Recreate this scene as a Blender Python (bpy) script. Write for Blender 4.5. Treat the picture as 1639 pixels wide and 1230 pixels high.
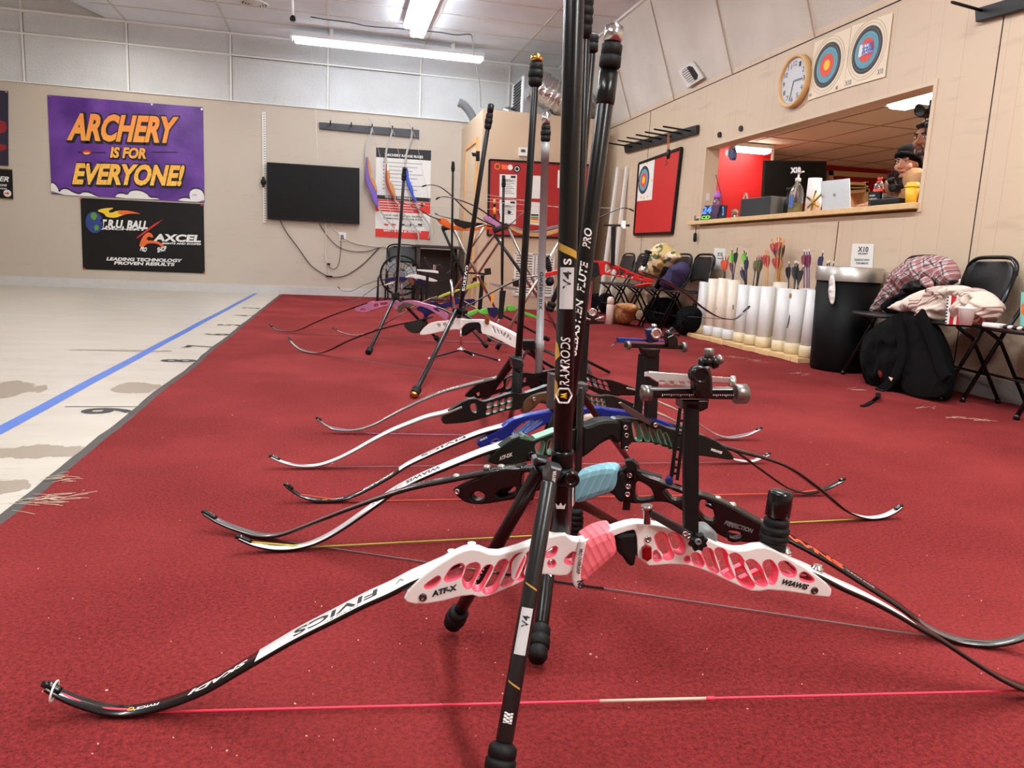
import bpy, bmesh, math, random
from mathutils import Vector, Matrix, noise, geometry
from math import pi, sin, cos, sqrt
random.seed(7)
for o in list(bpy.data.objects): bpy.data.objects.remove(o)
S = bpy.context.scene
COL = S.collection

# ------------------------------------------------------------------ camera
W_, H_, F_ = 1639.0, 1230.0, 1205.0
CX, CY = 819.5, 615.0
CAM = Vector((0, 0, 0.64))
def _n(v): return v.normalized()
_Y = _n(Vector((536 - CX, 402 - CY, F_)))
_X0 = Vector((6000 - CX, 662 - CY, F_))
_X = _n(_X0 - _Y * _X0.dot(_Y))
_Z = _X.cross(_Y)
if _Z.y > 0: _Z = -_Z
R3 = Matrix((_X, _Y, _Z))            # camera (right, down, forward) -> world
cam = bpy.data.cameras.new('camera')
cam.sensor_width = 36.0
cam.lens = F_ * 36.0 / W_
cam.clip_start = 0.02
camo = bpy.data.objects.new('camera', cam); COL.objects.link(camo)
r_, d_, f_ = R3.col[0], R3.col[1], R3.col[2]
mw = Matrix.Identity(4)
for i in range(3):
    mw[i][0] = r_[i]; mw[i][1] = -d_[i]; mw[i][2] = -f_[i]; mw[i][3] = CAM[i]
camo.matrix_world = mw
S.camera = camo

# ------------------------------------------------------------------ world, exposure
w = bpy.data.worlds.new('room_ambient'); S.world = w; w.use_nodes = True
bg = w.node_tree.nodes['Background']
bg.inputs[0].default_value = (1.0, 0.96, 0.92, 1); bg.inputs[1].default_value = 0.35
S.view_settings.view_transform = 'Standard'
S.view_settings.look = 'None'
S.view_settings.gamma = 1
S.view_settings.use_curve_mapping = False
S.view_settings.exposure = 0.16

# fluorescent lamps; those out of view are added to light the room: (x, y, z, length, direction, watts, colour)
COOL = (0.86, 0.97, 1.0); WARM = (1.0, 0.985, 0.93)
LAMPS = [(0.95, 9.55, 3.36, 2.5, 'x', 7, COOL), (1.25, 6.3, 3.36, 2.4, 'y', 50, (.95, .985, 1)),
         (1.25, 2.2, 3.36, 2.4, 'y', 80, (.95, 1, 1)), (-2.4, 5.2, 3.36, 2.4, 'y', 28, WARM),
         (-2.6, 9.4, 3.36, 2.4, 'y', 34, WARM), (1.6, -1.6, 3.36, 2.4, 'y', 95, WARM), (-1.8, 0.4, 3.36, 2.4, 'y', 34, WARM)]
for i, (x, y, z, L, d, wt, c) in enumerate(LAMPS):
    l = bpy.data.lights.new('tube_and_fill_light', 'AREA'); l.shape = 'RECTANGLE'
    l.size, l.size_y = (L, .12) if d == 'x' else (.12, L)
    l.energy = wt; l.color = c
    lo = bpy.data.objects.new('tube_and_fill_light', l); COL.objects.link(lo); lo.location = (x, y, z - .09)
for (x, y, z, sx, sy, wt, c) in [(5.3, 8.9, 2.2, .6, .15, 11, (1, .93, .88)), (4.7, 4.6, 2.22, .9, .15, 40, (1, .9, .8)), (4.35, 7.6, 2.22, .6, .15, 16, (1, .95, .9))]:
    l = bpy.data.lights.new('office_light', 'AREA'); l.shape = 'RECTANGLE'; l.size = sx; l.size_y = sy
    l.energy = wt; l.color = c
    lo = bpy.data.objects.new('office_light', l); COL.objects.link(lo); lo.location = (x, y, z - .05)

# ------------------------------------------------------------------ pixel helpers (rays meet real planes)
def ray(u, v): return R3 @ Vector((u - CX, v - CY, F_))
def at(u, v, x=None, y=None, z=None):
    d = ray(u, v)
    t = (z - CAM.z) / d.z if z is not None else ((y - CAM.y) / d.y if y is not None else (x - CAM.x) / d.x)
    return CAM + d * t
class Plane:
    def __init__(s, o, ex, ez=None):
        s.o = Vector(o); s.ex = Vector(ex).normalized()
        s.ez = Vector(ez).normalized() if ez is not None else Vector((0, 0, 1))
        s.n = s.ex.cross(s.ez).normalized()
        s.ez = s.n.cross(s.ex).normalized()
        if s.n.dot(CAM - s.o) < 0: s.n = -s.n
    def hit(s, u, v, off=0):
        d = ray(u, v); o = s.o + s.n * off
        return CAM + d * ((o - CAM).dot(s.n) / d.dot(s.n))
    def st(s, u, v, off=0):
        p = s.hit(u, v, off) - s.o
        return Vector((p.dot(s.ex), p.dot(s.ez)))
    def w(s, x, y, z=0): return s.o + s.ex * x + s.ez * y + s.n * z
def PX(x): return Plane((x, 0, 0), (0, 1, 0))
def PY(y): return Plane((0, y, 0), (1, 0, 0))
def PZ(z): return Plane((0, 0, z), (1, 0, 0), (0, 1, 0))
def PG(A, B):                          # vertical plane through two floor points given as pixels
    a = at(*A, z=0); b = at(*B, z=0)
    return Plane(a, b - a)

# ------------------------------------------------------------------ materials
def lin(c): return tuple(((x / 255) / 12.92 if x / 255 <= .04045 else ((x / 255 + .055) / 1.055) ** 2.4) for x in c)
MC = {}
def mat(name, rgb, rough=.5, metal=0, var=.06, vs=40, bump=0, bs=200, emit=0, alpha=None, trans=0, coat=0, spec=.5):
    if name in MC: return MC[name]
    m = bpy.data.materials.new(name); m.use_nodes = True; MC[name] = m
    nt = m.node_tree; N = nt.nodes; L = nt.links
    b = N['Principled BSDF']; c = lin(rgb)
    b.inputs['Roughness'].default_value = rough; b.inputs['Metallic'].default_value = metal
    b.inputs['Base Color'].default_value = (*c, 1)
    b.inputs['Specular IOR Level'].default_value = spec
    if coat: b.inputs['Coat Weight'].default_value = coat
    if trans: b.inputs['Transmission Weight'].default_value = trans
    if emit: b.inputs['Emission Color'].default_value = (*c, 1); b.inputs['Emission Strength'].default_value = emit
    tc = N.new('ShaderNodeNewGeometry')
    if var:
        nz = N.new('ShaderNodeTexNoise'); nz.inputs['Scale'].default_value = vs; nz.inputs['Detail'].default_value = 3
        L.new(tc.outputs['Position'], nz.inputs['Vector'])
        mx = N.new('ShaderNodeMix'); mx.data_type = 'RGBA'
        mx.inputs['A'].default_value = (*[x * (1 - var) for x in c], 1)
        mx.inputs['B'].default_value = (*[min(1, x * (1 + var) + .0 ) for x in c], 1)
        L.new(nz.outputs['Fac'], mx.inputs['Factor']); L.new(mx.outputs['Result'], b.inputs['Base Color'])
    if bump:
        nz2 = N.new('ShaderNodeTexNoise'); nz2.inputs['Scale'].default_value = bs; nz2.inputs['Detail'].default_value = 2
        L.new(tc.outputs['Position'], nz2.inputs['Vector'])
        bp = N.new('ShaderNodeBump'); bp.inputs['Strength'].default_value = bump; bp.inputs['Distance'].default_value = .01
        L.new(nz2.outputs['Fac'], bp.inputs['Height']); L.new(bp.outputs['Normal'], b.inputs['Normal'])
    return m
class NT:                              # small node-graph helper
    def __init__(s, m): s.t = m.node_tree; s.N = s.t.nodes; s.L = s.t.links; s.b = s.N['Principled BSDF']
    def pos(s):
        g = s.N.new('ShaderNodeNewGeometry'); x = s.N.new('ShaderNodeSeparateXYZ'); s.L.new(g.outputs['Position'], x.inputs[0])
        return g.outputs['Position'], x.outputs[0], x.outputs[1], x.outputs[2]
    def m(s, op, a, b=None, c=None):
        n = s.N.new('ShaderNodeMath'); n.operation = op
        for i, v in enumerate((a, b, c)):
            if v is None: continue
            if isinstance(v, (int, float)): n.inputs[i].default_value = v
            else: s.L.new(v, n.inputs[i])
        return n.outputs[0]
    def noise(s, vec, sc, det=3, rough=.5):
        n = s.N.new('ShaderNodeTexNoise'); n.inputs['Scale'].default_value = sc; n.inputs['Detail'].default_value = det
        n.inputs['Roughness'].default_value = rough
        s.L.new(vec, n.inputs['Vector']); return n.outputs['Fac']
    def vor(s, vec, sc, feat='DISTANCE_TO_EDGE'):
        n = s.N.new('ShaderNodeTexVoronoi'); n.feature = feat; n.inputs['Scale'].default_value = sc; s.L.new(vec, n.inputs['Vector'])
        return n.outputs['Distance']
    def scale(s, vec, sc):
        n = s.N.new('ShaderNodeMapping'); n.inputs['Scale'].default_value = sc; s.L.new(vec, n.inputs['Vector']); return n.outputs[0]
    def mix(s, f, a, b):
        n = s.N.new('ShaderNodeMix'); n.data_type = 'RGBA'
        for k, v in (('Factor', f), ('A', a), ('B', b)):
            if isinstance(v, (int, float)): n.inputs[k].default_value = v
            elif isinstance(v, tuple): n.inputs[k].default_value = (*v, 1)
            else: s.L.new(v, n.inputs[k])
        return n.outputs['Result']
    def ramp(s, f, lo, hi):
        n = s.N.new('ShaderNodeMapRange'); n.inputs['From Min'].default_value = lo; n.inputs['From Max'].default_value = hi
        s.L.new(f, n.inputs['Value']); return n.outputs[0]
    def col(s, c): s.L.new(c, s.b.inputs['Base Color'])
    def bump(s, h, st=.3, d=.01):
        b = s.N.new('ShaderNodeBump'); b.inputs['Strength'].default_value = st; b.inputs['Distance'].default_value = d
        s.L.new(h, b.inputs['Height']); s.L.new(b.outputs['Normal'], s.b.inputs['Normal'])

# ------------------------------------------------------------------ mesh building
def rootloc(p):
    v = Vector((0, 0, 0))
    while p: v += p.location; p = p.parent
    return v
def _rot(a, ax='Z'): return Matrix.Rotation(a, 3, ax)
class MB:
    def each(s, name, mats, parent=None, fn=None):
        par = list(range(len(s.v)))
        def fd(i):
            while par[i] != i: par[i] = par[par[i]]; i = par[i]
            return i
        for f in s.f:
            a = fd(f[0])
            for j in f[1:]: par[fd(j)] = a
        G = {}
        for k, f in enumerate(s.f): G.setdefault(fd(f[0]), []).append(k)
        out = []
        for ks in G.values():
            mp = {}; m = MB()
            for k in ks:
                g = []
                for i in s.f[k]:
                    if i not in mp: mp[i] = len(m.v); m.v.append(s.v[i])
                    g.append(mp[i])
                m.f.append(g); m.m.append(s.m[k]); m.s.append(s.s[k])
            used = sorted(set(m.m))
            if isinstance(mats, (list, tuple)): ms = [mats[i] for i in used]
            else: ms = [mats]
            m.m = [used.index(i) for i in m.m]
            out.append(m.build(name, ms, parent))
        return out
    def __init__(s): s.v = []; s.f = []; s.m = []; s.s = []
    def add(s, vs, fs, mi=0, sm=False):
        k = len(s.v); s.v += [Vector(p) for p in vs]
        for f in fs: s.f.append([i + k for i in f]); s.m.append(mi); s.s.append(sm)
        return s
    def box(s, c, size, R=None, mi=0, bev=0):
        hx, hy, hz = [q / 2 for q in size]; R = R or Matrix.Identity(3); c = Vector(c)
        if bev:
            bm = bmesh.new(); bmesh.ops.create_cube(bm, size=1)
            for v in bm.verts: v.co = Vector((v.co.x * size[0], v.co.y * size[1], v.co.z * size[2]))
            bmesh.ops.bevel(bm, geom=list(bm.edges), offset=bev, segments=2, affect='EDGES', profile=.5)
            bm.verts.index_update()
            s.add([c + R @ v.co for v in bm.verts], [[v.index for v in f.verts] for f in bm.faces], mi, False); bm.free(); return s
        P = [c + R @ Vector((x * hx, y * hy, z * hz)) for x in (-1, 1) for y in (-1, 1) for z in (-1, 1)]
        return s.add(P, [(0, 1, 3, 2), (4, 6, 7, 5), (0, 4, 5, 1), (2, 3, 7, 6), (0, 2, 6, 4), (1, 5, 7, 3)], mi)
    def beam(s, p, q, w, h, up=(0, 0, 1), mi=0, bev=0):
        p = Vector(p); q = Vector(q); d = (q - p); L = d.length; d.normalize()
        a = Vector(up).cross(d)
        if a.length < 1e-4: a = Vector((1, 0, 0)).cross(d)
        a.normalize(); b = d.cross(a)
        R = Matrix((d, a, b)).transposed()
        return s.box((p + q) / 2, (L, w, h), R, mi, bev)
    def tube(s, pts, r, seg=10, mi=0, cap=True, sm=True):
        pts = [Vector(p) for p in pts]; n = len(pts)
        rs = r if isinstance(r, (list, tuple)) else [r] * n
        T = []
        for i in range(n):
            a = pts[max(0, i - 1)]; b = pts[min(n - 1, i + 1)]
            t = (b - a); T.append(t.normalized() if t.length > 1e-9 else (T[-1] if T else Vector((0, 0, 1))))
        u = T[0].orthogonal().normalized(); V = []
        for i in range(n):
            if i: 
                u = u - T[i] * u.dot(T[i])
                u = u.normalized() if u.length > 1e-6 else T[i].orthogonal().normalized()
            w2 = T[i].cross(u)
            for k in range(seg):
                a = 2 * pi * k / seg; V.append(pts[i] + (u * cos(a) + w2 * sin(a)) * rs[i])
        F = [[i * seg + k, i * seg + (k + 1) % seg, (i + 1) * seg + (k + 1) % seg, (i + 1) * seg + k] for i in range(n - 1) for k in range(seg)]
        s.add(V, F, mi, sm)
        if cap:
            k0 = len(s.v) - n * seg
            s.f.append([k0 + k for k in range(seg)][::-1]); s.m.append(mi); s.s.append(False)
            s.f.append([k0 + (n - 1) * seg + k for k in range(seg)]); s.m.append(mi); s.s.append(False)
        return s
    def prof(s, p, q, pr, seg=16, mi=0, cap=True):      # turned profile along p->q: [(distance, radius)]
        p = Vector(p); d = (Vector(q) - p).normalized(); u = d.orthogonal().normalized(); w2 = d.cross(u); n = len(pr)
        V = [p + d * a + (u * cos(2 * pi * k / seg) + w2 * sin(2 * pi * k / seg)) * b for a, b in pr for k in range(seg)]
        F = [[i * seg + k, i * seg + (k + 1) % seg, (i + 1) * seg + (k + 1) % seg, (i + 1) * seg + k] for i in range(n - 1) for k in range(seg)]
        s.add(V, F, mi, True); k0 = len(s.v) - n * seg
        if cap:
            s.f.append([k0 + k for k in range(seg)][::-1]); s.m.append(mi); s.s.append(False)
            s.f.append([k0 + (n - 1) * seg + k for k in range(seg)]); s.m.append(mi); s.s.append(False)
        return s
    def ball(s, c, r, mi=0, seg=14, R=None):
        c = Vector(c); r = (r, r, r) if isinstance(r, (int, float)) else r; R = R or Matrix.Identity(3)
        n = seg; m = max(6, seg // 2); V = [c + R @ Vector((0, 0, -r[2]))]
        for i in range(1, m):
            t = -pi / 2 + pi * i / m
            for k in range(n): a = 2 * pi * k / n; V.append(c + R @ Vector((r[0] * cos(t) * cos(a), r[1] * cos(t) * sin(a), r[2] * sin(t))))
        V.append(c + R @ Vector((0, 0, r[2])))
        F = [[0, 1 + (k + 1) % n, 1 + k] for k in range(n)]
        for i in range(m - 2): F += [[1 + i * n + k, 1 + i * n + (k + 1) % n, 1 + (i + 1) * n + (k + 1) % n, 1 + (i + 1) * n + k] for k in range(n)]
        F += [[len(V) - 1, 1 + (m - 2) * n + k, 1 + (m - 2) * n + (k + 1) % n] for k in range(n)]
        return s.add(V, F, mi, True)
    def build(s, name, mats, parent=None):
        if not isinstance(mats, (list, tuple)): mats = [mats]
        me = bpy.data.meshes.new(name)
        off = rootloc(parent) if parent else None
        if off is None:
            lo = Vector([min(p[i] for p in s.v) for i in range(3)]); hi = Vector([max(p[i] for p in s.v) for i in range(3)])
            off = Vector(((lo.x + hi.x) / 2, (lo.y + hi.y) / 2, lo.z))
        me.from_pydata([p - off for p in s.v], [], s.f)
        for m in mats: me.materials.append(m)
        me.polygons.foreach_set('material_index', s.m); me.polygons.foreach_set('use_smooth', s.s)
        me.validate(); me.update()
        o = bpy.data.objects.new(name, me); COL.objects.link(o)
        if parent: o.parent = parent
        else: o.location = off
        return o
def empty(name, loc, label=None, cat=None, group=None):
    o = bpy.data.objects.new(name, None); COL.objects.link(o); o.location = loc; o.empty_display_size = .05
    return tag(o, label, cat, group)
def tag(o, label=None, cat=None, group=None, kind=None):
    if label: o['label'] = label
    if cat: o['category'] = cat
    if group: o['group'] = group
    if kind: o['kind'] = kind
    return o
def copytree(o, loc=None, parent=None, label=None):
    c = o.copy(); COL.objects.link(c); c.parent = parent
    for ch in [x for x in o.children]: copytree(ch, None, c)
    if loc is not None: c.location = loc
    if label: c['label'] = label
    return c
def struct(o): o['kind'] = 'structure'; return o
def chaikin(P, n=1, r=.25):
    for _ in range(n):
        Q = []
        for i in range(len(P)):
            a, b = P[i], P[(i + 1) % len(P)]
            Q += [a.lerp(b, r), a.lerp(b, 1 - r)]
        P = Q
    return P
def area(P): return sum(P[i].x * P[(i + 1) % len(P)].y - P[(i + 1) % len(P)].x * P[i].y for i in range(len(P))) / 2
def inset(P, d):                       # offset to the left of travel (inside for ccw)
    n = len(P); Q = []
    for i in range(n):
        a = (P[i] - P[i - 1]); b = (P[(i + 1) % n] - P[i])
        a = a.normalized() if a.length > 1e-9 else Vector((1, 0)); b = b.normalized() if b.length > 1e-9 else a
        m = Vector((-a.y, a.x)) + Vector((-b.y, b.x))
        if m.length < .3: m = Vector((-a.y, a.x))
        Q.append(P[i] + m.normalized() * d)
    return Q
GROW = [0]
def grow(P, d):
    return inset(P, -d if area(P) > 0 else d) if d else P
def plate(mb, pl, outer, holes=(), th=.03, z0=None, bev=.002, rnd=1, hrnd=1, mi=0, hmi=None, steps=2):
    """solid plate in plane pl from 2-D loops; z0 = centre depth along the normal"""
    z0 = 0 if z0 is None else z0
    loops = [(chaikin([Vector(p) for p in outer], rnd), mi)] + [(grow(chaikin([Vector(p) for p in h], hrnd, .2), GROW[0]), mi if hmi is None else hmi) for h in holes]
    LL = []
    for i, (P, m) in enumerate(loops):
        a = area(P)
        if (i == 0) != (a > 0): P = P[::-1]
        LL.append((P, m))
    flip = pl.ex.cross(pl.ez).dot(pl.n) < 0
    rings = []
    st = steps if bev > 0 else 0
    for k in range(st + 1):
        a = pi / 2 * k / st if st else pi / 2
        rings.append((bev * (1 - sin(a)), th / 2 - bev * (1 - cos(a))) if st else (0, th / 2))
    rings = rings + [(i, -z) for i, z in rings[::-1]]
    capf, capb = [], []; base = len(mb.v); cur = 0
    V = []; F = []; FM = []
    for P, m in LL:
        n = len(P); idx = []
        for ins, z in rings:
            Q = inset(P, ins) if ins > 1e-7 else P
            idx.append(len(V)); V += [pl.w(q.x, q.y, z0 + z) for q in Q]
        for a, b in zip(idx[:-1], idx[1:]):
            for k in range(n):
                F.append([a + k, b + k, b + (k + 1) % n, a + (k + 1) % n]); FM.append(m)
        capf.append((inset(P, rings[0][0]), idx[0])); capb.append(idx[-1])
    tri = geometry.tessellate_polygon([[Vector((q.x, q.y, 0)) for q in P] for P, _ in capf])
    mp = []; mpb = []
    for (P, i0), ib in zip(capf, capb):
        mp += [i0 + k for k in range(len(P))]; mpb += [ib + k for k in range(len(P))]
    for t in tri:
        a, b, c = [mp[i] for i in t]; va, vb, vc = V[a], V[b], V[c]
        nn = (vb - va).cross(vc - va)
        if nn.length < 1e-14: continue
        if nn.dot(pl.n) < 0: a, c = c, a
        F.append([a, b, c]); FM.append(mi)
        a, b, c = [mpb[i] for i in t]
        if (V[b] - V[a]).cross(V[c] - V[a]).dot(pl.n) > 0: a, c = c, a
        F.append([a, b, c]); FM.append(mi)
    k = len(mb.v); mb.v += V
    for f, m in zip(F, FM):
        mb.f.append([i + k for i in (f[::-1] if flip and len(f) == 4 else f)]); mb.m.append(m); mb.s.append(False)
    return mb
def ppx(pl, px, off=0): return [pl.st(u, v, off) for u, v in px]
def flat(name, pl, px, th, m, parent=None, holes=(), off=0, bev=.002, rnd=1, hrnd=1, hm=None, front=True):
    """plate whose FRONT face outline is traced on the plane at offset off"""
    mb = MB(); ms = [m] + ([hm] if hm else [])
    plate(mb, pl, ppx(pl, px, off), [ppx(pl, h, off) for h in holes], th, off - th / 2, bev, rnd, hrnd, 0, 1 if hm else None)
    return mb.build(name, ms, parent)
def spline(P, k=6):
    Q = []; n = len(P)
    for i in range(n - 1):
        a = P[max(0, i - 1)]; b = P[i]; c = P[i + 1]; d = P[min(n - 1, i + 2)]
        for j in range(k):
            t = j / k
            Q.append(.5 * ((2 * b) + (c - a) * t + (2 * a - 5 * b + 4 * c - d) * t * t + (3 * b - a - 3 * c + d) * t ** 3))
    Q.append(P[-1]); return Q
# ------------------------------------------------------------------ lettering
TC = {}
def glyphs(s, bold=0.0, shear=0.0):
    key = (s, bold, shear)
    if key in TC: return TC[key]
    cu = bpy.data.curves.new('t', 'FONT'); cu.body = s; cu.size = 1; cu.offset = bold; cu.shear = shear; cu.resolution_u = 3
    ob = bpy.data.objects.new('t', cu); COL.objects.link(ob)
    me = bpy.data.meshes.new_from_object(ob)
    V = [(v.co.x, v.co.y) for v in me.vertices]; F = [list(p.vertices) for p in me.polygons]
    bpy.data.objects.remove(ob); bpy.data.meshes.remove(me)
    if V:
        x0 = min(v[0] for v in V); x1 = max(v[0] for v in V); y1 = max(v[1] for v in V); y0 = 0 
        V = [((x - x0) / (x1 - x0), y / .729) for x, y in V]
    TC[key] = (V, F); return TC[key]
def text(mb, s, fn, mi=0, bold=0.0, shear=0.0):
    """fn(x 0..1 along, y 0..1 cap height) -> world point"""
    V, F = glyphs(s, bold, shear)
    P = [fn(x, y) for x, y in V]; G = []
    return mb.add(P, F, mi)
def text_px(mb, s, pl, p0, p1, ht, off=.0008, mi=0, bold=0.0, shear=0.0):
    """baseline from pixel p0 to p1 on the plane, cap height ht metres (or a pixel for the top-left corner)"""
    a = pl.st(*p0, off); b = pl.st(*p1, off); d = b - a
    if isinstance(ht, tuple): up = pl.st(*ht, off) - a
    else: up = Vector((-d.y, d.x)).normalized() * ht * (1 if pl.ex.cross(pl.ez).dot(pl.n) > 0 else -1)
    return text(mb, s, lambda x, y: pl.w(*(a + d * x + up * y), off), mi, bold, shear)
def text_rod(mb, s, P, Q, r, d0, d1, ht, mi=0, bold=0.02, shear=0, flipx=False, turn=0.0):
    P = Vector(P); ax = (Vector(Q) - P).normalized()
    fr = (CAM - P); fr = (fr - ax * fr.dot(ax)).normalized(); side = ax.cross(fr)
    if turn: fr = Matrix.Rotation(turn, 3, ax) @ fr; side = ax.cross(fr)
    def fn(x, y):
        a = (y - .5) * ht / r
        if (d1 < d0) != flipx: a = -a
        return P + ax * (d0 + (d1 - d0) * x) - (side * sin(a) - fr * cos(a)) * (r + .0006)
    return text(mb, s, fn, mi, bold, shear)
# ------------------------------------------------------------------ cushions of cloth from an outline
def puff(name, pl, px, depth, m, parent=None, off=0, back=.7, step=None, fold=.01, fs=12, R=None, rnd=2, seed=0, extra=None):
    P = chaikin(ppx(pl, px, off), rnd)
    if area(P) < 0: P = P[::-1]
    xs = [p.x for p in P]; ys = [p.y for p in P]; W = max(xs) - min(xs); H = max(ys) - min(ys)
    step = step or min(W, H) / 30; R = R or min(W, H) / 2.2
    # resample the edge
    E = []
    for i in range(len(P)):
        a, b = P[i], P[(i + 1) % len(P)]; n = max(1, int((b - a).length / step))
        E += [a.lerp(b, k / n) for k in range(n)]
    def dist(q):
        best = 9
        for i in range(len(P)):
            a, b = P[i], P[(i + 1) % len(P)]; ab = b - a; l2 = ab.length_squared
            t = max(0, min(1, (q - a).dot(ab) / l2)) if l2 > 0 else 0
            best = min(best, (q - a - ab * t).length)
        return best
    def inside(q):
        c = False
        for i in range(len(P)):
            a, b = P[i], P[(i + 1) % len(P)]
            if (a.y > q.y) != (b.y > q.y) and q.x < (b.x - a.x) * (q.y - a.y) / (b.y - a.y) + a.x: c = not c
        return c
    pts = list(E); rr = random.Random(seed)
    for d0 in (.25, .6): pts += [q for q in inset(E, step * d0) if inside(q)]
    y = min(ys)
    while y < max(ys):
        x = min(xs) + (step / 2 if int((y - min(ys)) / step) % 2 else 0)
        while x < max(xs):
            q = Vector((x + rr.uniform(-.15, .15) * step, y + rr.uniform(-.15, .15) * step))
            if inside(q) and dist(q) > step * .85: pts.append(q)
            x += step
        y += step
    n = len(E)
    vo, ed, fo, *_ = geometry.delaunay_2d_cdt(pts, [(i, (i + 1) % n) for i in range(n)], [], 0, 1e-6)
    F = []
    for f in fo:
        c = sum((vo[i] for i in f), Vector((0, 0))) / len(f)
        if inside(c): F.append(list(f))
    mb = MB(); hs = []
    for q in vo:
        d = min(1, dist(q) / R); h = sqrt(max(0, 1 - (1 - d) ** 2)); hs.append(h)
    def nz(q, k):
        a = Vector((q.x * fs, q.y * fs * .7, seed + k)); a += Vector((noise.noise(a * .9 + Vector((7, 0, 0))), noise.noise(a * .9 + Vector((0, 9, 0))), 0)) * .9
        return (1 - 3.2 * abs(noise.noise(a))) + .45 * (1 - 3 * abs(noise.noise(a * 2.2 + Vector((3, 1, 0))))) - .4
    V1 = [pl.w(q.x, q.y, off - depth * back / (1 + back) * 0 + (depth * h + fold * .75 * nz(q, 0) * min(1, h * 1.4))) for q, h in zip(vo, hs)]
    V2 = [pl.w(q.x, q.y, off - (depth * back * h) + .3 * fold * nz(q, 9) * h) for q, h in zip(vo, hs)]
    mb.add(V1, F, 0, True); mb.add(V2, [f[::-1] for f in F], 0, True)
    o = mb.build(name, m, parent)
    bm = bmesh.new(); bm.from_mesh(o.data); bmesh.ops.remove_doubles(bm, verts=bm.verts, dist=1e-5)
    bmesh.ops.recalc_face_normals(bm, faces=bm.faces); bm.to_mesh(o.data); bm.free()
    return o
# ================================================================== THE ROOM
WB, WR, ZC, ZS, XF = 11.262, 3.576, 3.46, 2.57, 3.2
YB, XL = -4.5, -6.6
m_beige = mat('wall_paint', (203, 186, 166), .6, var=.0)
g = NT(m_beige); P, px_, py_, pz_ = g.pos()
n1 = g.noise(P, .9, 4); n2 = g.ramp(g.noise(g.scale(P, (1, 1, 5)), 3.2, 6), .6, .78)
c = g.mix(n1, lin((190, 177, 162)), lin((206, 194, 178)))
c = g.mix(g.m('MULTIPLY', n2, .22), c, lin((140, 124, 110)))
g.col(c); g.bump(g.noise(P, 60, 2), .08)
m_panel = mat('panelling', (214, 190, 160), .5, var=0)
g = NT(m_panel); P, px_, py_, pz_ = g.pos()
fr = g.m('FRACT', g.m('DIVIDE', py_, .305)); f2 = g.m('FRACT', g.m('DIVIDE', g.m('ADD', py_, .11), .61))
gr = g.m('MAXIMUM', g.m('LESS_THAN', fr, .012), g.m('LESS_THAN', f2, .006))
c = g.mix(g.noise(P, 1.1, 4), lin((203, 180, 153)), lin((215, 193, 166)))
sc = g.m('MULTIPLY', g.ramp(g.noise(g.scale(P, (1, 1, 6)), 2.2, 6), .58, .75), .25)
c = g.mix(sc, c, lin((140, 118, 98)))
c = g.mix(g.m('MULTIPLY', gr, .3), c, lin((125, 100, 80)))
g.col(c); g.bump(g.m('SUBTRACT', 1, gr), .25, .004)
m_closet = mat('closet_paint', (204, 178, 150), .6, var=.03, vs=2)
m_tile = mat('ceiling_tile', (214, 212, 206), .85, var=0)
g = NT(m_tile); P, *_ = g.pos()
v = g.vor(P, 26); n = g.noise(P, 55, 3)
g.col(g.mix(g.ramp(g.noise(P, 1.2, 3), .35, .7), lin((208, 209, 208)), lin((224, 225, 226))))
g.bump(g.m('ADD', g.ramp(v, 0, .12), n), .5, .006)
m_ctile = mat('flat_ceiling_tile', (206, 202, 198), .85, var=0)
g = NT(m_ctile); P, *_ = g.pos()
g.col(g.mix(g.ramp(g.noise(P, 1.7, 5), .35, .7), lin((222, 228, 236)), lin((238, 243, 250))))
g.bump(g.noise(P, 70, 3), .35, .004)
m_slope = mat('sloped_ceiling', (206, 190, 172), .85, var=0)
g = NT(m_slope); P, *_ = g.pos()
g.col(g.mix(g.ramp(g.noise(P, 2, 5), .35, .7), lin((214, 206, 194)), lin((228, 221, 210))))
g.bump(g.ramp(g.vor(P, 30), 0, .12), .4, .004)
m_tbar = mat('grid_white', (238, 237, 234), .45, var=.03)
m_dark = mat('dark_gap', (40, 32, 28), .8)
m_base = mat('baseboard_paint', (205, 203, 200), .45, var=.1, vs=14)
m_office = mat('office_paint', (232, 206, 178), .7)
m_conc = mat('painted_concrete', (215, 203, 186), .35, var=0)
g = NT(m_conc); P, px_, py_, pz_ = g.pos()
big = g.noise(g.scale(P, (.5, .22, 1)), 3.3, 8, .62); near = g.ramp(py_, 5.0, 1.8)
spots = None
for u_, v_, rx_, ry_ in ((62, 722, .13, .10), (18, 778, .12, .07), (212, 620, .07, .12), (8, 622, .2, .25), (170, 560, .3, .05)):
    q_ = at(u_, v_, z=0); dx_ = g.m('DIVIDE', g.m('ADD', px_, -q_.x), rx_); dy_ = g.m('DIVIDE', g.m('ADD', py_, -q_.y), ry_)
    s_ = g.m('MULTIPLY', g.m('MAXIMUM', g.m('SUBTRACT', 1.6, g.m('SQRT', g.m('ADD', g.m('MULTIPLY', dx_, dx_), g.m('MULTIPLY', dy_, dy_)))), 0), .17)
    spots = s_ if spots is None else g.m('MAXIMUM', spots, s_)
fine = g.noise(g.scale(P, (1, .6, 1)), 14, 6, .6)
wear = g.ramp(g.m('ADD', g.m('ADD', g.m('ADD', g.m('MULTIPLY', big, .8), g.m('MULTIPLY', fine, .2)), g.m('MULTIPLY', near, .06)), spots), .645, .652)
c = g.mix(g.noise(g.scale(P, (1, 3, 1)), 2.2, 5), lin((182, 172, 158)), lin((204, 198, 187)))
c = g.mix(g.ramp(g.noise(g.scale(P, (1, 5, 1)), 5, 6), .62, .7), c, lin((176, 162, 144)))
c = g.mix(wear, c, lin((150, 136, 120)))
g.col(c); g.bump(g.m('SUBTRACT', 1, wear), .4, .004)
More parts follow.
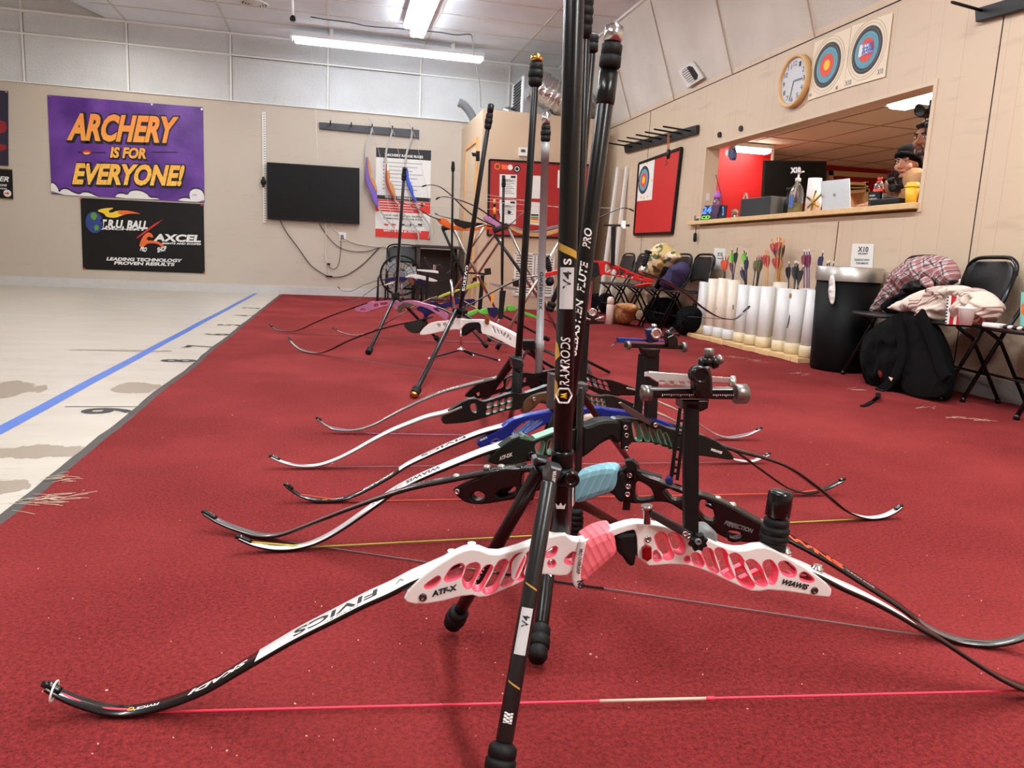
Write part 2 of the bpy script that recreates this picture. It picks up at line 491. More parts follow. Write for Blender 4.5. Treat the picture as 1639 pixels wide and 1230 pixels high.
m_carpet = mat('red_carpet', (150, 32, 38), .95, var=0, spec=.15)
g = NT(m_carpet); P, *_ = g.pos()
f1 = g.noise(P, 300, 4, .75); f2 = g.noise(P, 1.6, 5); f3 = g.noise(P, 130, 3)
c = g.mix(g.ramp(g.m('ADD', g.m('MULTIPLY', f1, .6), g.m('MULTIPLY', f3, .4)), .34, .66), lin((66, 13, 15)), lin((158, 52, 52)))
c = g.mix(g.m('MULTIPLY', g.ramp(f2, .4, .75), .25), c, lin((200, 82, 82)))
g.col(c); g.bump(g.m('ADD', f1, f3), .7, .006)

def rect(mb, x0, x1, y0, y1, z0, z1, mi=0):
    return mb.box(((x0 + x1) / 2, (y0 + y1) / 2, (z0 + z1) / 2), (abs(x1 - x0), abs(y1 - y0), abs(z1 - z0)), None, mi)
def R1(name, x0, x1, y0, y1, z0, z1, m, parent=None): return rect(MB(), x0, x1, y0, y1, z0, z1).build(name, m, parent)

struct(R1('floor', XL, WR + .1, YB, WB, -.12, -.004, m_conc))
struct(R1('wall_back', XL, WR + .12, WB, WB + .15, -.1, ZS, m_beige))
# recessed tile course above the painted wall
struct(R1('wall_back_upper', XL, WR + .12, WB + .035, WB + .15, ZS, 5.2, m_tile))
mb = MB()
seams = [at(u, v, y=WB).x for u, v in ((35, 70), (203, 90), (369, 108), (525, 125), (673, 140), (815, 150))]
dx = (seams[-1] - seams[1]) / 4
for x in [seams[0] - dx] + seams: rect(mb, x - .012, x + .012, WB + .015, WB + .034, ZS, 4.2)
zt = at(400, 90, y=WB).z
rect(mb, XL, WR, WB + .017, WB + .034, zt - .012, zt + .012); rect(mb, XL, XF, WB + .005, WB + .034, ZC - .03, ZC - .005)
rect(mb, XL, WR - .3, WB - .02, WB + .03, ZS, ZS + .012)
struct(mb.build('trim_1', m_tbar))
mb = MB(); rect(mb, seams[2], seams[4], WB + .012, WB + .0335, zt - .017, zt - .012)  # dark gap under the seam, plus painted shadow lines along the bars
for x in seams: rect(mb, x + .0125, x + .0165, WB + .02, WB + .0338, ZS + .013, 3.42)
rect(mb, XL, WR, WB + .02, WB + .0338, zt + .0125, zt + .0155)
struct(mb.build('trim_gap_shadow', mat('tile_gap_painted_shadow', (128, 120, 110), .8)))
struct(R1('wall_left', XL - .15, XL, YB, WB, -.1, 5.5, m_beige))
struct(R1('wall_front', XL, WR, YB - .15, YB, -.1, 5.5, m_beige))
# right wall with the pass-through opening
WY0, WY1, WZ0, WZ1 = 4.16, 7.115, 1.055, 1.822
TW = .13
mb = MB()
rect(mb, WR, WR + TW, YB, WY0, -.1, ZS - .02); rect(mb, WR, WR + TW, WY1, WB + .1, -.1, ZS - .02)
rect(mb, WR, WR + TW, WY0, WY1, -.1, WZ0); rect(mb, WR, WR + TW, WY0, WY1, WZ1, ZS - .02)
struct(mb.build('wall_right', m_panel))
mb = MB()   # casing around the opening
rect(mb, WR - .008, WR + TW + .01, WY0 - .028, WY0 + .002, WZ0, WZ1 + .03); rect(mb, WR - .006, WR + TW + .01, WY1 - .002, WY1 + .02, WZ0, WZ1)
rect(mb, WR - .006, WR + TW + .01, WY0, WY1, WZ1 - .002, WZ1 + .02)
struct(mb.build('trim_2', mat('casing', (214, 192, 165), .5)))
mb = MB()   # dark joints of the panelling
for yy in (at(1575, 250, x=WR).y, at(1033, 300, x=WR).y - .0, at(1342, 360, x=WR).y):
    top = 2.43 if not (WY0 < yy < WY1) else WZ0 - .03
    rect(mb, WR - .0025, WR + .002, yy - .003, yy + .003, .1, top)
rect(mb, WR - .003, WR + .002, YB, WB, 2.422, 2.430)
struct(mb.build('trim_3', m_dark))
# ceiling: flat field, steep slope down to the right wall, slope rising at the left
xl1 = at(168, 28, y=WB).x; pL = at(110, 0, y=WB); sl = (pL.z - ZC) / (xl1 - pL.x)
mb = MB()
def slab(mb, a, b, y0, y1, t=.08, mi=0):
    (x0, z0), (x1, z1) = a, b
    V = [(x0, y0, z0), (x1, y0, z1), (x1, y1, z1), (x0, y1, z0), (x0, y0, z0 + t), (x1, y0, z1 + t), (x1, y1, z1 + t), (x0, y1, z0 + t)]
    mb.add(V, [(0, 3, 2, 1), (4, 5, 6, 7), (0, 1, 5, 4), (2, 3, 7, 6), (0, 4, 7, 3), (1, 2, 6, 5)], mi)
slab(mb, (xl1, ZC), (XF, ZC), YB, WB + .03)
slab(mb, (XL, ZC + sl * (xl1 - XL)), (xl1, ZC), YB, WB + .03)
slab(mb, (XF, ZC), (WR + .02, 2.43), YB, WB + .03, .08, 1)
struct(mb.build('ceiling', [m_ctile, m_slope]))
mb = MB()
x = seams[-1]
while x > xl1 + .1: rect(mb, x - .012, x + .012, YB, WB, ZC - .006, ZC - .0005); x -= dx
y = WB - .62
while y > YB: rect(mb, xl1, XF, y - .012, y + .012, ZC - .005, ZC - .0004); y -= .61
struct(mb.build('trim_4', mat('ceiling_grid', (205, 201, 194), .5)))
mb = MB()
sd = Vector((WR - XF, 0, 2.43 - ZC)); 
for yy in [at(1060, 55, x=3.38).y + k * 1.25 for k in range(-8, 4)]:
    if yy < WB - .05: mb.beam(Vector((XF, yy, ZC - .004)), Vector((WR, yy, 2.43 - .004)) , .012, .006, (0, 1, 0))
struct(mb.build('trim_5', mat('slope_seam', (190, 172, 154), .7)))
rect(MB(), XF - .02, XF + .03, YB, WB, ZC - .03, ZC - .002).build('trim_6', m_tbar)['kind'] = 'structure'
# baseboards
struct(R1('baseboard_back', XL, 1.8, WB - .02, WB, -.004, .115, m_base))
struct(R1('baseboard_right', WR - .018, WR, YB, WB, 0, .11, mat('old_base', (176, 172, 168), .6, var=.2, vs=9)))
# office beyond the opening
ZO = 2.28; XO = 8.6; YF = 10.45
m_red = mat('office_red', (186, 12, 14), .55, var=.05, vs=2); m_dred = mat('office_dark_red', (176, 14, 18), .6)
struct(R1('floor_office', WR + TW, XO, 2.2, YF, -.1, 0, mat('office_floor', (200, 188, 172), .5)))
struct(R1('ceiling_office', WR + TW, XO, 2.2, YF, ZO, ZO + .08, m_office))
mb = MB()
for k in range(8): rect(mb, WR + TW + .6 * k + .3, WR + TW + .6 * k + .318, 2.2, YF, ZO - .006, ZO)
for k in range(7): rect(mb, WR + TW, XO, 2.7 + 1.2 * k, 2.718 + 1.2 * k, ZO - .005, ZO)
struct(mb.build('trim_7', mat('office_grid', (168, 126, 96), .6)))
struct(R1('wall_office_far', WR + TW, XO, YF, YF + .1, 0, ZO, m_dred))
struct(R1('wall_office_side', XO, XO + .1, 2.2, YF, 0, ZO, m_office))
struct(R1('wall_office_near', WR + TW, XO, 2.1, 2.2, 0, ZO, m_office))
xr = at(1231, 280, y=9.5).x
struct(R1('wall_office_partition', WR + TW, xr, 9.5, 9.6, 0, ZO, m_red))
struct(R1('trim_8', xr, xr + .03, 9.48, 9.62, 0, ZO, mat('office_corner', (236, 220, 205), .5)))

# carpet and floor markings
XCP = lambda y: -.722 + .012 * noise.noise(Vector((0, y * 1.3, 0))) + .005 * noise.noise(Vector((3, y * 7, 0)))
ys = [YB + (WB - .02 - YB) * i / 160 for i in range(161)]
mb = MB(); V = []
for y in ys: V += [(XCP(y), y, 0), (WR - .018, y, 0), (XCP(y), y, -.006), (WR - .018, y, -.006)]
F = []
for i in range(160): a = 4 * i; F += [(a, a + 1, a + 5, a + 4), (a + 2, a + 6, a + 7, a + 3), (a, a + 4, a + 6, a + 2), (a + 1, a + 3, a + 7, a + 5)]
mb.add(V, F); o = mb.build('carpet', m_carpet); tag(o, 'red carpet covering the shooting area of the room', 'carpet')
mb = MB(); V = []; F = []
for y in ys: V += [(XCP(y) - .034 + .004 * noise.noise(Vector((9, y * 5, 0))), y, -.0025), (XCP(y) + .002, y, -.0015)]
for i in range(160): a = 2 * i; F.append((a, a + 1, a + 3, a + 2))
mb.add(V, F); tag(mb.build('edge_tape', mat('edge_rubber', (52, 47, 43), .5, var=.35, vs=18)), 'dark grey tape strip along the left edge of the red carpet', 'tape')
bx0 = at(0, 688, z=0).x; bl = Plane((0, 0, 0), (1, 0, 0), (0, 1, 0)); mb = MB(); V = []; F = []
pb = at(411, 469, z=0); pa = pb + (at(-300, 845, z=0) - pb) * 1.5
for i in range(41):
    t = i / 40; p = pa.lerp(pb, t); q = .012 * noise.noise(Vector((5, p.y * .8, 0))); ww = .026
    V += [(p.x + q - ww, p.y, -.0028), (p.x + q + ww, p.y, -.0028)]
for i in range(40): a = 2 * i; F.append((a, a + 1, a + 3, a + 2))
mb.add(V, F); tag(mb.build('floor_tape', mat('blue_tape', (62, 104, 186), .45)), 'long blue tape line on the pale painted floor', 'tape')
m_blk = mat('black_plastic', (8, 8, 9), .45, spec=.35); m_ink = mat('ink', (34, 32, 32), .6, var=0)
for s_, (u, v), h in (('9', (170, 657), .16), ('8', (284, 577), .15), ('7', (320, 554), .15), ('6', (346, 535), .15), ('5', (366, 520), .15), ('4', (388, 505), .15), ('3', (401, 493), .15)):
    p = at(u, v, z=0); mb = MB()
    text(mb, s_, lambda x, y: Vector((p.x + .09 - y * .18, p.y - .05 + x * .11, -.0028)), 0, .03)
    tag(mb.build('floor_number', m_ink), 'black stencilled %s on the pale floor beside the carpet edge' % s_, 'number', 'lane numbers')
mb = MB()
p = at(172, 650, z=0); mb.box((p.x, p.y, -.003), (.3, .006, .001))
tag(mb.build('floor_tick', m_ink), 'thin black tick line behind the number nearest the camera', 'mark')
# frayed threads and scraps on the carpet
def threads(px, n, L, lab, m, sd=.03, seed=1):
    rr = random.Random(seed); p = at(*px, z=0); mb = MB()
    for k in range(n):
        a = rr.uniform(-.6, .6); q = p + Vector((rr.gauss(0, sd), rr.gauss(0, sd), .0015)); l = L * rr.uniform(.4, 1)
        mb.tube([q, q + Vector((l * .5 * cos(a), l * .5 * sin(a), .004 * rr.random())), q + Vector((l * cos(a), l * sin(a) + .01 * rr.random(), 0.0005))], .0007, 4)
    o = mb.build('carpet_thread', m); tag(o, lab, 'thread', kind='stuff')
m_thr = mat('pale_thread', (214, 196, 176), .8)
threads((60, 800), 26, .09, 'tuft of frayed pale threads at the near carpet edge', m_thr)
threads((84, 768), 14, .05, 'small frayed threads on the carpet edge tape', m_thr, .02, 2)
for k, (u, v) in enumerate(((1480, 655), (1525, 668), (1555, 671), (1170, 572), (1205, 578), (1280, 600), (1370, 625))):
    threads((u, v), 6, .1, ('pale loose threads on carpet in front of the backpack', 'pale loose threads on carpet right of the backpack', 'pale threads on carpet below the right chair', 'loose threads in front of the far arrow tubes', 'loose threads in front of the middle arrow tubes', 'loose threads before the near arrow tubes', 'loose threads on carpet beside the trash can')[k], m_thr, .03, 10 + k)
mb = MB(); rr = random.Random(5)
for k in range(120):
    p = at(rr.uniform(60, 1600), 620 + 600 * rr.random() ** .8, z=0)
    if p.x < -.65 or p.x > 3.3: continue
    s_ = rr.choice((.0009, .0009, .0012, .002)); mb.box((p.x, p.y, .001), (s_, s_ * rr.uniform(.6, 2), .0012), Matrix.Rotation(rr.random() * 3, 3, 'Z'))
tag(mb.build('carpet_crumbs', mat('crumb', (236, 206, 176), .7)), 'tiny pale crumbs scattered over the red carpet', 'crumbs', kind='stuff')
# ================================================================== BACK WALL
PB = Plane((0, WB - .002, 0), (1, 0, 0))
m_white = mat('white_paint', (232, 230, 226), .5, var=.02); m_paper = mat('paper', (236, 234, 228), .7, var=.02)
m_red_i = mat('red_print', (214, 44, 32), .5); m_orange = mat('orange_print', (232, 104, 40), .5)
m_metal = mat('steel', (190, 190, 192), .25, 1, var=.05); m_chrome = mat('chrome', (228, 228, 230), .12, 1, var=0)
m_grey = mat('grey_plastic', (110, 110, 112), .5); m_yel = mat('yellow_print', (244, 196, 40), .5); m_bluep = mat('blue_print', (60, 90, 190), .5)
m_grn = mat('green_print', (90, 150, 60), .5); m_wht_t = mat('white_lettering', (240, 240, 238), .5, var=0)
def at_root(pl, u, v, off=0): return pl.hit(u, v, off)
def C_(px, x0, y0, s): return [(x0 + a / s, y0 + b / s) for a, b in px]
def circ(pl, c, r, n=24, off=0, ry=None):
    a = pl.st(*c, off); ry = ry or r
    return [(a.x + r * cos(2 * pi * k / n), a.y + ry * sin(2 * pi * k / n)) for k in range(n)]
def disc(mb, pl, c, r, off, th=.001, mi=0, holes=(), ry=None, n=24):
    return plate(mb, pl, circ(pl, c, r, n, off, ry), holes, th, off, 0, 0, 0, mi)
def qtext(root, name, pl, items, m, bold=.01, shear=0, off=.001):
    for s, p0, p1, h in items: mb = MB(); text_px(mb, s, pl, p0, p1, h, off, 0, bold, shear); o = mb.build(name, m, root)
    return o
# purple banner
def banner(name, px, m, lab, cat='banner'):
    r = empty(name, PB.hit(*px[3]), lab, cat)
    a = [PB.st(*p) for p in px]; mb = MB(); V = []; F = []; n, k = 24, 12
    for s in (0, 1):
        for j in range(k + 1):
            for i in range(n + 1):
                q = a[0].lerp(a[1], i / n).lerp(a[3].lerp(a[2], i / n), j / k)
                V.append(PB.w(q.x, q.y, .008 - s * .0025 + .003 * noise.noise(Vector((q.x * 3, q.y * 3, 1)))))
    for s in (0, 1):
        o = s * (n + 1) * (k + 1)
        F += [[o + j * (n + 1) + i, o + j * (n + 1) + i + 1, o + (j + 1) * (n + 1) + i + 1, o + (j + 1) * (n + 1) + i] for j in range(k) for i in range(n)]
    mb.add(V, F, 0, True); mb.build('banner_sheet', m, r); return r
m_purple = mat('banner_purple', (92, 50, 140), .35, var=0)
g = NT(m_purple); P, X_, Y_, Z_ = g.pos()
g.col(g.mix(g.ramp(g.noise(P, 2.4, 2), .35, .65), lin((78, 38, 122)), lin((112, 66, 160)))); g.bump(g.noise(P, 4, 4), .6, .02)
r = banner('purple_banner', [(76, 152), (325, 172), (327.5, 325), (83, 311)], m_purple, 'large purple fabric banner with orange comic lettering ARCHERY IS FOR EVERYONE')
m_let = mat('comic_gradient', (246, 170, 60), .5, var=0)
g = NT(m_let); P, X_, Y_, Z_ = g.pos()
zz = g.m('FRACT', g.m('DIVIDE', g.m('ADD', Z_, -.99 + .6), .62)); dots = g.m('LESS_THAN', g.vor(g.scale(P, (1, 1, 1)), 40, 'F1'), .36)
g.col(g.mix(dots, g.mix(g.ramp(Z_, 1.45, 2.2), lin((250, 200, 84)), lin((240, 142, 66))), lin((238, 160, 70))))
m_blkink = mat('black_ink', (16, 12, 18), .5, var=0)
big = [('ARCHERY', (107, 222), (281, 227), (112, 181)), ('IS FOR', (176, 251.5), (234, 253.5), (177, 235)), ('EVERYONE!', (115.5, 293), (292, 296), (119, 261))]
sh = [(s, (a[0] + 1.5, a[1] + 2), (b[0] + 2.5, b[1] + 2.2), (c_[0] + 1.5, c_[1] + 1)) for s, a, b, c_ in big]
qtext(r, 'letter_shadow', PB, sh, m_blkink, .085, .12, .0135); qtext(r, 'letter_shadow', PB, [(s, (a[0] - 1.5, a[1] + .5), (b[0] + .5, b[1] + .5), c_) for s, a, b, c_ in big], m_blkink, .085, .12, .013)
qtext(r, 'lettering', PB, big, m_let, .045, .12, .0165)
mb = MB()
for px in ([(83, 311), (81, 293), (87, 294), (93, 301), (95, 309), (100, 303), (108, 303), (118, 309), (128, 312), (133, 308), (144, 309), (155, 315), (168, 316)],
           [(184, 317), (188, 311), (196, 310), (205, 313), (209, 306), (222, 305), (235, 310), (240, 317), (250, 317), (258, 320)],
           [(284, 322), (290, 318), (298, 317), (305, 319), (305, 322), (303, 308), (311, 302), (322, 304), (327, 312), (327.3, 324)]):
    plate(mb, PB, ppx(PB, px), (), .001, .0125, 0, 1)
    plate(mb, PB, ppx(PB, [(u, v - 2.2 if i not in (0, len(px) - 1) else v) for i, (u, v) in enumerate(px)]), (), .0008, .0115, 0, 1, mi=1)
mb.each('cloud_print', [m_white, m_blkink], r)
mb = MB(); plate(mb, PB, ppx(PB, [(125, 243.2), (170, 244), (170, 245.2), (125, 244.6)]), (), .001, .0125, 0, 0); plate(mb, PB, ppx(PB, [(243, 243.2), (284, 243.3), (284, 244.5), (243, 244.6)]), (), .001, .0125, 0, 0)
plate(mb, PB, ppx(PB, [(131, 243.6), (139, 240), (148, 243.2), (148, 244.2), (131, 244.2)]), (), .001, .013, 0, 1, mi=1); plate(mb, PB, ppx(PB, [(131, 244.4), (148, 244.4), (139, 248.6)]), (), .001, .013, 0, 1, mi=2)
disc(mb, PB, (311, 312), .035, .014, .001, 3)
mb.each('arrow_print', [m_blkink, m_red_i, m_yel, m_white], r)
qtext(r, 'small_lettering', PB, [('USA', (308, 313), (315, 313.5), .018)], m_bluep, .02, 0, .016)
mb = MB()
for u, v in ((79, 154), (323, 175), (324.5, 322), (85, 308), (159, 160), (243, 167)): disc(mb, PB, (u, v), .014, .014, .003)
mb.each('grommet', m_metal, r)
# black banner
m_bban = mat('banner_black', (14, 13, 14), .4, spec=.35, bump=.3, bs=5)
r = banner('black_banner', [(129, 317), (326, 327), (328, 438), (133, 431)], m_bban, 'black sponsor banner with white and flame lettering below the purple banner')
s5 = 3.967; c5 = lambda u, v: (70 + u / s5, 140 + v / s5)
qtext(r, 'lettering', PB, [('T.R.U. BALL', c5(356, 888), c5(660, 898), c5(360, 838)), ('ARCHERY', c5(360, 903), c5(655, 910), c5(361, 890)),
  ('AXCEL', c5(695, 975), c5(998, 982), c5(697, 930)), ('SIGHTS AND SCOPES', c5(750, 995), c5(998, 1001), c5(751, 984)),
  ('LEADING TECHNOLOGY', c5(398, 1098), c5(878, 1110), c5(400, 1078)), ('PROVEN RESULTS', c5(446, 1124), c5(830, 1134), c5(448, 1104)),
  ('PRO', c5(610, 1035), c5(650, 1045), c5(618, 1008)), ('SHOP', c5(722, 1048), c5(780, 1035), c5(720, 1018))], m_wht_t, .045, .1, .012)
mb = MB(); q = lambda L: ppx(PB, [c5(*p) for p in L])
disc(mb, PB, c5(322, 858), .108, .0115, .001, 0, ry=.14)
plate(mb, PB, q([(300, 800), (325, 790), (345, 815), (325, 850), (300, 830)]), (), .001, .0125, 0, 2, mi=1); plate(mb, PB, q([(318, 880), (345, 870), (355, 900), (330, 915)]), (), .001, .0125, 0, 2, mi=1)
plate(mb, PB, q([(335, 785), (380, 768), (455, 764), (410, 785), (425, 800), (470, 782), (540, 782), (630, 806), (560, 800), (500, 812), (460, 830), (400, 825), (385, 800)]), (), .001, .0135, 0, 1, mi=2)
plate(mb, PB, q([(480, 782), (540, 782), (630, 806), (560, 800), (500, 812), (470, 800)]), (), .001, .0145, 0, 1, mi=3)
plate(mb, PB, q([(608, 1005), (625, 955), (655, 922), (680, 922), (700, 950), (690, 955), (665, 945), (650, 972), (720, 975), (765, 1000), (760, 1018), (720, 990), (660, 990), (640, 1010), (612, 1012)]), (), .001, .0125, 0, 1, mi=3)
plate(mb, PB, q([(590, 955), (700, 870), (760, 838), (700, 885), (596, 960)]), (), .001, .012, 0, 0, mi=4)
for a in ((235, 707), (1003, 748), (1018, 1176), (258, 1151)): disc(mb, PB, c5(*a), .013, .012, .003, 4)
mb.each('logo_print', [mat('globe_blue', (40, 62, 130), .5), m_grn, mat('flame_yellow', (240, 200, 50), .5), m_orange, m_red_i], r)
# two banners cut by the left edge of the frame
r = banner('red_and_navy_banner', [(-90, 138), (13.5, 146), (14, 266), (-90, 261)], mat('navy_print', (40, 36, 60), .5, bump=.3, bs=5), 'dark navy banner with red smoke shapes at the left edge of the photo')
mb = MB()
for px in ([(-20, 168), (6, 173), (-10, 182), (-30, 180)], [(-30, 192), (8, 192), (13, 205), (6, 215), (-20, 213)], [(-20, 230), (8, 231), (13, 237), (4, 243), (-30, 242)]): plate(mb, PB, ppx(PB, px), (), .001, .0125, 0, 2)
disc(mb, PB, (10, 147.5), .013, .013, .003, 1); mb.each('banner_print', [mat('smoke_red', (150, 36, 38), .5), m_metal], r)
r = banner('small_black_banner', [(-90, 263), (20, 271), (21.5, 320), (-90, 313)], m_bban, 'small black banner with gold edge and white lettering at the far left edge')
qtext(r, 'lettering', PB, [('ER', (-2, 290), (14, 291), (0, 282)), ('ONS', (0, 298), (11, 298.5), (0, 294.5)), ('TION', (0, 303), (11, 303.3), (0, 300.8))], m_wht_t, .03, .15, .012)
mb = MB(); disc(mb, PB, (11.8, 309.5), .045, .012); plate(mb, PB, ppx(PB, [(7, 309), (12, 309), (12, 307), (16, 310), (12, 312), (12, 310.5), (7, 310.5)]), (), .001, .0135, 0, 0, mi=1)
plate(mb, PB, ppx(PB, [(-60, 265), (20, 271), (20, 272.5), (-60, 267)]), (), .001, .012, 0, 0, mi=2); plate(mb, PB, ppx(PB, [(-60, 314.5), (21, 318.5), (21, 320), (-60, 316)]), (), .001, .012, 0, 0, mi=2)
mb.each('banner_print', [m_white, m_red_i, mat('gold_print', (150, 120, 60), .4)], r)

# television
r = empty('television', PB.hit(500, 355), 'large black flat television hanging on the beige back wall', 'television')
tp = [(427, 259.5), (575.5, 269), (575.5, 359), (428, 351)]
flat('tv_housing', PB, tp, .05, mat('tv_plastic', (6, 6, 7), .4, spec=.3), r, off=.075, bev=.006, rnd=0)
flat('screen', PB, [(429.5, 262), (573.5, 271), (573.5, 354), (430.5, 346.5)], .002, mat('tv_screen', (5, 5, 6), .35, var=0, spec=.25), r, off=.0775, bev=0, rnd=0)
mb = MB(); a = PB.st(500, 310); plate(mb, PB, [(a.x - .2, a.y - .15), (a.x + .2, a.y - .15), (a.x + .2, a.y + .15), (a.x - .2, a.y + .15)], (), .024, .0125, 0, 0); mb.build('wall_bracket', m_blk, r)
# yardstick with knob
r = empty('yardstick', PB.hit(423, 357), 'white measuring stick with black knob on the wall left of the television', 'measuring stick')
flat('stick', PB, [(419, 179), (425, 179.5), (426.5, 357), (421, 356.7)], .008, m_white, r, off=.01, bev=.001, rnd=0)
mb = MB()
for k in range(44): 
    v = 183 + k * 3.95; plate(mb, PB, ppx(PB, [(421.5 + k * .04, v), (424 + k * .04, v), (424 + k * .04, v + .9), (421.5 + k * .04, v + .9)]), (), .0006, .0106, 0, 0)
mb.build('scale_marks', m_ink, r)
mb = MB(); p = PB.hit(421.5, 291.5, .03); mb.ball(p, (.037, .02, .045)); mb.box(p + Vector((.0, 0, 0)), (.03, .02, .14), None, 0, .005); mb.build('knob', m_blk, r)
# rack board with pegs, three hanging wooden bows
r = empty('bow_rack', PB.hit(590, 215), 'long dark grey peg board for bows on the white back wall above the poster', 'rack')
flat('rack_board', PB, [(511, 195.5), (671, 208), (671, 221), (511.5, 206)], .03, mat('rack_grey', (62, 63, 68), .5), r, off=.032, bev=.003, rnd=0)
mb = MB()
for u in (529, 562, 595, 627, 659):
    p = PB.hit(u, 198 + (u - 511) * .085, .03); mb.tube([p, p + Vector((-.0, -.12, .012)), p + Vector((0, -.145, .03))], .008, 8)
mb.each('peg', m_blk, r); mb = MB()
for u, v in ((536, 202.5), (585, 206.5), (633, 210)): disc(mb, PB, (u, v), .009, .033)
mb.each('bolt', m_blkink, r)
m_wood = mat('bow_wood', (190, 130, 66), .35, var=.25, vs=30, coat=.4); m_string = mat('pale_string', (200, 196, 188), .7)
m_purpb = mat('purple_laminate', (110, 78, 170), .3); m_redb = mat('red_laminate', (160, 36, 30), .3); m_blub = mat('blue_laminate', (50, 84, 196), .3); m_limbw = mat('grey_limb', (176, 174, 168), .35)
def wallbow(lab, limb, body, body2, low, st, mA, mB_):
    c8 = lambda L: [(560 + a / 5.594, 180 + b / 5.594) for a, b in L]
    D = .10; pl = PY(WB - D)
    r = empty('hanging_bow', pl.hit(*c8(body[:1])[0]), lab, 'bow', 'wooden bows hanging on the back wall')
    def lim(L, w0, w1):
        pts = spline([pl.hit(u, v) for u, v in c8(L)], 5); mb = MB(); n = len(pts)
        for i in range(n - 1): 
            w_ = w0 + (w1 - w0) * i / n; mb.beam(pts[i], pts[i + 1] + (pts[i + 1] - pts[i]) * .1, .006, w_, (1, 0, 0))
        mb.build('limb', m_limbw, r)
    lim(limb, .03, .018); lim(low, .03, .016)
    flat('riser', pl, c8(body), .045, mA, r, off=.022, bev=.008, rnd=2)
    flat('riser_facing', pl, c8(body2), .03, mB_, r, off=.03, bev=.006, rnd=2)
    mb = MB(); mb.tube([pl.hit(u, v) for u, v in c8(st)], .0022, 5); mb.build('bowstring', m_string, r)
    return r
wallbow('purple and wood bow hanging leftmost on the dark peg board', [(152, 400), (148, 330), (165, 250), (190, 185), (198, 130), (185, 80), (165, 52)],
  [(150, 395), (170, 410), (190, 540), (185, 580), (215, 590), (250, 700), (240, 720), (262, 850), (240, 840), (205, 800), (180, 700), (145, 640), (135, 560), (148, 520), (142, 450)],
  [(155, 395), (172, 405), (195, 545), (185, 570), (222, 605), (250, 700), (238, 716), (210, 660), (175, 590), (162, 500)],
  [(250, 800), (262, 860), (320, 950), (400, 1040)], [(190, 120), (235, 230), (290, 500), (340, 800), (400, 1040)], m_purpb, m_wood)
wallbow('red and wood bow hanging in the middle of the peg board', [(328, 450), (322, 380), (338, 290), (368, 210), (376, 150), (362, 110), (346, 80)],
  [(325, 450), (345, 455), (362, 590), (350, 610), (385, 640), (410, 740), (395, 780), (445, 850), (430, 850), (370, 740), (335, 680), (318, 600), (322, 520)],
  [(328, 448), (345, 455), (365, 590), (345, 608), (390, 640), (415, 760), (400, 765), (360, 690), (332, 600)],
  [(400, 780), (460, 880), (540, 980), (610, 1080), (612, 1165)], [(365, 110), (405, 215), (470, 520), (560, 900), (612, 1165)], m_redb, m_wood)
wallbow('blue bow hanging rightmost on the peg board', [(500, 455), (505, 380), (530, 290), (552, 215), (553, 160), (535, 115), (508, 95)],
  [(505, 490), (520, 500), (530, 600), (545, 630), (570, 690), (570, 740), (605, 790), (590, 815), (560, 760), (535, 700), (505, 630), (498, 560)],
  [(512, 500), (522, 510), (530, 600), (560, 670), (575, 730), (560, 735), (530, 680), (508, 600)],
  [(590, 800), (640, 910), (710, 1010), (718, 1060), (705, 1130)], [(540, 110), (590, 235), (660, 560), (740, 900), (760, 1000), (750, 1090)], m_blub, m_blub)
# range rules poster
pp = [(602, 236), (690, 241), (688, 384), (600.5, 379)]
r = empty('rules_poster', PB.hit(645, 384), 'white, black and red ARCHERY RANGE RULES poster on the back wall', 'poster')
flat('poster_sheet', PB, pp, .003, m_paper, r, off=.005, bev=0, rnd=0)
mb = MB(); Q = lambda L, o, mi: plate(mb, PB, ppx(PB, L), (), .0008, o, 0, 0, mi=mi)
Q([(602, 236), (690, 241), (689.7, 257.5), (602, 251.5)], .006, 0); Q([(601.5, 312), (689, 317.5), (689, 324), (601.3, 318.5)], .006, 0); Q([(601, 319), (688.5, 324.5), (688.3, 343), (601, 338)], .006, 1)
Q([(600.8, 366), (688, 370.5), (688, 384), (600.6, 378.8)], .006, 1); disc(mb, PB, (675.5, 328.5), .025, .0075)
for k in range(8):
    v = 259 + k * 6; mb2 = 0; Q([(613, v), (615, v), (615, v + 1.4), (613, v + 1.4)], .006, 2); Q([(620, v + .4), (676 - (k % 3) * 8, v + 3.4), (676 - (k % 3) * 8, v + 4.6), (620, v + 1.6)], .006, 3)
for k in range(4): Q([(606, 322 + k * 4), (680 - k * 6, 326 + k * 4), (680 - k * 6, 327.2 + k * 4), (606, 323.2 + k * 4)], .0068, 4)
for u in (614, 626, 640, 655, 668): Q([(u, 358), (u + 8, 359), (u + 7, 361.5), (u + 2, 361)], .006, 1 if u < 630 else 2)
mb.build('poster_print', [m_blkink, m_red_i, m_ink, mat('grey_print', (160, 160, 160), .6), m_white], r)
qtext(r, 'lettering', PB, [('ARCHERY RANGE RULES', (617, 249.5), (677, 253.5), (617, 245.5)), ('SAFETY IS OUR #1 PRIORITY!', (614, 370.5), (674, 373.5), (614, 366.8)), ('WHISTLE COMMANDS', (616, 316.8), (660, 320), (616, 313.5))], m_wht_t, .03, 0, .009)
qtext(r, 'dark_lettering', PB, [('KNOW AND OBEY ALL WHISTLE', (613, 345.5), (676, 349), (613, 342.8)), ('COMMANDS AND RANGE RULES', (613, 350.5), (676, 353.5), (613, 347.8)), ('EASTON', (661, 363), (676, 363.6), (661, 360.5)), ('ATA', (648, 363), (658, 363.6), (648, 359.5))], m_ink, .02, 0, .0075)
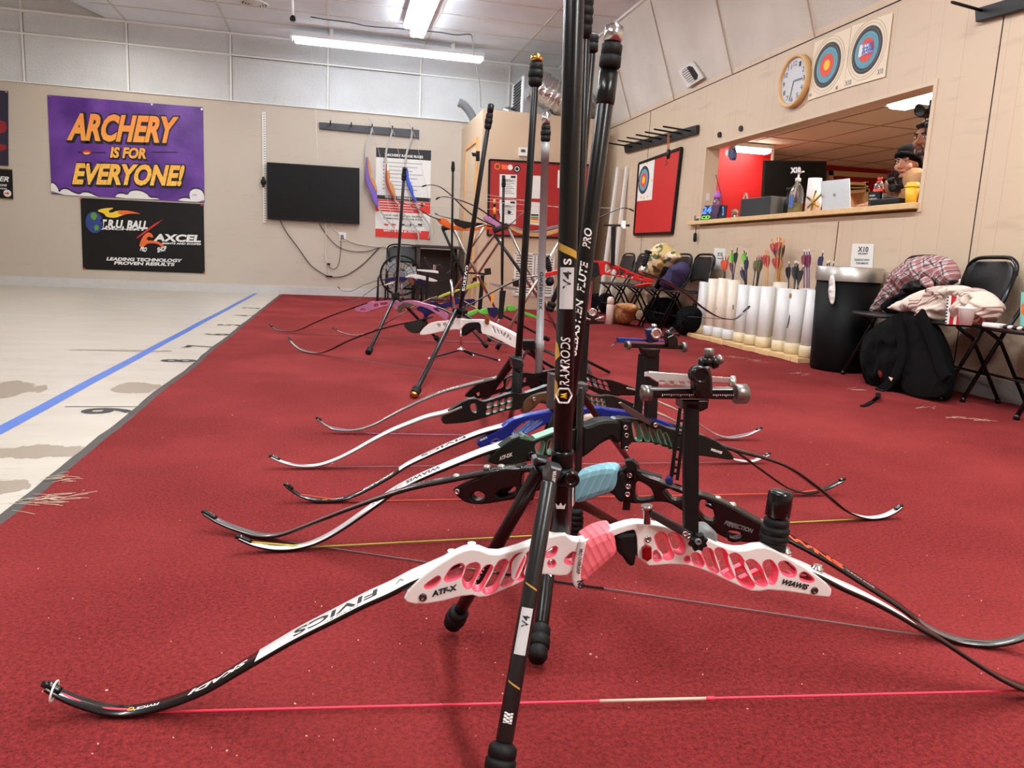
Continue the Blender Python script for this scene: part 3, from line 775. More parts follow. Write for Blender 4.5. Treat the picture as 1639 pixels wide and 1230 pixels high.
# outlet, cables
m_cab = mat('black_cable', (34, 32, 34), .5); m_cabw = mat('white_cable', (222, 216, 204), .5)
r = empty('wall_outlet', PB.hit(548, 386), 'white electrical outlet with plugs on the back wall below the television', 'outlet')
flat('cover_plate', PB, [(542.5, 372), (554, 372.6), (554, 386.5), (543, 386)], .012, m_white, r, off=.014, bev=.002, rnd=0)
flat('plug', PB, [(545.5, 376), (550, 376), (550, 382), (545.5, 382)], .03, m_grey, r, off=.042, bev=.003, rnd=0); flat('plug', PB, [(550.5, 378), (553.5, 378), (553.5, 383), (550.5, 383)], .03, m_white, r, off=.042, bev=.003, rnd=0)
def cable(px, rad, m, lab, cat='cable', pl=PB, off=.015, grp='cables on the back wall'):
    mb = MB(); mb.tube(spline([pl.hit(u, v, off) for u, v in px], 6), rad, 6); o = mb.build('cable', m); return tag(o, lab, cat, grp)
cable([(448, 353), (460, 374), (478, 398), (498, 425), (520, 440), (536, 444), (556, 440), (580, 424), (600, 404), (609, 396), (620, 397), (632, 398)], .006, m_cab, 'long black cable sagging from the left end of the television')
cable([(511, 358), (524, 378), (540, 394), (560, 402), (585, 403), (605, 397)], .005, m_cab, 'black cable sagging in a shallow curve below the outlet')
cable([(521.5, 358), (521, 395), (520, 410), (525, 425), (525, 438)], .007, m_cabw, 'straight white cable dropping from the television centre')
cable([(546, 382), (545, 405), (541, 425), (534, 431), (526, 428)], .004, m_cab, 'short black cable hanging straight down from the outlet')
cable([(552, 382), (565, 388), (580, 392), (600, 394.5), (632, 398)], .006, m_cabw, 'white cable running right from the outlet to the fan')
cable([(531, 358), (535, 367), (541, 372), (544, 377)], .004, m_cabw, 'thin white wavy cable between television and outlet')
o = MB().box(PB.hit(527, 442.5, .02), (.09, .03, .02), None, 0, .004).build('cable_connector', m_blk); tag(o, 'small black plug joining the sagging cable low on the wall', 'plug')
o = MB().box(PB.hit(526, 423, .02), (.04, .03, .03), None, 0, .004).build('cable_adapter', m_blk); tag(o, 'black adapter at the end of the straight white cable', 'plug')
# ceiling fixtures
m_lamp = mat('added_lamp_glow', (246, 250, 255), .5, var=0, emit=48); m_fix = mat('fixture_white', (225, 226, 226), .4)
def fixture(lab, p, q, w_=.14, two=True, grp=None, wrap=False):
    p = Vector(p); q = Vector(q); r = empty('ceiling_lamp', (p + q) / 2, lab, 'lamp', grp); d = (q - p).normalized(); sd = Vector((-d.y, d.x, 0))
    MB().beam(p + Vector((0, 0, .02)), q + Vector((0, 0, .02)), w_ + .03, .05, bev=.004).build('lamp_housing', m_fix, r)
    if wrap: MB().beam(p + d * .04 - Vector((0, 0, .035)), q - d * .02 - Vector((0, 0, .035)), w_, .055, bev=.02).build('diffuser', m_lamp, r)
    else:
        for s in (-1, 1): MB().tube([p + d * .03 + sd * s * w_ * .27 - Vector((0, 0, .03)), q - d * .03 + sd * s * w_ * .27 - Vector((0, 0, .03))], .02, 12).build('lamp_tube', m_lamp, r)
    mb = MB()
    for e in (p, q): mb.box(e - Vector((0, 0, .02)), (.03 if abs(d.x) > .5 else w_, w_ if abs(d.x) > .5 else .03, .04), None, 0, .003)
    mb.build('lamp_holder', m_fix, r); return r
pa = at(466, 62, z=3.3); pb_ = at(773, 97, z=3.3); yy = (pa.y + pb_.y) / 2
print('fixture1', pa, pb_)
m_lamp_, m_lamp = m_lamp, mat('lamp_glow_soft', (236, 247, 255), .5, var=0, emit=6)
FX1 = fixture('long glowing fluorescent lamp across the ceiling above the peg board', (pa.x, yy, 3.33), (pb_.x, yy, 3.33), .15, wrap=True, grp='ceiling lamps')
m_lamp = mat('lamp_glow_mid', (240, 248, 255), .5, var=0, emit=42)
mb = MB()
for u in (.2, .83): mb.box((pa.x + (pb_.x - pa.x) * u, yy, 3.40), (.05, .16, .12), None, 0, .004)
mb.each('lamp_bracket', m_fix, FX1)
pc = at(667, 58, z=3.39); print('fixture2', pc, at(655, 40, z=3.39), at(705, 0, z=3.39))
fixture('glowing twin tube fluorescent lamp running away from the camera', (pc.x, pc.y - .05, 3.40), (pc.x, pc.y - 2.45, 3.40), .17, grp='ceiling lamps')
pd = at(652, 42, z=3.40)
fixture('glowing fluorescent lamp left of the twin tube lamp at the top edge', (pd.x + .02, pd.y, 3.41), (pd.x + .02, pd.y - 2.4, 3.41), .12, grp='ceiling lamps')
m_lamp = m_lamp_  # the twin tube lamps below are out of view, added to brighten the room
fixture('twin tube ceiling lamp hanging nearest above the row of bows', (1.25, 3.4, 3.40), (1.25, 1.0, 3.40), .17, grp='ceiling lamps')
fixture('twin tube ceiling lamp behind the camera on the right', (1.6, -.4, 3.40), (1.6, -2.8, 3.40), .17, grp='ceiling lamps')
fixture('twin tube ceiling lamp behind the camera on the left', (-1.8, 1.6, 3.40), (-1.8, -.8, 3.40), .17, grp='ceiling lamps')
fixture('twin tube ceiling lamp above the left of the range', (-2.4, 6.2, 3.40), (-2.4, 3.8, 3.40), .17, grp='ceiling lamps')
# round ceiling vent
p = at(407, 5, z=ZC); r = empty('ceiling_vent', p, 'round slatted air vent in the flat ceiling at the top edge', 'vent')
mb = MB()
for k, rr_ in enumerate((.15, .115, .085, .055, .028)):
    pts = [p + Vector((rr_ * cos(a * pi / 16), rr_ * sin(a * pi / 16), -.008 - .006 * k)) for a in range(33)]; mb.tube(pts, .011 if k == 0 else .008, 6, cap=False)
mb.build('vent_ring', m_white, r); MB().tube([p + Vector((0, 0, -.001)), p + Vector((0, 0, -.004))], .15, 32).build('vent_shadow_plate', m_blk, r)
# clip lamp, wires at the ceiling
r = empty('ceiling_camera', at(468, 28, y=8.2), 'small black clip hanging under the ceiling near the top left', 'camera')
P_ = PY(8.2); flat('clip_body', P_, [(465, 24), (472, 24), (474, 33), (463, 32)], .05, m_blk, r, off=.02, bev=.006); MB().tube([P_.hit(468, 0), P_.hit(468.5, 25)], .012, 8).build('clip_stem', m_tbar, r)
PW = PY(10.6)
cable([(480, -6), (497, 6), (496, 20), (497, 38), (494, 55), (499, 90), (503, 140), (506, 200), (509, 262)], .004, m_cabw, 'thin white pull string hanging in front of the tiles and peg board', 'string', PY(WB - .12), 0)
PCEIL = PZ(ZC - .03)
cable([(497, 27), (520, 31), (560, 36), (590, 42), (640, 46), (663, 48)], .006, m_cab, 'dark wire running along the ceiling left of the twin lamp', 'wire', PCEIL, 0, 'ceiling wires')
cable([(684, 50), (705, 52), (730, 56), (752, 55), (756, 62)], .006, m_cab, 'dark wire running along the ceiling right of the twin lamp', 'wire', PCEIL, 0, 'ceiling wires')
cable([(756, 62), (758, 85), (764, 115), (768, 140), (770, 172)], .006, mat('grey_wire', (120, 118, 116), .5), 'thin grey wire dropping from the ceiling onto the closet', 'wire', PY(9.9), 0, 'ceiling wires')
# ================================================================== CLOSET in the corner
YC = 9.63; XC0, XC1, ZCL = 1.78, 3.235, 2.47
PC = PY(YC)
st_ = struct(R1('wall_closet', XC0, XC1, YC, WB - .001, .001, ZCL, m_closet))
# side door of the closet (faces left)
PS = PX(XC0)
r = tag(empty('door_1', PS.hit(750, 460)), None, None, None, 'structure')
mb = MB(); y0, y1 = YC + .28, YC + 1.05
rect(mb, XC0 - .03, XC0 - .001, y0 - .06, y0, 0, 2.1); rect(mb, XC0 - .03, XC0 - .001, y1, y1 + .06, 0, 2.1); rect(mb, XC0 - .03, XC0 - .001, y0 - .06, y1 + .06, 2.1, 2.16)
mb.build('door_frame', mat('pine', (216, 166, 108), .5, var=.1, vs=12), r); mb = MB(); rect(mb, XC0 - .016, XC0 - .001, y0, y1, .01, 2.1); mb.build('door_panel', mat('door_beige', (222, 196, 164), .5), r)
# louvre vent low on the closet
r = empty('louvre_vent', PC.hit(855, 480), 'white slatted vent low on the closet wall', 'vent')
mb = MB(); a = PC.st(824, 405); b = PC.st(884, 474); 
for x0, x1 in ((a.x, (a.x + b.x) / 2 - .01), ((a.x + b.x) / 2 + .01, b.x)):
    for z in range(16): zz = b.y + (a.y - b.y) * (z + .5) / 16; mb.box(((x0 + x1) / 2, YC - .014, zz), (x1 - x0 - .04, .022, .008), Matrix.Rotation(.6, 3, 'X'))
mb.build('slats', m_white, r); mb = MB()
for x0, x1 in ((a.x, (a.x + b.x) / 2 - .01), ((a.x + b.x) / 2 + .01, b.x)):
    for xx in (x0 + .01, x1 - .01): rect(mb, xx - .012, xx + .012, YC - .025, YC - .001, b.y, a.y)
    for zz in (b.y, a.y): rect(mb, x0, x1, YC - .025, YC - .001, zz - .012, zz + .012)
mb.build('vent_frame', m_white, r)
# thermostat
r = empty('thermostat', PC.hit(839, 250), 'white thermostat on the closet wall above the red board', 'thermostat')
flat('housing', PC, [(831, 236), (850, 237), (850, 250.5), (831, 249.5)], .03, m_white, r, off=.031, bev=.004, rnd=0); flat('display', PC, [(834, 239), (841, 239.4), (841, 244), (834, 243.6)], .002, mat('lcd', (80, 88, 76), .3), r, off=.0325, bev=0, rnd=0)
# black camera bracket at closet corner
r = empty('wall_camera', PC.hit(764, 250), 'small black camera bracket on the left corner of the closet', 'camera')
flat('bracket_plate', PC, [(762, 242), (768, 242), (768, 258), (762, 258)], .02, m_blk, r, off=.03, rnd=0); flat('camera_body', PC, [(755.5, 244), (764, 245), (763, 250), (757, 250)], .05, m_blk, r, off=.07, bev=.008, rnd=0)
# red pin board
r = empty('red_notice_board', PC.hit(845, 383), 'red notice board with black frame, papers and stickers on the closet', 'board')
bp = [(783.5, 256), (951, 265), (945, 383), (780.5, 376.5)]
flat('board_face', PC, bp, .018, mat('board_red', (168, 28, 24), .5), r, off=.02, bev=0, rnd=0)
mb = MB(); cs = [PC.hit(*p_, .014) for p_ in bp]
for i in range(4): mb.beam(cs[i], cs[(i + 1) % 4], .024, .03, (0, 1, 0))
mb.build('board_frame', m_blk, r)
def sheet(px, prt=True, k=0):
    o = flat('paper_sheet', PC, px, .001, m_paper, r, off=.022, bev=0, rnd=0)
    if prt:
        a_, b_, c_, d_ = [PC.st(*p) for p in px]; mb = MB()
        for j in range(9):
            t0 = .22 + j * .075
            if k and j > 5: break
            l, rr2 = a_.lerp(d_, t0), b_.lerp(c_, t0); A_, B_ = l.lerp(rr2, .15), l.lerp(rr2, .6 + .25 * ((j * 7) % 3) / 2)
            plate(mb, PC, [A_, B_, B_ + Vector((0, -.005)), A_ + Vector((0, -.005))], (), .0004, .0226, 0, 0)
        for t0, t1 in ((.1, .3), (.62, .9)):
            l, rr2 = a_.lerp(d_, .05), b_.lerp(c_, .05); A_, B_ = l.lerp(rr2, t0), l.lerp(rr2, t1); plate(mb, PC, [A_, B_, B_ - Vector((0, .03)), A_ - Vector((0, .03))], (), .0004, .0226, 0, 0)
        mb.build('paper_print', m_ink, o)
sheet([(800, 279), (827.5, 280), (826.5, 317), (799.5, 315.5)]); sheet([(799.5, 320), (826.5, 321), (825.5, 359), (799, 357)], True, 1)
sheet([(850, 281), (872.5, 282), (872, 319), (849, 317.5)], False); sheet([(848, 323), (871, 325), (870, 362), (846.5, 359)], False); sheet([(893, 272.5), (912, 273.5), (911, 302), (892, 301)], False)
mb = MB()
disc(mb, PC, (796, 266.5), .04, .0215); disc(mb, PC, (796, 266.5), .026, .0225, .001, 2); disc(mb, PC, (816.5, 268), .034, .0215, .001, 1); disc(mb, PC, (827.5, 270.5), .048, .0215, .001, 3); disc(mb, PC, (827.5, 270.5), .032, .0225, .001, 1); disc(mb, PC, (827.5, 270.5), .022, .0232, .001, 3)
plate(mb, PC, ppx(PC, [(802, 263.5), (811, 264.5), (811, 272), (802.5, 271)]), (), .001, .0215, 0, 0, mi=0)
disc(mb, PC, (815, 340), .022, .0235, .001, 3)
for i, (m_, v) in enumerate(((3, 343), (4, 347), (0, 350), (5, 354))): plate(mb, PC, ppx(PC, [(849, v), (861, v + .4), (861, v + 3), (849, v + 2.6)]), (), .001, .0235, 0, 0, mi=m_)
mb.each('sticker', [m_orange, m_white, mat('brown_print', (120, 60, 30), .5), m_blkink, m_grn, m_yel], r)
qtext(r, 'heading', PC, [('RANGE RULES', (803, 289.5), (824, 290.3), .018), ('RANGE RULES', (803, 331), (824, 331.8), .018)], m_ink, .01, 0, .0235)
# duct box, foil duct, conduit on the closet roof
m_foil = mat('foil', (206, 206, 208), .22, 1, var=.1, vs=12, bump=1, bs=26)
r = empty('duct_box', (2.42, 10.2, ZCL), 'sheet metal duct box with grille standing on the closet roof', 'duct')
P_ = PY(10.1)
def dx_(u, v, y): return at(u, v, y=y)
b0 = at(824, 184, y=10.0); x0 = at(836, 150, y=10.0).x; x1 = at(880, 150, y=10.0).x; zt_ = at(836, 117, y=10.0).z
mb = MB(); rect(mb, x0 + .02, x1, 10.0, 10.62, ZCL, zt_); mb.build('box_body', mat('galvanised', (178, 182, 186), .35, .8, var=.2, vs=5), r)
mb = MB(); 
for k in range(11): zz = ZCL + .12 + (zt_ - ZCL - .18) * k / 10; mb.box((x0 + .012, 10.31, zz), (.018, .5, .012))
mb.build('grille_slats', mat('grille_dark', (60, 62, 64), .5), r)
mb = MB(); rect(mb, x0 - .002, x0 + .02, 10.03, 10.07, ZCL + .05, zt_ - .03); rect(mb, x0 - .002, x0 + .02, 10.56, 10.6, ZCL + .05, zt_ - .03); mb.build('grille_frame', m_white, r)
pts = [at(u, v, y=y) for u, v, y in ((855, 135, 10.0), (880, 150, 9.96), (905, 165, 10.0), (930, 172, 10.2), (950, 175, 10.6))]
pts = spline(pts, 12); mb = MB(); mb.tube(pts, [.2 + .012 * sin(i * 2.1) + .015 * noise.noise(Vector((i * .6, 0, 0))) for i in range(len(pts))], 22)
mb.v = [p + Vector((noise.noise(p * 14), noise.noise(p * 14 + Vector((5, 0, 0))), noise.noise(p * 14 + Vector((0, 7, 0))))) * .02 for p in mb.v]
tag(mb.build('foil_duct', m_foil), 'crinkled silver foil duct on top of the closet', 'duct')
mb = MB(); p = at(815, 180, y=10.2); mb.ball(p, (.12, .1, .05), 0, 16); mb.v = [q + Vector((0, 0, noise.noise(q * 22))) * .04 for q in mb.v]
tag(mb.build('foil_scrap', m_foil), 'crumpled foil scrap on the closet roof left of the duct box', 'foil')
P_ = PY(10.7); mb = MB(); mb.tube(spline([P_.hit(*q_) for q_ in ((734, 164), (742, 168), (750, 177), (756, 187), (759, 196))], 8), .055, 12); tag(mb.build('conduit_hose', mat('hose_grey', (120, 122, 126), .5)), 'short grey flexible hose curving up left of the closet', 'hose')
# smoke coloured table, fan and folding chair by the back wall come with the furniture
# ================================================================== RIGHT WALL AND FURNITURE
PR = Plane((WR - .001, 0, 0), (0, 1, 0))
m_chair = mat('chair_black', (14, 14, 15), .38, var=.1); m_seat = mat('chair_vinyl', (30, 30, 32), .42, var=.1, bump=.15, bs=60); m_tubem = mat('chair_tube', (22, 22, 24), .25, .3)
def make_chair(name, lab, grp):
    r = empty(name, (0, 0, 0), lab, 'chair', grp)
    w2 = .225
    def L(p): return Vector(p)
    mb = MB(); n = 9; V = []; F = []
    for z, y0, ww in ((.50, -.085, .185), (.53, -.09, .205), (.61, -.103, .213), (.68, -.115, .213), (.72, -.121, .2), (.745, -.125, .165), (.753, -.127, .12)):
        for i in range(n): t = -1 + 2 * i / (n - 1); V.append((t * ww, y0 - .02 * (1 - t * t) , z + (.028 * (1 - t * t) if z < .54 else 0)))
    R_ = 7
    for j in range(R_ - 1):
        for i in range(n - 1): a = j * n + i; F.append((a, a + 1, a + n + 1, a + n))
    k = len(V); V2 = [(x, y - .012, z) for x, y, z in V]; F2 = [tuple(i + k for i in f[::-1]) for f in F]
    bd = [i for i in range(n)] + [j * n + n - 1 for j in range(1, R_)] + [(R_ - 1) * n + i for i in range(n - 2, -1, -1)] + [j * n for j in range(R_ - 2, 0, -1)]
    F3 = [(bd[i], bd[i - 1], bd[i - 1] + k, bd[i] + k) for i in range(len(bd))]
    mb.add(V + V2, F + F2 + F3, 0, True); mb.build('backrest', m_seat, r)
    pl = Plane((0, 0, .41), (1, 0, 0), (0, 1, 0)); mb = MB()
    plate(mb, pl, [(-.2, -.17), (.2, -.17), (.215, .1), (.19, .2), (-.19, .2), (-.215, .1)], (), .022, 0, .008, 2)
    mb.build('seat', m_seat, r)
    for s in (-1, 1):
        # back upright runs down to the front foot, seat leg runs down to the rear foot
        MB().tube([(s * w2, -.132, .70), (s * w2, -.09, .55), (s * w2, .0, .385), (s * w2, .165, .02)], .011, 8).tube([(s * w2, .163, .026), (s * w2, .168, .0)], .014, 8).build('leg', m_tubem, r)
        MB().tube([(s * (w2 - .02), .12, .40), (s * (w2 - .02), .03, .34), (s * (w2 - .02), -.15, .02)], .010, 8).tube([(s * (w2 - .02), -.148, .024), (s * (w2 - .02), -.153, 0)], .013, 8).build('leg', m_tubem, r)
    pts = spline([Vector(p) for p in ((-w2, -.13, .68), (-w2 + .01, -.135, .73), (-w2 + .055, -.14, .762), (-.1, -.142, .774), (.1, -.142, .774), (w2 - .055, -.14, .762), (w2 - .01, -.135, .73), (w2, -.13, .68))], 5)
    MB().tube(pts, .011, 8).build('back_frame', m_tubem, r)
    MB().tube([(-w2, .10, .17), (w2, .10, .17)], .007, 8).build('crossbar', m_tubem, r)
    MB().tube([(-w2 + .02, -.08, .15), (w2 - .02, -.08, .15)], .007, 8).build('crossbar', m_tubem, r)
    return r
ch0 = make_chair('folding_chair', 'black folding chair with the patterned glasses case and teal pouch at the right edge', 'folding chairs')
RZ = pi / 2 - .25; ch0.location = (3.375, 3.04, 0); ch0.rotation_euler = (0, 0, RZ)
chairs = [((3.375, 3.51, 0), RZ, 'black folding chair holding the cream sweater, popcorn box and foam cup behind the backpack'),
  ((3.34, 3.98, 0), RZ, 'black folding chair with the plaid shirt over its back beside the trash can'),
  ((3.375, 2.57, 0), RZ, 'black folding chair just beyond the right edge of the photo'),
  ((3.33, 6.74, 0), RZ + .2, 'black folding chair standing just left of the white arrow tubes'),
  ((3.33, 7.21, 0), RZ + .2, 'black folding chair in the back row with the navy bag'),
  ((3.33, 7.70, 0), RZ + .2, 'black folding chair in the back row with the camouflage bag'),
  ((3.33, 8.2, 0), RZ + .2, 'black folding chair in the back row behind the red bow riser'),
  ((3.33, 8.7, 0), RZ + .2, 'black folding chair farthest back in the row along the right wall'),
  ((.93, 10.8, 0), pi - .12, 'black folding chair standing behind the floor fan at the back wall')]
for loc, rz, lab in chairs:
    c = copytree(ch0, loc, None, lab); c.rotation_euler = (0, 0, rz)
# rack of white tubes
r = empty('arrow_stand', (3.37, 5.63, 0), 'low wooden base board under the row of white arrow tubes', 'stand')
m_pine = mat('pine_wood', (226, 190, 138), .6, var=.15, vs=22, bump=.2, bs=60)
yy = 4.76; k = 0; rr = random.Random(3)
while yy < 6.5:
    l = rr.choice((.07, .09, .2, .14)); mb = MB(); mb.box((3.38 + (-.003 * (k % 2)), yy + l / 2 - .003, .018 + .002 * (k % 3)), (.27, l - .003, .036), None, 0, .003); mb.build('wood_block', m_pine, r); yy += l; k += 1
m_pvc = mat('pvc_white', (226, 226, 226), .35, var=.03); m_pvcc = mat('pvc_cream', (240, 228, 212), .4, var=.03); m_cap = mat('cream_cap', (234, 218, 180), .45, var=.04)
def tube_thing(b, t, X, body, capm, lab, rad=.056, x2=1):
    p = at(*b, x=X); q = at(*t, x=X); top = q.z; c_ = Vector((X, p.y, .042)); r = empty('arrow_tube', c_, lab, 'tube', 'white arrow tubes')
    T = Vector((X + .0, (p.y * .6 + q.y * .4), top)); d = (T - c_)
    mb = MB(); Lt = d.length; mb.prof(c_, T, [(.02, rad), (Lt, rad), (Lt, rad - .004), (.12, rad - .004)], 24); mb.build('tube_body', body, r)
    mb = MB(); mb.tube([c_, c_ + d * .16, c_ + d * .165], [rad + .007, rad + .006, rad], 20); mb.build('tube_socket', capm, r)
    return c_, T
TUBES = []
o8 = lambda u, v: (1100 + u / 5.125, 360 + v / 5.125)
m_sock = mat('grey_socket', (226, 228, 232), .4)
m_pvcg = mat('pvc_grey', (232, 233, 233), .35, var=.03)
for b, t, X, bm_, cm, lab in [((112, 862), (158, 470), 3.36, m_pvcg, m_cap, 'white arrow tube at the far left end of the tube row'), ((184, 880), (238, 445), 3.36, m_pvcc, m_sock, 'cream arrow tube with printed line, second from the left'),
  ((264, 895), (315, 440), 3.36, m_pvcc, m_sock, 'cream arrow tube without arrows print line, third from the left'), ((345, 910), (393, 453), 3.36, m_pvcc, m_sock, 'cream arrow tube with printed line, fourth from the left'),
  ((435, 935), (482, 492), 3.36, m_pvcg, m_cap, 'white arrow tube fifth from the left, with cream socket'), ((527, 955), (570, 503), 3.36, m_pvcg, m_cap, 'white arrow tube sixth from the left, near the olive arrows'),
  ((622, 975), (668, 507), 3.36, m_pvcg, m_cap, 'white arrow tube seventh from the left, with red feathered arrows'), ((757, 1005), (805, 520), 3.36, m_pvcg, m_cap, 'white arrow tube eighth from the left, in front of the wooden arrows'),
  ((862, 1025), (912, 530), 3.36, m_pvcg, m_cap, 'white arrow tube with a brown stain near its rim'), ((985, 1060), (1068, 535), 3.36, m_pvcg, m_cap, 'grey white arrow tube nearest the camera'),
  ((1090, 1040), (1145, 540), 3.45, m_pvcc, m_cap, 'white arrow tube half hidden behind the trash can'), ((722, 980), (755, 470), 3.47, m_pvcc, m_cap, 'tall cream arrow tube in the rear row holding the wooden arrows'), ((940, 1010), (985, 520), 3.47, m_pvc, m_cap, 'rear row arrow tube holding purple arrows')]:
    TUBES.append(tube_thing(o8(*b), o8(*t), X, bm_, cm, lab))
ps = TUBES[8][1] - Vector((.057, -.01, .05)); MB().ball(ps, (.002, .018, .02)).build('stain', mat('glue_stain', (176, 130, 70), .6), [o for o in COL.objects if o.get('label', '').startswith('white arrow tube with a brown')][0])
for i in (1, 3):   # printed line along two tubes
    c_, T = TUBES[i]; o = [q for q in COL.objects if q.get('category') == 'tube'][i]; mb = MB()
    for k in range(34): a = c_.lerp(T, .2 + .75 * k / 34); mb.box(a + Vector((-.0565, -.004, 0)), (.001, .004, .006 if k % 4 else .002))
    mb.build('printed_line', m_ink, o)
# arrows
def arrow_proto(shaft, v1, v2, nock, wood=False):
    r = empty('arrow', (0, 0, 0), 'x', 'arrow', 'arrows in the tubes')
    MB().tube([(0, 0, 0), (0, 0, -.46)], .0042, 7).build('shaft', shaft, r)
    for k in range(3):
        a = 2 * pi * k / 3 + .4; d = Vector((cos(a), sin(a), 0)); n_ = Vector((-d.y, d.x, 0)); prof = [(.0, -.022), (.017, -.03), (.02, -.05), (.016, -.085), (.0, -.125)]
        mb = MB(); V = [d * (x + .004) + Vector((0, 0, z)) + n_ * s for s in (-.0007, .0007) for x, z in prof]
        mb.add(V, [(0, 1, 2, 3, 4), (9, 8, 7, 6, 5), (0, 5, 6, 1), (1, 6, 7, 2), (2, 7, 8, 3), (3, 8, 9, 4)]); mb.build('vane', v1 if k else v2, r)
    MB().tube([(0, 0, 0), (0, 0, .018)], [.005, .004], 7).build('nock', nock, r); return r
cl = lambda n_, c_: mat(n_, c_, .5, var=.05)
V_o = cl('vane_orange', (226, 84, 36)); V_g = cl('vane_green', (120, 200, 50)); V_k = cl('vane_black', (24, 24, 30)); V_r = cl('vane_red', (170, 30, 30)); V_m = cl('vane_maroon', (120, 24, 50)); V_ol = cl('vane_olive', (110, 106, 60)); V_n = cl('vane_navy', (40, 44, 84)); V_w = cl('vane_white', (230, 228, 220))
N_o = cl('nock_orange', (240, 130, 80)); N_w = cl('nock_white', (240, 236, 226)); N_p = cl('nock_pink', (236, 110, 120)); S_k = cl('shaft_black', (30, 30, 34)); S_w = cl('shaft_wood', (206, 150, 84)); S_p = cl('shaft_violet', (84, 60, 120)); S_g = cl('shaft_grey', (120, 116, 110))
AR = [(2, 'o', 292, 270, 'orange feathered'), (2, 'o', 313, 270, 'orange feathered'), (2, 'o', 335, 272, 'orange feathered'), (3, 'g', 368, 208, 'green feathered'), (3, 'k2', 410, 205, 'dark green'), (3, 'p', 365, 285, 'violet'),
 (4, 'g', 468, 212, 'green and black'), (4, 'g', 483, 227, 'green'), (4, 'n', 490, 262, 'navy'), (4, 'n', 447, 345, 'dark blue leaning'), (5, 'ol', 572, 272, 'dark olive'), (5, 'ol', 590, 268, 'olive pink nocked'), (5, 'ol', 606, 264, 'olive pink nocked'), (5, 'ol', 617, 272, 'olive pink nocked'),
 (6, 'r', 645, 222, 'red feathered wooden'), (6, 'r', 664, 228, 'red feathered wooden'), (11, 'r', 695, 130, 'tall red'), (11, 'r', 737, 122, 'tall red'), (11, 'kw', 725, 160, 'black feathered wooden'), (11, 'r', 757, 118, 'tall red'), (11, 'r', 769, 122, 'tall red'), (11, 'kw', 793, 140, 'black feathered wooden'), (11, 'kw', 780, 160, 'black feathered wooden'), (11, 'r', 712, 250, 'short red wooden'), (11, 'r', 745, 240, 'short red wooden'), (11, 'r', 770, 250, 'short red wooden'),
 (7, 'k', 835, 320, 'black'), (8, 'k', 884, 318, 'black white nocked'), (8, 'k', 897, 315, 'black white nocked'), (8, 'k', 910, 325, 'black white nocked'), (8, 'k', 950, 348, 'black leaning'), (12, 'm', 960, 222, 'maroon white nocked'), (12, 'm', 981, 226, 'maroon white nocked'), (12, 'm', 1001, 220, 'maroon white nocked'),
 (9, 'n', 1112, 232, 'navy leaning'), (10, 'k', 1150, 318, 'black'), (10, 'k', 1166, 312, 'black'), (10, 'r2', 1198, 320, 'red and black')]
TL = {2: 'third tube from the left', 3: 'fourth tube from the left', 4: 'fifth tube from the left', 5: 'sixth tube from the left', 6: 'seventh tube from the left', 7: 'eighth tube from the left', 8: 'brown stained tube', 9: 'tube nearest the camera', 10: 'tube behind the trash can', 11: 'tall rear tube', 12: 'rear tube'}
protos = {}
SP = {'o': (S_k, V_o, V_o, N_o), 'g': (S_k, V_g, V_k, N_w), 'k2': (S_k, V_k, V_g, S_k), 'p': (S_p, V_m, V_k, S_k), 'n': (S_k, V_n, V_k, N_w), 'ol': (S_k, V_ol, V_ol, N_p), 'r': (S_w, V_r, V_k, N_o), 'kw': (S_w, V_k, V_r, N_o), 'k': (S_k, V_k, V_k, N_w), 'm': (S_p, V_m, V_m, N_w), 'r2': (S_g, V_r, V_k, N_w)}
cnt = {}
for ti, k, u, v, d in AR: cnt[(ti, d)] = cnt.get((ti, d), 0) + 1
seen = {}
for ti, k, u, v, d in AR:
    c_, T = TUBES[ti]; top = at(*o8(u, v), x=T.x + rr.uniform(-.02, .02)); key = (ti, d); seen[key] = seen.get(key, 0) + 1
    # stay inside the mouth of the tube
    e = Vector((T.x + rr.uniform(-.02, .02), T.y + max(-.04, min(.04, (top.y - T.y) * .5)), T.z)); ax = (top - e).normalized()
    lab = '%s arrow in the %s' % (d, TL[ti])
    if cnt[key] > 1: lab = '%s %s arrow in the %s' % (('leftmost', 'second', 'third', 'fourth')[seen[key] - 1], d, TL[ti])
    if k not in protos: a = protos[k] = arrow_proto(*SP[k]); a.location = top; a['label'] = lab
    else: a = copytree(protos[k], top, None, lab)
    ax2 = (top - (c_ + (e - c_) * .62)).normalized() if ti in (2, 3, 5) else ax
    a.rotation_euler = Vector((0, 0, 1)).rotation_difference(ax).to_euler()
# trash can
r = empty('trash_can', (3.36, 4.46, 0), 'tall black trash can with brushed steel rim band beside the arrow tubes', 'trash can')
c_ = Vector((3.36, 4.46, 0)); mb = MB(); mb.tube([c_, c_ + Vector((0, 0, .02)), c_ + Vector((0, 0, .6))], [.175, .185, .2], 32); mb.build('can_body', mat('can_black', (6, 6, 7), .55, spec=.15), r)
mb = MB(); mb.prof(c_, c_ + Vector((0, 0, 1)), [(.60, .208), (.69, .212), (.695, .206), (.69, .2), (.6, .198)], 32, cap=False); mb.build('steel_rim', mat('brushed_steel', (186, 182, 176), .35, .9, var=.15, vs=3), r)
puff('bin_liner', PX(3.17), [(1329, 441), (1335, 440), (1337, 460), (1336, 482), (1332, 490), (1327, 480), (1326, 460)], .012, mat('white_liner', (228, 226, 222), .3), r, fold=.006)
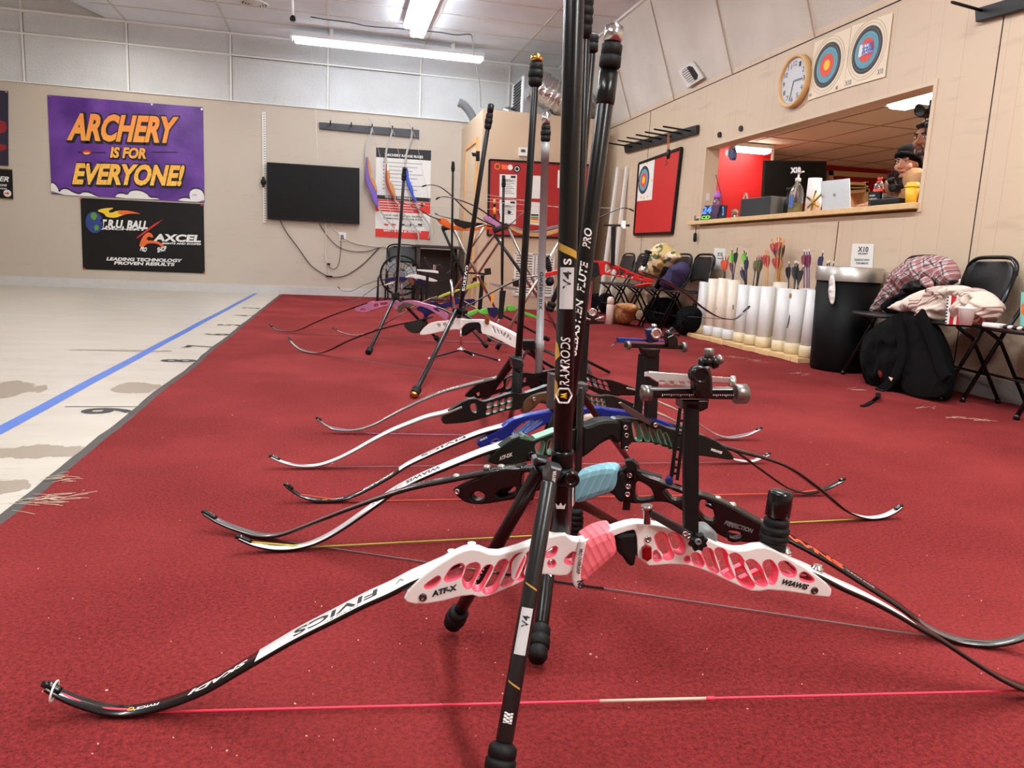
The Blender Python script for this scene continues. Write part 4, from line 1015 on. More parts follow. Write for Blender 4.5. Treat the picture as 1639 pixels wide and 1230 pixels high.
# paper signs
for px, lab, ln in ([(1364.5, 390), (1399, 391), (1396, 429), (1361, 428)], 'white X10 paper sign on the wall above the trash can', 1), ([(1143.5, 397), (1161, 398), (1160, 432), (1142, 431)], 'white X10 paper sign between folding chair and arrow tubes', 0):
    r = empty('paper_sign', PR.hit(*px[3]), lab, 'sign'); flat('sign_sheet', PR, px, .002, m_paper, r, off=.004, bev=0, rnd=0)
    a, b = px[0], px[2]; w_ = px[1][0] - a[0]
    it = [('X10', (a[0] + w_ * .24, a[1] + 13), (a[0] + w_ * .72, a[1] + 13.3), .036)]
    if ln: it += [('ARCHERY', (a[0] + w_ * .25, a[1] + 17.5), (a[0] + w_ * .7, a[1] + 17.8), .012), ('PLEASE PUT AWAY', (a[0] + w_ * .08, a[1] + 27.5), (a[0] + w_ * .8, a[1] + 28), .014), ('YOUR ARROWS', (a[0] + w_ * .15, a[1] + 33), (a[0] + w_ * .72, a[1] + 33.5), .014)]
    else: it += [('ARCHERY', (a[0] + w_ * .25, a[1] + 17.5), (a[0] + w_ * .75, a[1] + 17.8), .012)]
    qtext(r, 'lettering', PR, it, m_ink, .02, 0, .0055)
# red target board on the right wall
r = empty('red_target_board', PR.hit(1045, 375), 'red board with black frame and a small target sheet on the right wall', 'board')
bp = [(1023.5, 262.5), (1091, 237.5), (1076, 373), (1015.5, 375.5)]
flat('board_face', PR, bp, .02, mat('board_red_light', (196, 40, 36), .5, var=.04, vs=3), r, off=.022, bev=0, rnd=0)
mb = MB(); cs = [PR.hit(*p_, .016) for p_ in bp]
for i in range(4): mb.beam(cs[i], cs[(i + 1) % 4], .03, .03, (1, 0, 0))
mb.build('board_frame', m_blk, r)
m_tb = mat('target_black', (52, 52, 56), .6, var=.05); m_tc = mat('target_blue', (96, 164, 186), .6, var=.05); m_tr = mat('target_red', (226, 74, 52), .6, var=.04); m_ty = mat('target_yellow', (246, 202, 40), .6); m_tp = mat('target_paper', (238, 222, 196), .7, var=.03); m_ring = mat('ring_line', (180, 168, 150), .7)
def target(root, pl, c_, top, bot, o, kinds, sc=1.0, ex=True):
    R_ = (pl.st(*top).y - pl.st(*bot).y) / 2; a = pl.st(*c_)
    for i, (f, m_) in enumerate(kinds):
        mb = MB(); plate(mb, pl, [(a.x + R_ * f * cos(2 * pi * k / 48), a.y + R_ * f * sin(2 * pi * k / 48)) for k in range(48)], (), .0006, o + i * .0007, 0, 0); mb.build('target_ring', m_, root)
    if ex:
        mb = MB()
        for f in (1.13, 1.26):
            pts = [pl.w(a.x + R_ * f * cos(2 * pi * k / 48), a.y + R_ * f * sin(2 * pi * k / 48), o) for k in range(49)]; mb.tube(pts, .0012, 4, cap=False)
        mb.each('ring_line', m_ring, root)
        for f in (.89, .66, .52):
            mb = MB(); pts = [pl.w(a.x + R_ * f * cos(2 * pi * k / 48), a.y + R_ * f * sin(2 * pi * k / 48), o + .004) for k in range(49)]; mb.tube(pts, .001, 4, cap=False); mb.build('ring_line', m_ring, root)
    return a, R_
o = flat('target_sheet', PR, [(1024, 260.5), (1048, 254.5), (1043, 320), (1019.5, 322.5)], .002, m_paper, r, off=.025, bev=0, rnd=0)
target(o, PR, (1033.6, 288.5), (1035.5, 266.5), (1032, 311.5), .0262, [(1, m_tb), (.78, m_tc), (.52, m_tr), (.26, m_ty)], ex=False)
mb = MB()
for u, v in ((1035.5, 260.5), (1023.5, 293), (1043.5, 289), (1026, 316), (1031, 317), (1036, 315)): disc(mb, PR, (u, v), .018, .0262, .0006)
mb.each('corner_mark', m_ty, o)
# black peg rack above it with a wrist sling
def pegrack(lab, px, pegs, L=.24):
    r = empty('peg_rack', PR.hit(*px[3]), lab, 'rack'); flat('rack_board', PR, px, .035, mat('rack_black', (18, 18, 20), .5), r, off=.036, bev=.004, rnd=0)
    for u, v in pegs:
        p = PR.hit(u, v, .03); MB().tube([p, p + Vector((-L, 0, .02)), p + Vector((-L - .012, 0, .022))], [.009, .009, .006], 8).build('peg', m_blk, r)
    return r
pegrack('black peg rack on the right wall above the red target board', [(998, 232), (1115, 200), (1114, 214), (1000, 245)], [(1012 + k * 15.6, 235.2 - k * 4.2) for k in range(7)], .3)
pegrack('black peg rack cut off at the top right corner of the photo', [(1560, 14), (1660, -16), (1660, 8), (1561, 35)], [(1572, 17)], .2)
mb = MB(); P_ = PX(WR - .17)
for s in (0, 2.2): mb.tube([P_.hit(1069 + s, 214), P_.hit(1068.5 + s, 226), P_.hit(1068.8 + s, 240)], .004, 6)
r = empty('wrist_sling', P_.hit(1069, 240), 'orange corded release aid hanging from a peg above the red target board', 'sling'); mb.build('cord', mat('orange_cord', (190, 110, 60), .6), r)
MB().prof(P_.hit(1070.5, 239), P_.hit(1069.5, 252), [(0, .008), (.01, .02), (.05, .022), (.09, .018), (.1, .006)], 10).build('release_body', m_blk, r)
MB().tube([P_.hit(1069, 251), P_.hit(1066, 258), P_.hit(1068, 262), P_.hit(1064, 265)], .005, 6).build('release_hook', mat('dark_red_hook', (110, 30, 30), .4), r)
# clock
r = empty('wall_clock', PR.hit(1262, 173), 'round white wall clock with pale wooden rim above the serving opening', 'clock')
a = PR.st(1270.8, 130, .03); Rk = (PR.st(1277.5, 86.5, .03).y - PR.st(1261.5, 173.5, .03).y) / 2
cc = PR.w(a.x, a.y, 0); nn = PR.n
MB().prof(cc, cc + nn, [(.002, Rk - .03), (.002, Rk), (.05, Rk), (.055, Rk - .008), (.05, Rk - .022), (.03, Rk - .026)], 48, cap=False).build('clock_rim', mat('clock_wood', (222, 180, 122), .4, var=.1, vs=20), r)
MB().prof(cc, cc + nn, [(.02, Rk - .02), (.032, Rk - .02)], 48).build('clock_face', mat('clock_white', (200, 200, 203), .4, var=0, spec=.3), r)
for h in range(1, 13):
    an = pi / 2 - h * pi / 6; cx_, cy_ = a.x - (Rk * .68) * cos(an), a.y + Rk * .68 * sin(an); hw = .014 if h < 10 else .024
    mb = MB(); text(mb, str(h), lambda x, y: PR.w(cx_ + hw - x * 2 * hw, cy_ - .02 + y * .04, .0335)); mb.build('numeral', m_ink, r)
for an, L, w_ in ((-.02, .6, .006), (-1.8, .75, .004)):
    d = Vector((-cos(an), sin(an))); MB().beam(PR.w(a.x, a.y, .035), PR.w(a.x + d.x * Rk * L, a.y + d.y * Rk * L, .035), w_ * 2, .002, PR.n).build('clock_hand', mat('hand_grey', (90, 88, 88), .4), r)
mb = MB()
for k in range(60):
    an = k * pi / 30; mb.beam(PR.w(a.x + Rk * .84 * cos(an), a.y + Rk * .84 * sin(an), .0335), PR.w(a.x + Rk * .88 * cos(an), a.y + Rk * .88 * sin(an), .0335), .002, .0006, PR.n)
mb.build('minute_track', m_ink, r)
PSL = Plane((3.2, 0, ZC), (0, 1, 0), (-.376, 0, 1.03))
r = empty('air_vent', PSL.hit(1104, 119), 'white square air vent with dark opening on the sloped ceiling above the clock', 'vent')
flat('vent_frame', PSL, [(1085, 114), (1107, 98.5), (1125, 125), (1100, 141)], .02, m_white, r, [[(1088.5, 115.5), (1106, 103), (1120, 124), (1101.5, 136)]], off=.022, bev=.002, rnd=0)
flat('dark_opening', PSL, [(1099, 108), (1106, 103), (1120, 124), (1112, 129)], .004, m_blkink, r, off=.008, bev=0, rnd=0)
flat('slat_panel', PSL, [(1088.5, 115.5), (1099, 108), (1112, 129), (1101.5, 136)], .006, m_grey, r, off=.010, bev=0, rnd=0)
mb = MB()
for k in range(7):
    t = (k + .5) / 7; a_ = PSL.hit(1088.5 + 13 * t, 115.5 + 20.5 * t, .013); b_ = PSL.hit(1099 + 13 * t, 108 + 21 * t, .013); mb.beam(a_, b_, .012, .004, PSL.n)
mb.each('vent_slat', m_white, r)
# two big target sheets
for px, c_, t_, b_, kinds, lab, txt in (([(1304, 68), (1362.5, 43), (1350.5, 142), (1293, 161)], (1325.4, 104.4), (1331.8, 67.6), (1317.3, 142), [(1, m_tb), (.78, m_tc), (.5, m_tr), (.23, m_ty)], 'paper target with yellow centre pinned right of the wall clock', 0),
    ([(1363.5, 41.5), (1429, 20), (1416, 123), (1351, 141.5)], (1389, 80.2), (1398, 40.5), (1380, 120), [(1, m_tb), (.77, m_tc), (.5, m_tr)], 'paper target with black lettering over its red centre, right of the other target', 1)):
    r = empty('paper_target', PR.hit(*px[3]), lab, 'target'); flat('target_sheet', PR, px, .003, m_tp, r, off=.008, bev=0, rnd=0)
    a, R_ = target(r, PR, c_, t_, b_, .0092, kinds)
    if txt:
        mb = MB(); pl_ = PR
        plate(mb, PR, ppx(PR, [(1379, 73), (1395, 69), (1399, 82), (1376, 93)]), (), .0006, .0135, 0, 0); mb.build('white_patch', m_white, r)
        qtext(r, 'lettering', PR, [('SCORE', (1380, 79), (1396, 74), .035), ('BOARD', (1380, 84.5), (1397, 79), .03), ('ARCHERY', (1378, 90), (1398, 83), .03)], m_bluep, .03, 0, .0145)
        qtext(r, 'corner_logo', PR, [('X10', (1403.5, 120), (1413, 117), .035)], m_grey, .03, 0, .0095)
    else: qtext(r, 'corner_logo', PR, [('X10', (1352, 138), (1362, 135), .035), ('IFAA', (1295, 155), (1299, 153.7), .02), ('80', (1337, 144), (1341, 142.7), .025)], m_grey, .03, 0, .0095)
# small black latches by the opening
for u, v, lab in ((1150.5, 215.5, 'small black latch plate on the wall left above the opening'), (1184.5, 205.5, 'small black latch plate on the wall below the clock')):
    flat('latch', PR, [(u - 2.5, v - 3.5), (u + 2.8, v - 5), (u + 2.4, v + 4), (u - 2.6, v + 5)], .012, m_blk, None, off=.014); tag(COL.objects[-1], lab, 'latch')
r = empty('sliding_bolt', PR.hit(1113, 388), 'small black hook hanging under the left end of the shelf', 'hook')
P_ = PX(WR - .03); MB().tube([P_.hit(1114, 362), P_.hit(1113.6, 372), P_.hit(1113, 377)], .004, 6).build('hook_wire', m_blk, r); MB().prof(P_.hit(1112.8, 373), P_.hit(1112, 387), [(0, .01), (.01, .018), (.08, .018), (.09, .008)], 8).build('hook_body', m_blk, r)
# tall folded white tables leaning in the gap behind the closet
m_fold = mat('table_white', (226, 220, 212), .45, var=.03)
for k, (a_, b_) in enumerate((((3.50, 9.35), (3.33, 9.25)), ((3.56, 9.2), (3.42, 9.1)))):
    mb = MB(); top = Vector((a_[0], a_[1], 1.86)); bot = Vector((b_[0], b_[1] , .02)); mb.beam(bot, top, .05, .72 if 0 else .05, (0, 1, 0), 0, .015)
    tag(mb.build('folded_table', m_fold), ('white folded table edge leaning in the corner beside the closet', 'second white folded table edge nearest the right wall')[k], 'table', 'folded tables')
# ---- shelf of the opening
ZSH = 1.112
r = empty('counter_shelf', (3.62, 5.5, ZSH - .04), 'pale wooden shelf board along the serving opening', 'shelf')
XSF = 3.525; ya = at(1099, 360, x=XSF).y; yb = 4.15; ym = at(1394, 338, x=XSF).y
mb = MB(); mb.box(((XSF + 3.76) / 2, (ya + ym) / 2, ZSH - .019), (3.76 - XSF, ya - ym - .002, .038), None, 0, .004); mb.build('board', m_pine, r)
mb = MB(); mb.box(((XSF + 3.76) / 2, (ym + yb) / 2, ZSH - .019), (3.76 - XSF, ym - yb, .038), None, 0, .004); mb.build('board', m_pine, r)
XI = 3.62; PI_ = PX(XI)
def item(name, lab, cat, px): return empty(name, Vector((XI, at(*px, x=XI).y, ZSH)), lab, cat)
def base(u, x=XI):
    """point on the shelf top below pixel column u"""
    d0 = at(u, 340, x=x); return Vector((x, d0.y, ZSH))
def hgt(v, u, x=XI): return at(u, v, x=x).z
# tablet display
r = item('tablet_display', 'black tablet showing blue 24 and green letters at the far end of the shelf', 'tablet', (1137, 352))
P_ = Plane((3.57, 0, ZSH), (0, 1, 0), (.25, 0, 1)); q_ = [(1118, 329.5), (1163, 328.5), (1160, 351), (1111, 355)]
flat('tablet_body', P_, q_, .012, m_blk, r, off=0, bev=.002, rnd=0)
qtext(r, 'screen_text', P_, [('[24', (1119, 343), (1138, 341), (1121, 332)), (']', (1156, 341), (1158, 341), (1156, 331))], mat('screen_blue', (70, 130, 250), .4, emit=.8), .04, 0, .001); qtext(r, 'screen_text', P_, [('CD', (1122, 351), (1136, 350), (1123, 346))], mat('screen_green', (110, 210, 70), .4, emit=.8), .04, 0, .001)
MB().box((3.60, at(1116, 350, x=3.6).y, ZSH + .03), (.06, .03, .055), None, 0, .004).build('stand_arm', m_grey, r)
# violet water bottle
def lathe_item(name, lab, cat, u, parts, x=XI):
    b = base(u, x); r = empty(name, b, lab, cat)
    for nm, m_, pr, sg in parts: MB().prof(b, b + Vector((0, 0, 1)), pr, sg).build(nm, m_, r)
    return r, b
m_clear = mat('clear_violet', (196, 160, 210), .1, var=0, trans=.85); m_clr = mat('clear_plastic', (235, 238, 238), .06, var=0, trans=.95)
lathe_item('water_bottle', 'clear violet water bottle with purple lid on the shelf', 'bottle', 1146, [('bottle_body', m_clear, [(0, .035), (.005, .04), (.16, .04), (.2, .03)], 20), ('bottle_lid', mat('lid_purple', (180, 100, 200), .4), [(.2, .034), (.235, .034), (.25, .022), (.27, .014), (.275, .012)], 18)], 3.58)
# small bag tag / clear cup
lathe_item('glass_jar', 'small clear plastic cup behind the black speaker', 'cup', 1177, [('jar_body', m_clr, [(0, .03), (.09, .036)], 16)], 3.66)
r, b = lathe_item('carabiner_bottle', 'grey bottle with a loop handle behind the black speaker', 'bottle', 1191, [('bottle_body', mat('grey_bottle', (190, 180, 170), .4), [(0, .035), (.15, .035), (.17, .025)], 16)], 3.7)
MB().tube([b + Vector((0, .035 * cos(a * pi / 12), .17 + .06 * sin(a * pi / 12))) for a in range(13)], .008, 8).build('loop_handle', mat('grey_bottle', (190, 180, 170), .4), r)
# speaker box
r = item('speaker_box', 'dark grey fabric fronted speaker box standing on the shelf', 'speaker', (1210, 345))
ys0, ys1 = at(1189, 340, x=3.56).y, at(1230, 338, x=3.56).y; hz = hgt(316, 1210, 3.56)
mb = MB(); mb.box((3.66, (ys0 + ys1) / 2, (ZSH + hz) / 2), (.2, ys0 - ys1, hz - ZSH), _rot(.1), 0, .02); mb.build('speaker_body', mat('speaker_side', (84, 82, 80), .6), r)
mb = MB(); mb.box((3.558, (ys0 + ys1) / 2 + .01, (ZSH + hz) / 2), (.012, ys0 - ys1 - .01, hz - ZSH - .01), _rot(.1), 0, .005); mb.build('speaker_grille', mat('speaker_cloth', (52, 54, 56), .8, bump=.4, bs=400), r)
# sanitiser pump bottle with the X10 tag
r, b = lathe_item('pump_bottle', 'clear pump bottle with white pump, blue label and X10 tag on the shelf', 'bottle', 1272, [('bottle_body', m_clr, [(0, .05), (.006, .055), (.15, .055), (.2, .045), (.235, .02), (.25, .018)], 22), ('pump', m_white, [(.25, .022), (.275, .022), (.28, .008), (.31, .008), (.312, .014), (.325, .014)], 14)], 3.6)
MB().box(b + Vector((-.01, -.035, .318)), (.014, .09, .012), None, 0, .003).build('pump_nozzle', m_white, r); MB().tube([b + Vector((0, 0, .25)), b + Vector((-.01, .03, .02))], .004, 6).build('dip_tube', m_white, r)
MB().box(b + Vector((-.055, -.02, .09)), (.004, .05, .1), None, 0).build('label', mat('label_blue', (70, 110, 180), .5), r); MB().prof(b + Vector((0, 0, .004)), b + Vector((0, 0, 1)), [(0, .05), (.07, .05)], 18).build('yellow_gel', mat('gel', (226, 206, 110), .3, trans=.4), r)
P_ = PX(3.58); qtext(r, 'name_tag', P_, [('X10', (1265, 276.5), (1282, 275.5), (1265, 269))], m_white, .09, 0, .002); qtext(r, 'name_tag_outline', P_, [('X10', (1264.5, 277), (1282.5, 276), (1264.5, 268.5))], m_ink, .13, 0, 0)
r, b = lathe_item('paper_towel_roll', 'white paper towel roll standing on the shelf beside the pump bottle', 'paper roll', 1299, [('roll', m_white, [(0, .055), (.27, .052)], 24)], 3.68)
lathe_item('white_cup', 'short white cup behind the brass jack ornament', 'cup', 1306, [('cup', mat('cup_pinkish', (236, 214, 206), .4), [(0, .03), (.12, .036)], 18)], 3.64)
lathe_item('spray_bottle', 'dark bottle standing left of the clear pump bottle', 'bottle', 1259, [('bottle_body', m_blk, [(0, .03), (.12, .03), (.15, .012), (.2, .012), (.21, .02), (.23, .02)], 14)], 3.7)
# brass jack ornament
b = base(1300, 3.58) + Vector((0, 0, .07)); r = empty('brass_jack', b - Vector((0, 0, .07)), 'brass crossed bar ornament leaning beside the silver laptop', 'ornament'); m_brass = mat('brass', (176, 140, 70), .3, .9)
for d in (Vector((0, .085, .045)), Vector((0, -.085, .05)), Vector((.02, .01, .09))): MB().tube([b - d * .75, b + d], .008, 8).build('bar', m_brass, r)
# laptop seen from behind
r = item('laptop', 'silver laptop seen from behind, standing open on the shelf', 'laptop', (1336, 338))
P_ = Plane((3.58, 0, ZSH), (0, 1, 0), (.12, 0, 1)); flat('laptop_lid', P_, [(1313.5, 290.5), (1359, 285.5), (1360.5, 333.5), (1315.5, 337)], .008, mat('laptop_silver', (196, 198, 198), .35, .3), r, off=0, bev=.002, rnd=0)
mb = MB()
for i in (0, 1):
    for j in (0, 1): plate(mb, P_, ppx(P_, [(1333.6 + 2 * i, 310.2 + 2.4 * j), (1335.4 + 2 * i, 310.1 + 2.4 * j), (1335.4 + 2 * i, 312.2 + 2.4 * j), (1333.6 + 2 * i, 312.3 + 2.4 * j)]), (), .0006, .0006, 0, 0)
mb.each('lid_logo', mat('logo_grey', (120, 122, 124), .4, .5), r)
y0_, y1_ = at(1316, 336, x=3.6).y, at(1360, 334, x=3.6).y; rect(MB(), 3.6, 3.8, y1_, y0_, ZSH + .001, ZSH + .014).build('laptop_base', mat('laptop_silver', (196, 198, 198), .35, .3), r)
# soda bottle, card box, wallet, yellow cup
r, b = lathe_item('soda_bottle', 'clear plastic bottle with red cap and red label', 'bottle', 1402, [('bottle_body', m_clr, [(0, .03), (.005, .034), (.12, .034), (.16, .03), (.19, .014)], 20), ('label', m_tr, [(.1, .0345), (.13, .0345)], 20), ('cap', m_red_i, [(.185, .015), (.21, .015)], 14)], 3.68)
r = item('card_stand', 'small black card stand with white writing in front of the red capped bottle', 'card', (1398, 333)); P_ = PX(3.57)
flat('card', P_, [(1390.5, 307), (1408.5, 306.5), (1408, 330), (1389, 331)], .02, m_blk, r, off=0, rnd=0); qtext(r, 'card_text', P_, [('WIFI', (1391, 315), (1400, 314.6), .012), ('GUEST PASS', (1391, 320), (1403, 319.4), .01), ('X10', (1391, 328), (1401, 327), .02)], m_wht_t, .01, 0, .001)
r = item('black_wallet', 'flat black wallet lying on the shelf before the persons hands', 'wallet', (1420, 330)); y0_, y1_ = at(1399, 326, x=3.58).y, at(1444, 322, x=3.58).y
MB().box((3.61, (y0_ + y1_) / 2, ZSH + .0225), (.13, y0_ - y1_, .042), _rot(.05), 0, .008).build('wallet_body', m_blk, r)
r, b = lathe_item('yellow_cup', 'yellow lidded paper cup at the near end of the shelf', 'cup', 1455.5, [('cup_body', mat('cup_yellow', (238, 190, 50), .45), [(0, .03), (.1, .042)], 24), ('cup_lid', mat('lid_yellow', (246, 200, 70), .4), [(.1, .046), (.112, .046), (.118, .038), (.13, .036), (.132, .03)], 24)], 3.585)
# ---- inside the office
P_ = PY(6.9); r = empty('monitor', (4.45, 6.9, 1.1), 'large black monitor beyond the serving opening', 'monitor')
flat('monitor_frame', P_, [(1225.5, 256.5), (1323.5, 258), (1321, 325), (1222, 320)], .05, m_blk, r, off=0, bev=.004, rnd=0); flat('screen', P_, [(1227, 258.5), (1322, 260), (1319.5, 316), (1224, 312)], .002, mat('tv_screen', (13, 12, 13), .2, var=0), r, off=.0015, bev=0, rnd=0)
mb = MB(); mb.box((4.45, 6.95, 1.15), (.08, .05, .5), None, 0).box((4.45, 6.95, .86), (.4, .25, .02)); mb.build('monitor_stand', m_blk, r)
o_ = MB(); rect(o_, 3.8, 5.6, 6.6, 7.3, .80, .85); [rect(o_, x_, x_ + .05, 6.65, 7.25, 0, .81) for x_ in (3.82, 5.5)]; o_.build('office_desk', mat('desk_grey', (120, 110, 100), .6)); tag(COL.objects[-1], 'desk carrying the monitor inside the office', 'desk')
mb = MB(); P_ = PY(10.40)
r = empty('door_2', P_.hit(1370, 345)); r['kind'] = 'structure'
for q_ in ([(1325, 273), (1418, 279), (1418, 286), (1325, 281)], [(1325, 273), (1332, 273), (1332, 345), (1325, 345)]): plate(mb, P_, ppx(P_, q_), (), .06, .0, 0, 0)
mb.build('door_frame', mat('door_trim', (214, 184, 142), .5), r)
P_ = PY(8.2); r = empty('wooden_shelf_unit', P_.hit(1375, 345), 'open wooden shelf unit beyond the laptop inside the office', 'shelf')
for q_ in ([(1358, 291), (1390, 292.5), (1390, 297), (1358, 295.5)], [(1358, 305.5), (1392, 302.5), (1392, 307), (1358, 310)], [(1386, 291), (1390, 291), (1390, 521), (1386, 521)], [(1358, 291), (1361, 291), (1361, 520), (1358, 520)], [(1358, 300), (1390, 300), (1390, 301.5), (1358, 301.5)]): flat('shelf_board', P_, q_, .3, m_pine, r, bev=0, rnd=0)
m_lamp = mat('lamp_glow_office', (255, 246, 236), .5, var=0, emit=20)
p = at(1201, 240, z=2.2); r = fixture('glowing fluorescent lamp inside the office on the left', (p.x - .26, p.y, 2.225), (p.x + .28, p.y, 2.225), .13, wrap=True, grp='office lamps'); 
p = at(1472, 153, x=4.15); 
r = fixture('bright fluorescent lamp at the top right of the opening', (p.x, p.y - .45, p.z), (p.x, p.y + .25, p.z), .16, wrap=True, grp='office lamps')
# camera / clamp hanging at the top right of the opening
P_ = PX(3.78); r = empty('clamp_light', P_.hit(1475, 165), 'black clamp spotlight hanging in the top right corner of the opening', 'spotlight')
flat('lamp_head', P_, [(1465, 165), (1476, 168), (1481, 180), (1473, 190), (1460, 183)], .09, m_blk, r, off=.045, bev=.01, rnd=1); MB().tube(spline([P_.hit(*q_) for q_ in ((1478, 178), (1484, 186), (1488, 175), (1490, 160))], 6), .008, 8).build('clamp_arm', m_blk, r); MB().tube([P_.hit(1481, 185), P_.hit(1481.5, 215)], .004, 6).build('cord', m_blk, r)
P_ = PX(3.70); r = empty('wall_phone', P_.hit(1170, 250), 'small dark device hanging in the top left corner of the opening', 'device'); flat('device_body', P_, [(1161, 240), (1165, 239), (1165, 250), (1161, 250)], .04, m_white, r, off=.06, bev=.003); flat('device_screen', P_, [(1166, 238), (1173.5, 237.5), (1173, 257), (1166, 256)], .04, mat('device_blue', (60, 70, 110), .3), r, off=.06, bev=.003)
MB().tube(spline([P_.hit(*q_) for q_ in ((1145, 277), (1149, 292), (1154, 312), (1157, 330))], 5), .004, 6).build('cord', m_cab); tag(COL.objects[-1], 'black cord hanging behind the left jamb of the opening', 'cord')
P_ = PX(3.64); flat('door_closer', P_, [(1131.5, 238), (1135, 236), (1136, 262), (1133, 263)], .03, m_blk, None, off=.0); tag(COL.objects[-1], 'black bracket at the upper left corner of the opening', 'bracket')
flat('light_switch', Plane((0, WY1 - .001, 0), (1, 0, 0)), [(1131, 310), (1136, 309), (1136, 321), (1131, 322)], .01, m_white, None, off=.011, rnd=0); tag(COL.objects[-1], 'white light switch on the left jamb of the opening', 'switch')
# ================================================================== RECURVE BOWS ON THEIR SIDE RODS
m_bk = mat('anodised_black', (7, 7, 8), .25, 0, spec=.5); m_bkm = mat('matte_black', (8, 8, 9), .55, spec=.3); m_rub = mat('rubber_black', (8, 8, 9), .6, spec=.3)
m_carb = mat('carbon_rod', (6, 6, 7), .28, 0, spec=.4); m_limbb = mat('limb_black', (12, 12, 13), .22, coat=.3); m_limbW = mat('limb_white', (244, 243, 241), .3, coat=.3)
m_limbg = mat('limb_grey', (150, 146, 142), .25, .3); m_limbm = mat('limb_carbon_grey', (92, 88, 86), .28, coat=.4); m_limbwood = mat('limb_maple', (216, 182, 140), .4)
m_bolt = mat('bolt_silver', (196, 194, 192), .22, 1)
def limb(name, root, bp, px, w0, w1, t0, mt, ms, tip=None, split=None, mt2=None, k=6, off=0, d=.02):
    """ribbon in plane bp along a pixel centreline; mt top skin, ms edges, mt2 second skin beyond fraction split"""
    P = spline([bp.st(u, v, off) for u, v in px], k); n = len(P)
    L = [0]
    for i in range(1, n): L.append(L[-1] + (P[i] - P[i - 1]).length)
    N_ = []
    for i in range(n):
        t = (P[min(n - 1, i + 1)] - P[max(0, i - 1)]).normalized(); q = Vector((-t.y, t.x))
        if q.y < 0: q = -q
        N_.append(q)
    mb = MB(); V = []
    wd = lambda i: w0 + (w1 - w0) * (L[i] / L[-1]) ** 1.3
    th = lambda i: t0 * (1 - .45 * L[i] / L[-1])
    for i in range(n):
        w_ = wd(i) / 2; t_ = th(i) / 2; a = P[i] + N_[i] * t_; b = P[i] - N_[i] * t_
        V += [bp.w(a.x, a.y, w_), bp.w(a.x, a.y, -w_), bp.w(b.x, b.y, -w_), bp.w(b.x, b.y, w_)]
    base = 0; mb.v += V
    for i in range(n - 1):
        fr = L[i] / L[-1]; top = 0 if (split is None or fr < split) else 2
        for j in range(4):
            a = i * 4 + j; b = i * 4 + (j + 1) % 4
            mb.f.append([a, b, b + 4, a + 4]); mb.m.append(top if j == 0 else 1); mb.s.append(True)
    mb.f += [[0, 3, 2, 1], [(n - 1) * 4 + j for j in range(4)]]; mb.m += [1, 1]; mb.s += [False, False]
    o = mb.build(name, [mt, ms, mt2 or mt], root)
    # nock block at the tip
    i0 = max(0, n - 1 - max(2, int(n * .06))); mb = MB(); pts = [P[i] + N_[i] * .003 for i in range(i0, n)]
    e = P[-1] + (P[-1] - P[-2]).normalized() * .008
    mb.tube([bp.w(p.x, p.y, 0) for p in pts] + [bp.w(e.x, e.y, 0)], [.006] * (len(pts)) + [.004], 8); mb.build('limb_tip', tip or m_bk, o)
    return dict(o=o, P=P, N=N_, L=L, wd=wd, th=th, bp=bp)
def limb_text(lb, s, f0, f1, ht, m, bold=.02, yo=0.0, shear=0):
    """lettering on the top skin; reads from fraction f0 to f1 along the limb"""
    L = lb['L']; tot = L[-1]; mb = MB()
    sgn = 1 if f1 > f0 else -1
    def fn(x, y):
        d = (f0 + (f1 - f0) * x) * tot; i = 0
        while i < len(L) - 2 and L[i + 1] < d: i += 1
        t = (d - L[i]) / max(1e-9, L[i + 1] - L[i]); p = lb['P'][i].lerp(lb['P'][i + 1], t); q = lb['N'][i]
        a = p + q * (lb['th'](i) / 2 + .0006); side = (y - .5) * ht + yo
        dirx = (lb['P'][-1] - lb['P'][0]).x * (1 if f1 > f0 else -1)
        return lb['bp'].w(a.x, a.y, (-side if (dirx > 0) == (lb['bp'].ex.cross(lb['bp'].ez).dot(lb['bp'].n) > 0) or True else side) * (1 if dirx * (1 if lb['bp'].ex.x > 0 else -1) > 0 else -1))
    text(mb, s, fn, 0, bold, shear); return mb.build('limb_lettering', m, lb['o'])
def string(root, bp, pts, m, r=.0015, serve=None):
    P = [bp.hit(u, v) for u, v in pts]; MB().tube(P, r, 6).build('bowstring', m, root)
    if serve:
        a, b = serve; u = (P[2] - P[1]); MB().tube([P[1] + u * a, P[1] + u * b], r * 1.5, 6).build('serving', m_bkm, root)
def riser(root, bp, px, holes, m, th=.03, hm=None, bev=.003, name='riser', off=None, rnd=1, s=1, o=(0, 0)):
    return flat(name, bp, px, th, m, root, holes, th / 2 if off is None else off, bev, rnd, 2, hm)
def rod(name, root, p, q, r, m, tex=(), cap=None):
    p = Vector(p); q = Vector(q); L = (q - p).length; o = MB().prof(p, q, [(0, r * .8), (.004, r), (L - .004, r), (L, r * .8)], 16).build(name, m, root); return o
def damper(root, p, ax, L=.07, r=.014, m=None, cap=None, capL=.014, ribs=5):
    """rubber damper that starts at p and runs along ax, with an optional metal end weight"""
    p = Vector(p); ax = Vector(ax).normalized(); pr = [(0, r * .6)]
    for i in range(ribs): a = L * (.08 + .86 * i / ribs); f = .86 + .2 * sin(pi * (i + .6) / ribs); pr += [(a, r * f * .9), (a + L * .04, r * f), (a + L * .86 / ribs - L * .04, r * f), (a + L * .86 / ribs - L * .01, r * f * .88)]
    pr += [(L, r * .7)]
    o = MB().prof(p, p + ax, pr, 18).build('damper', m or m_rub, root)
    if cap: MB().prof(p + ax * L, p + ax * (L + 1), [(0, r * .72), (.001, r * .85), (capL, r * .85), (capL + .001, r * .5), (capL + .004, r * .5)], 18).build('end_weight', cap, root)
    return o
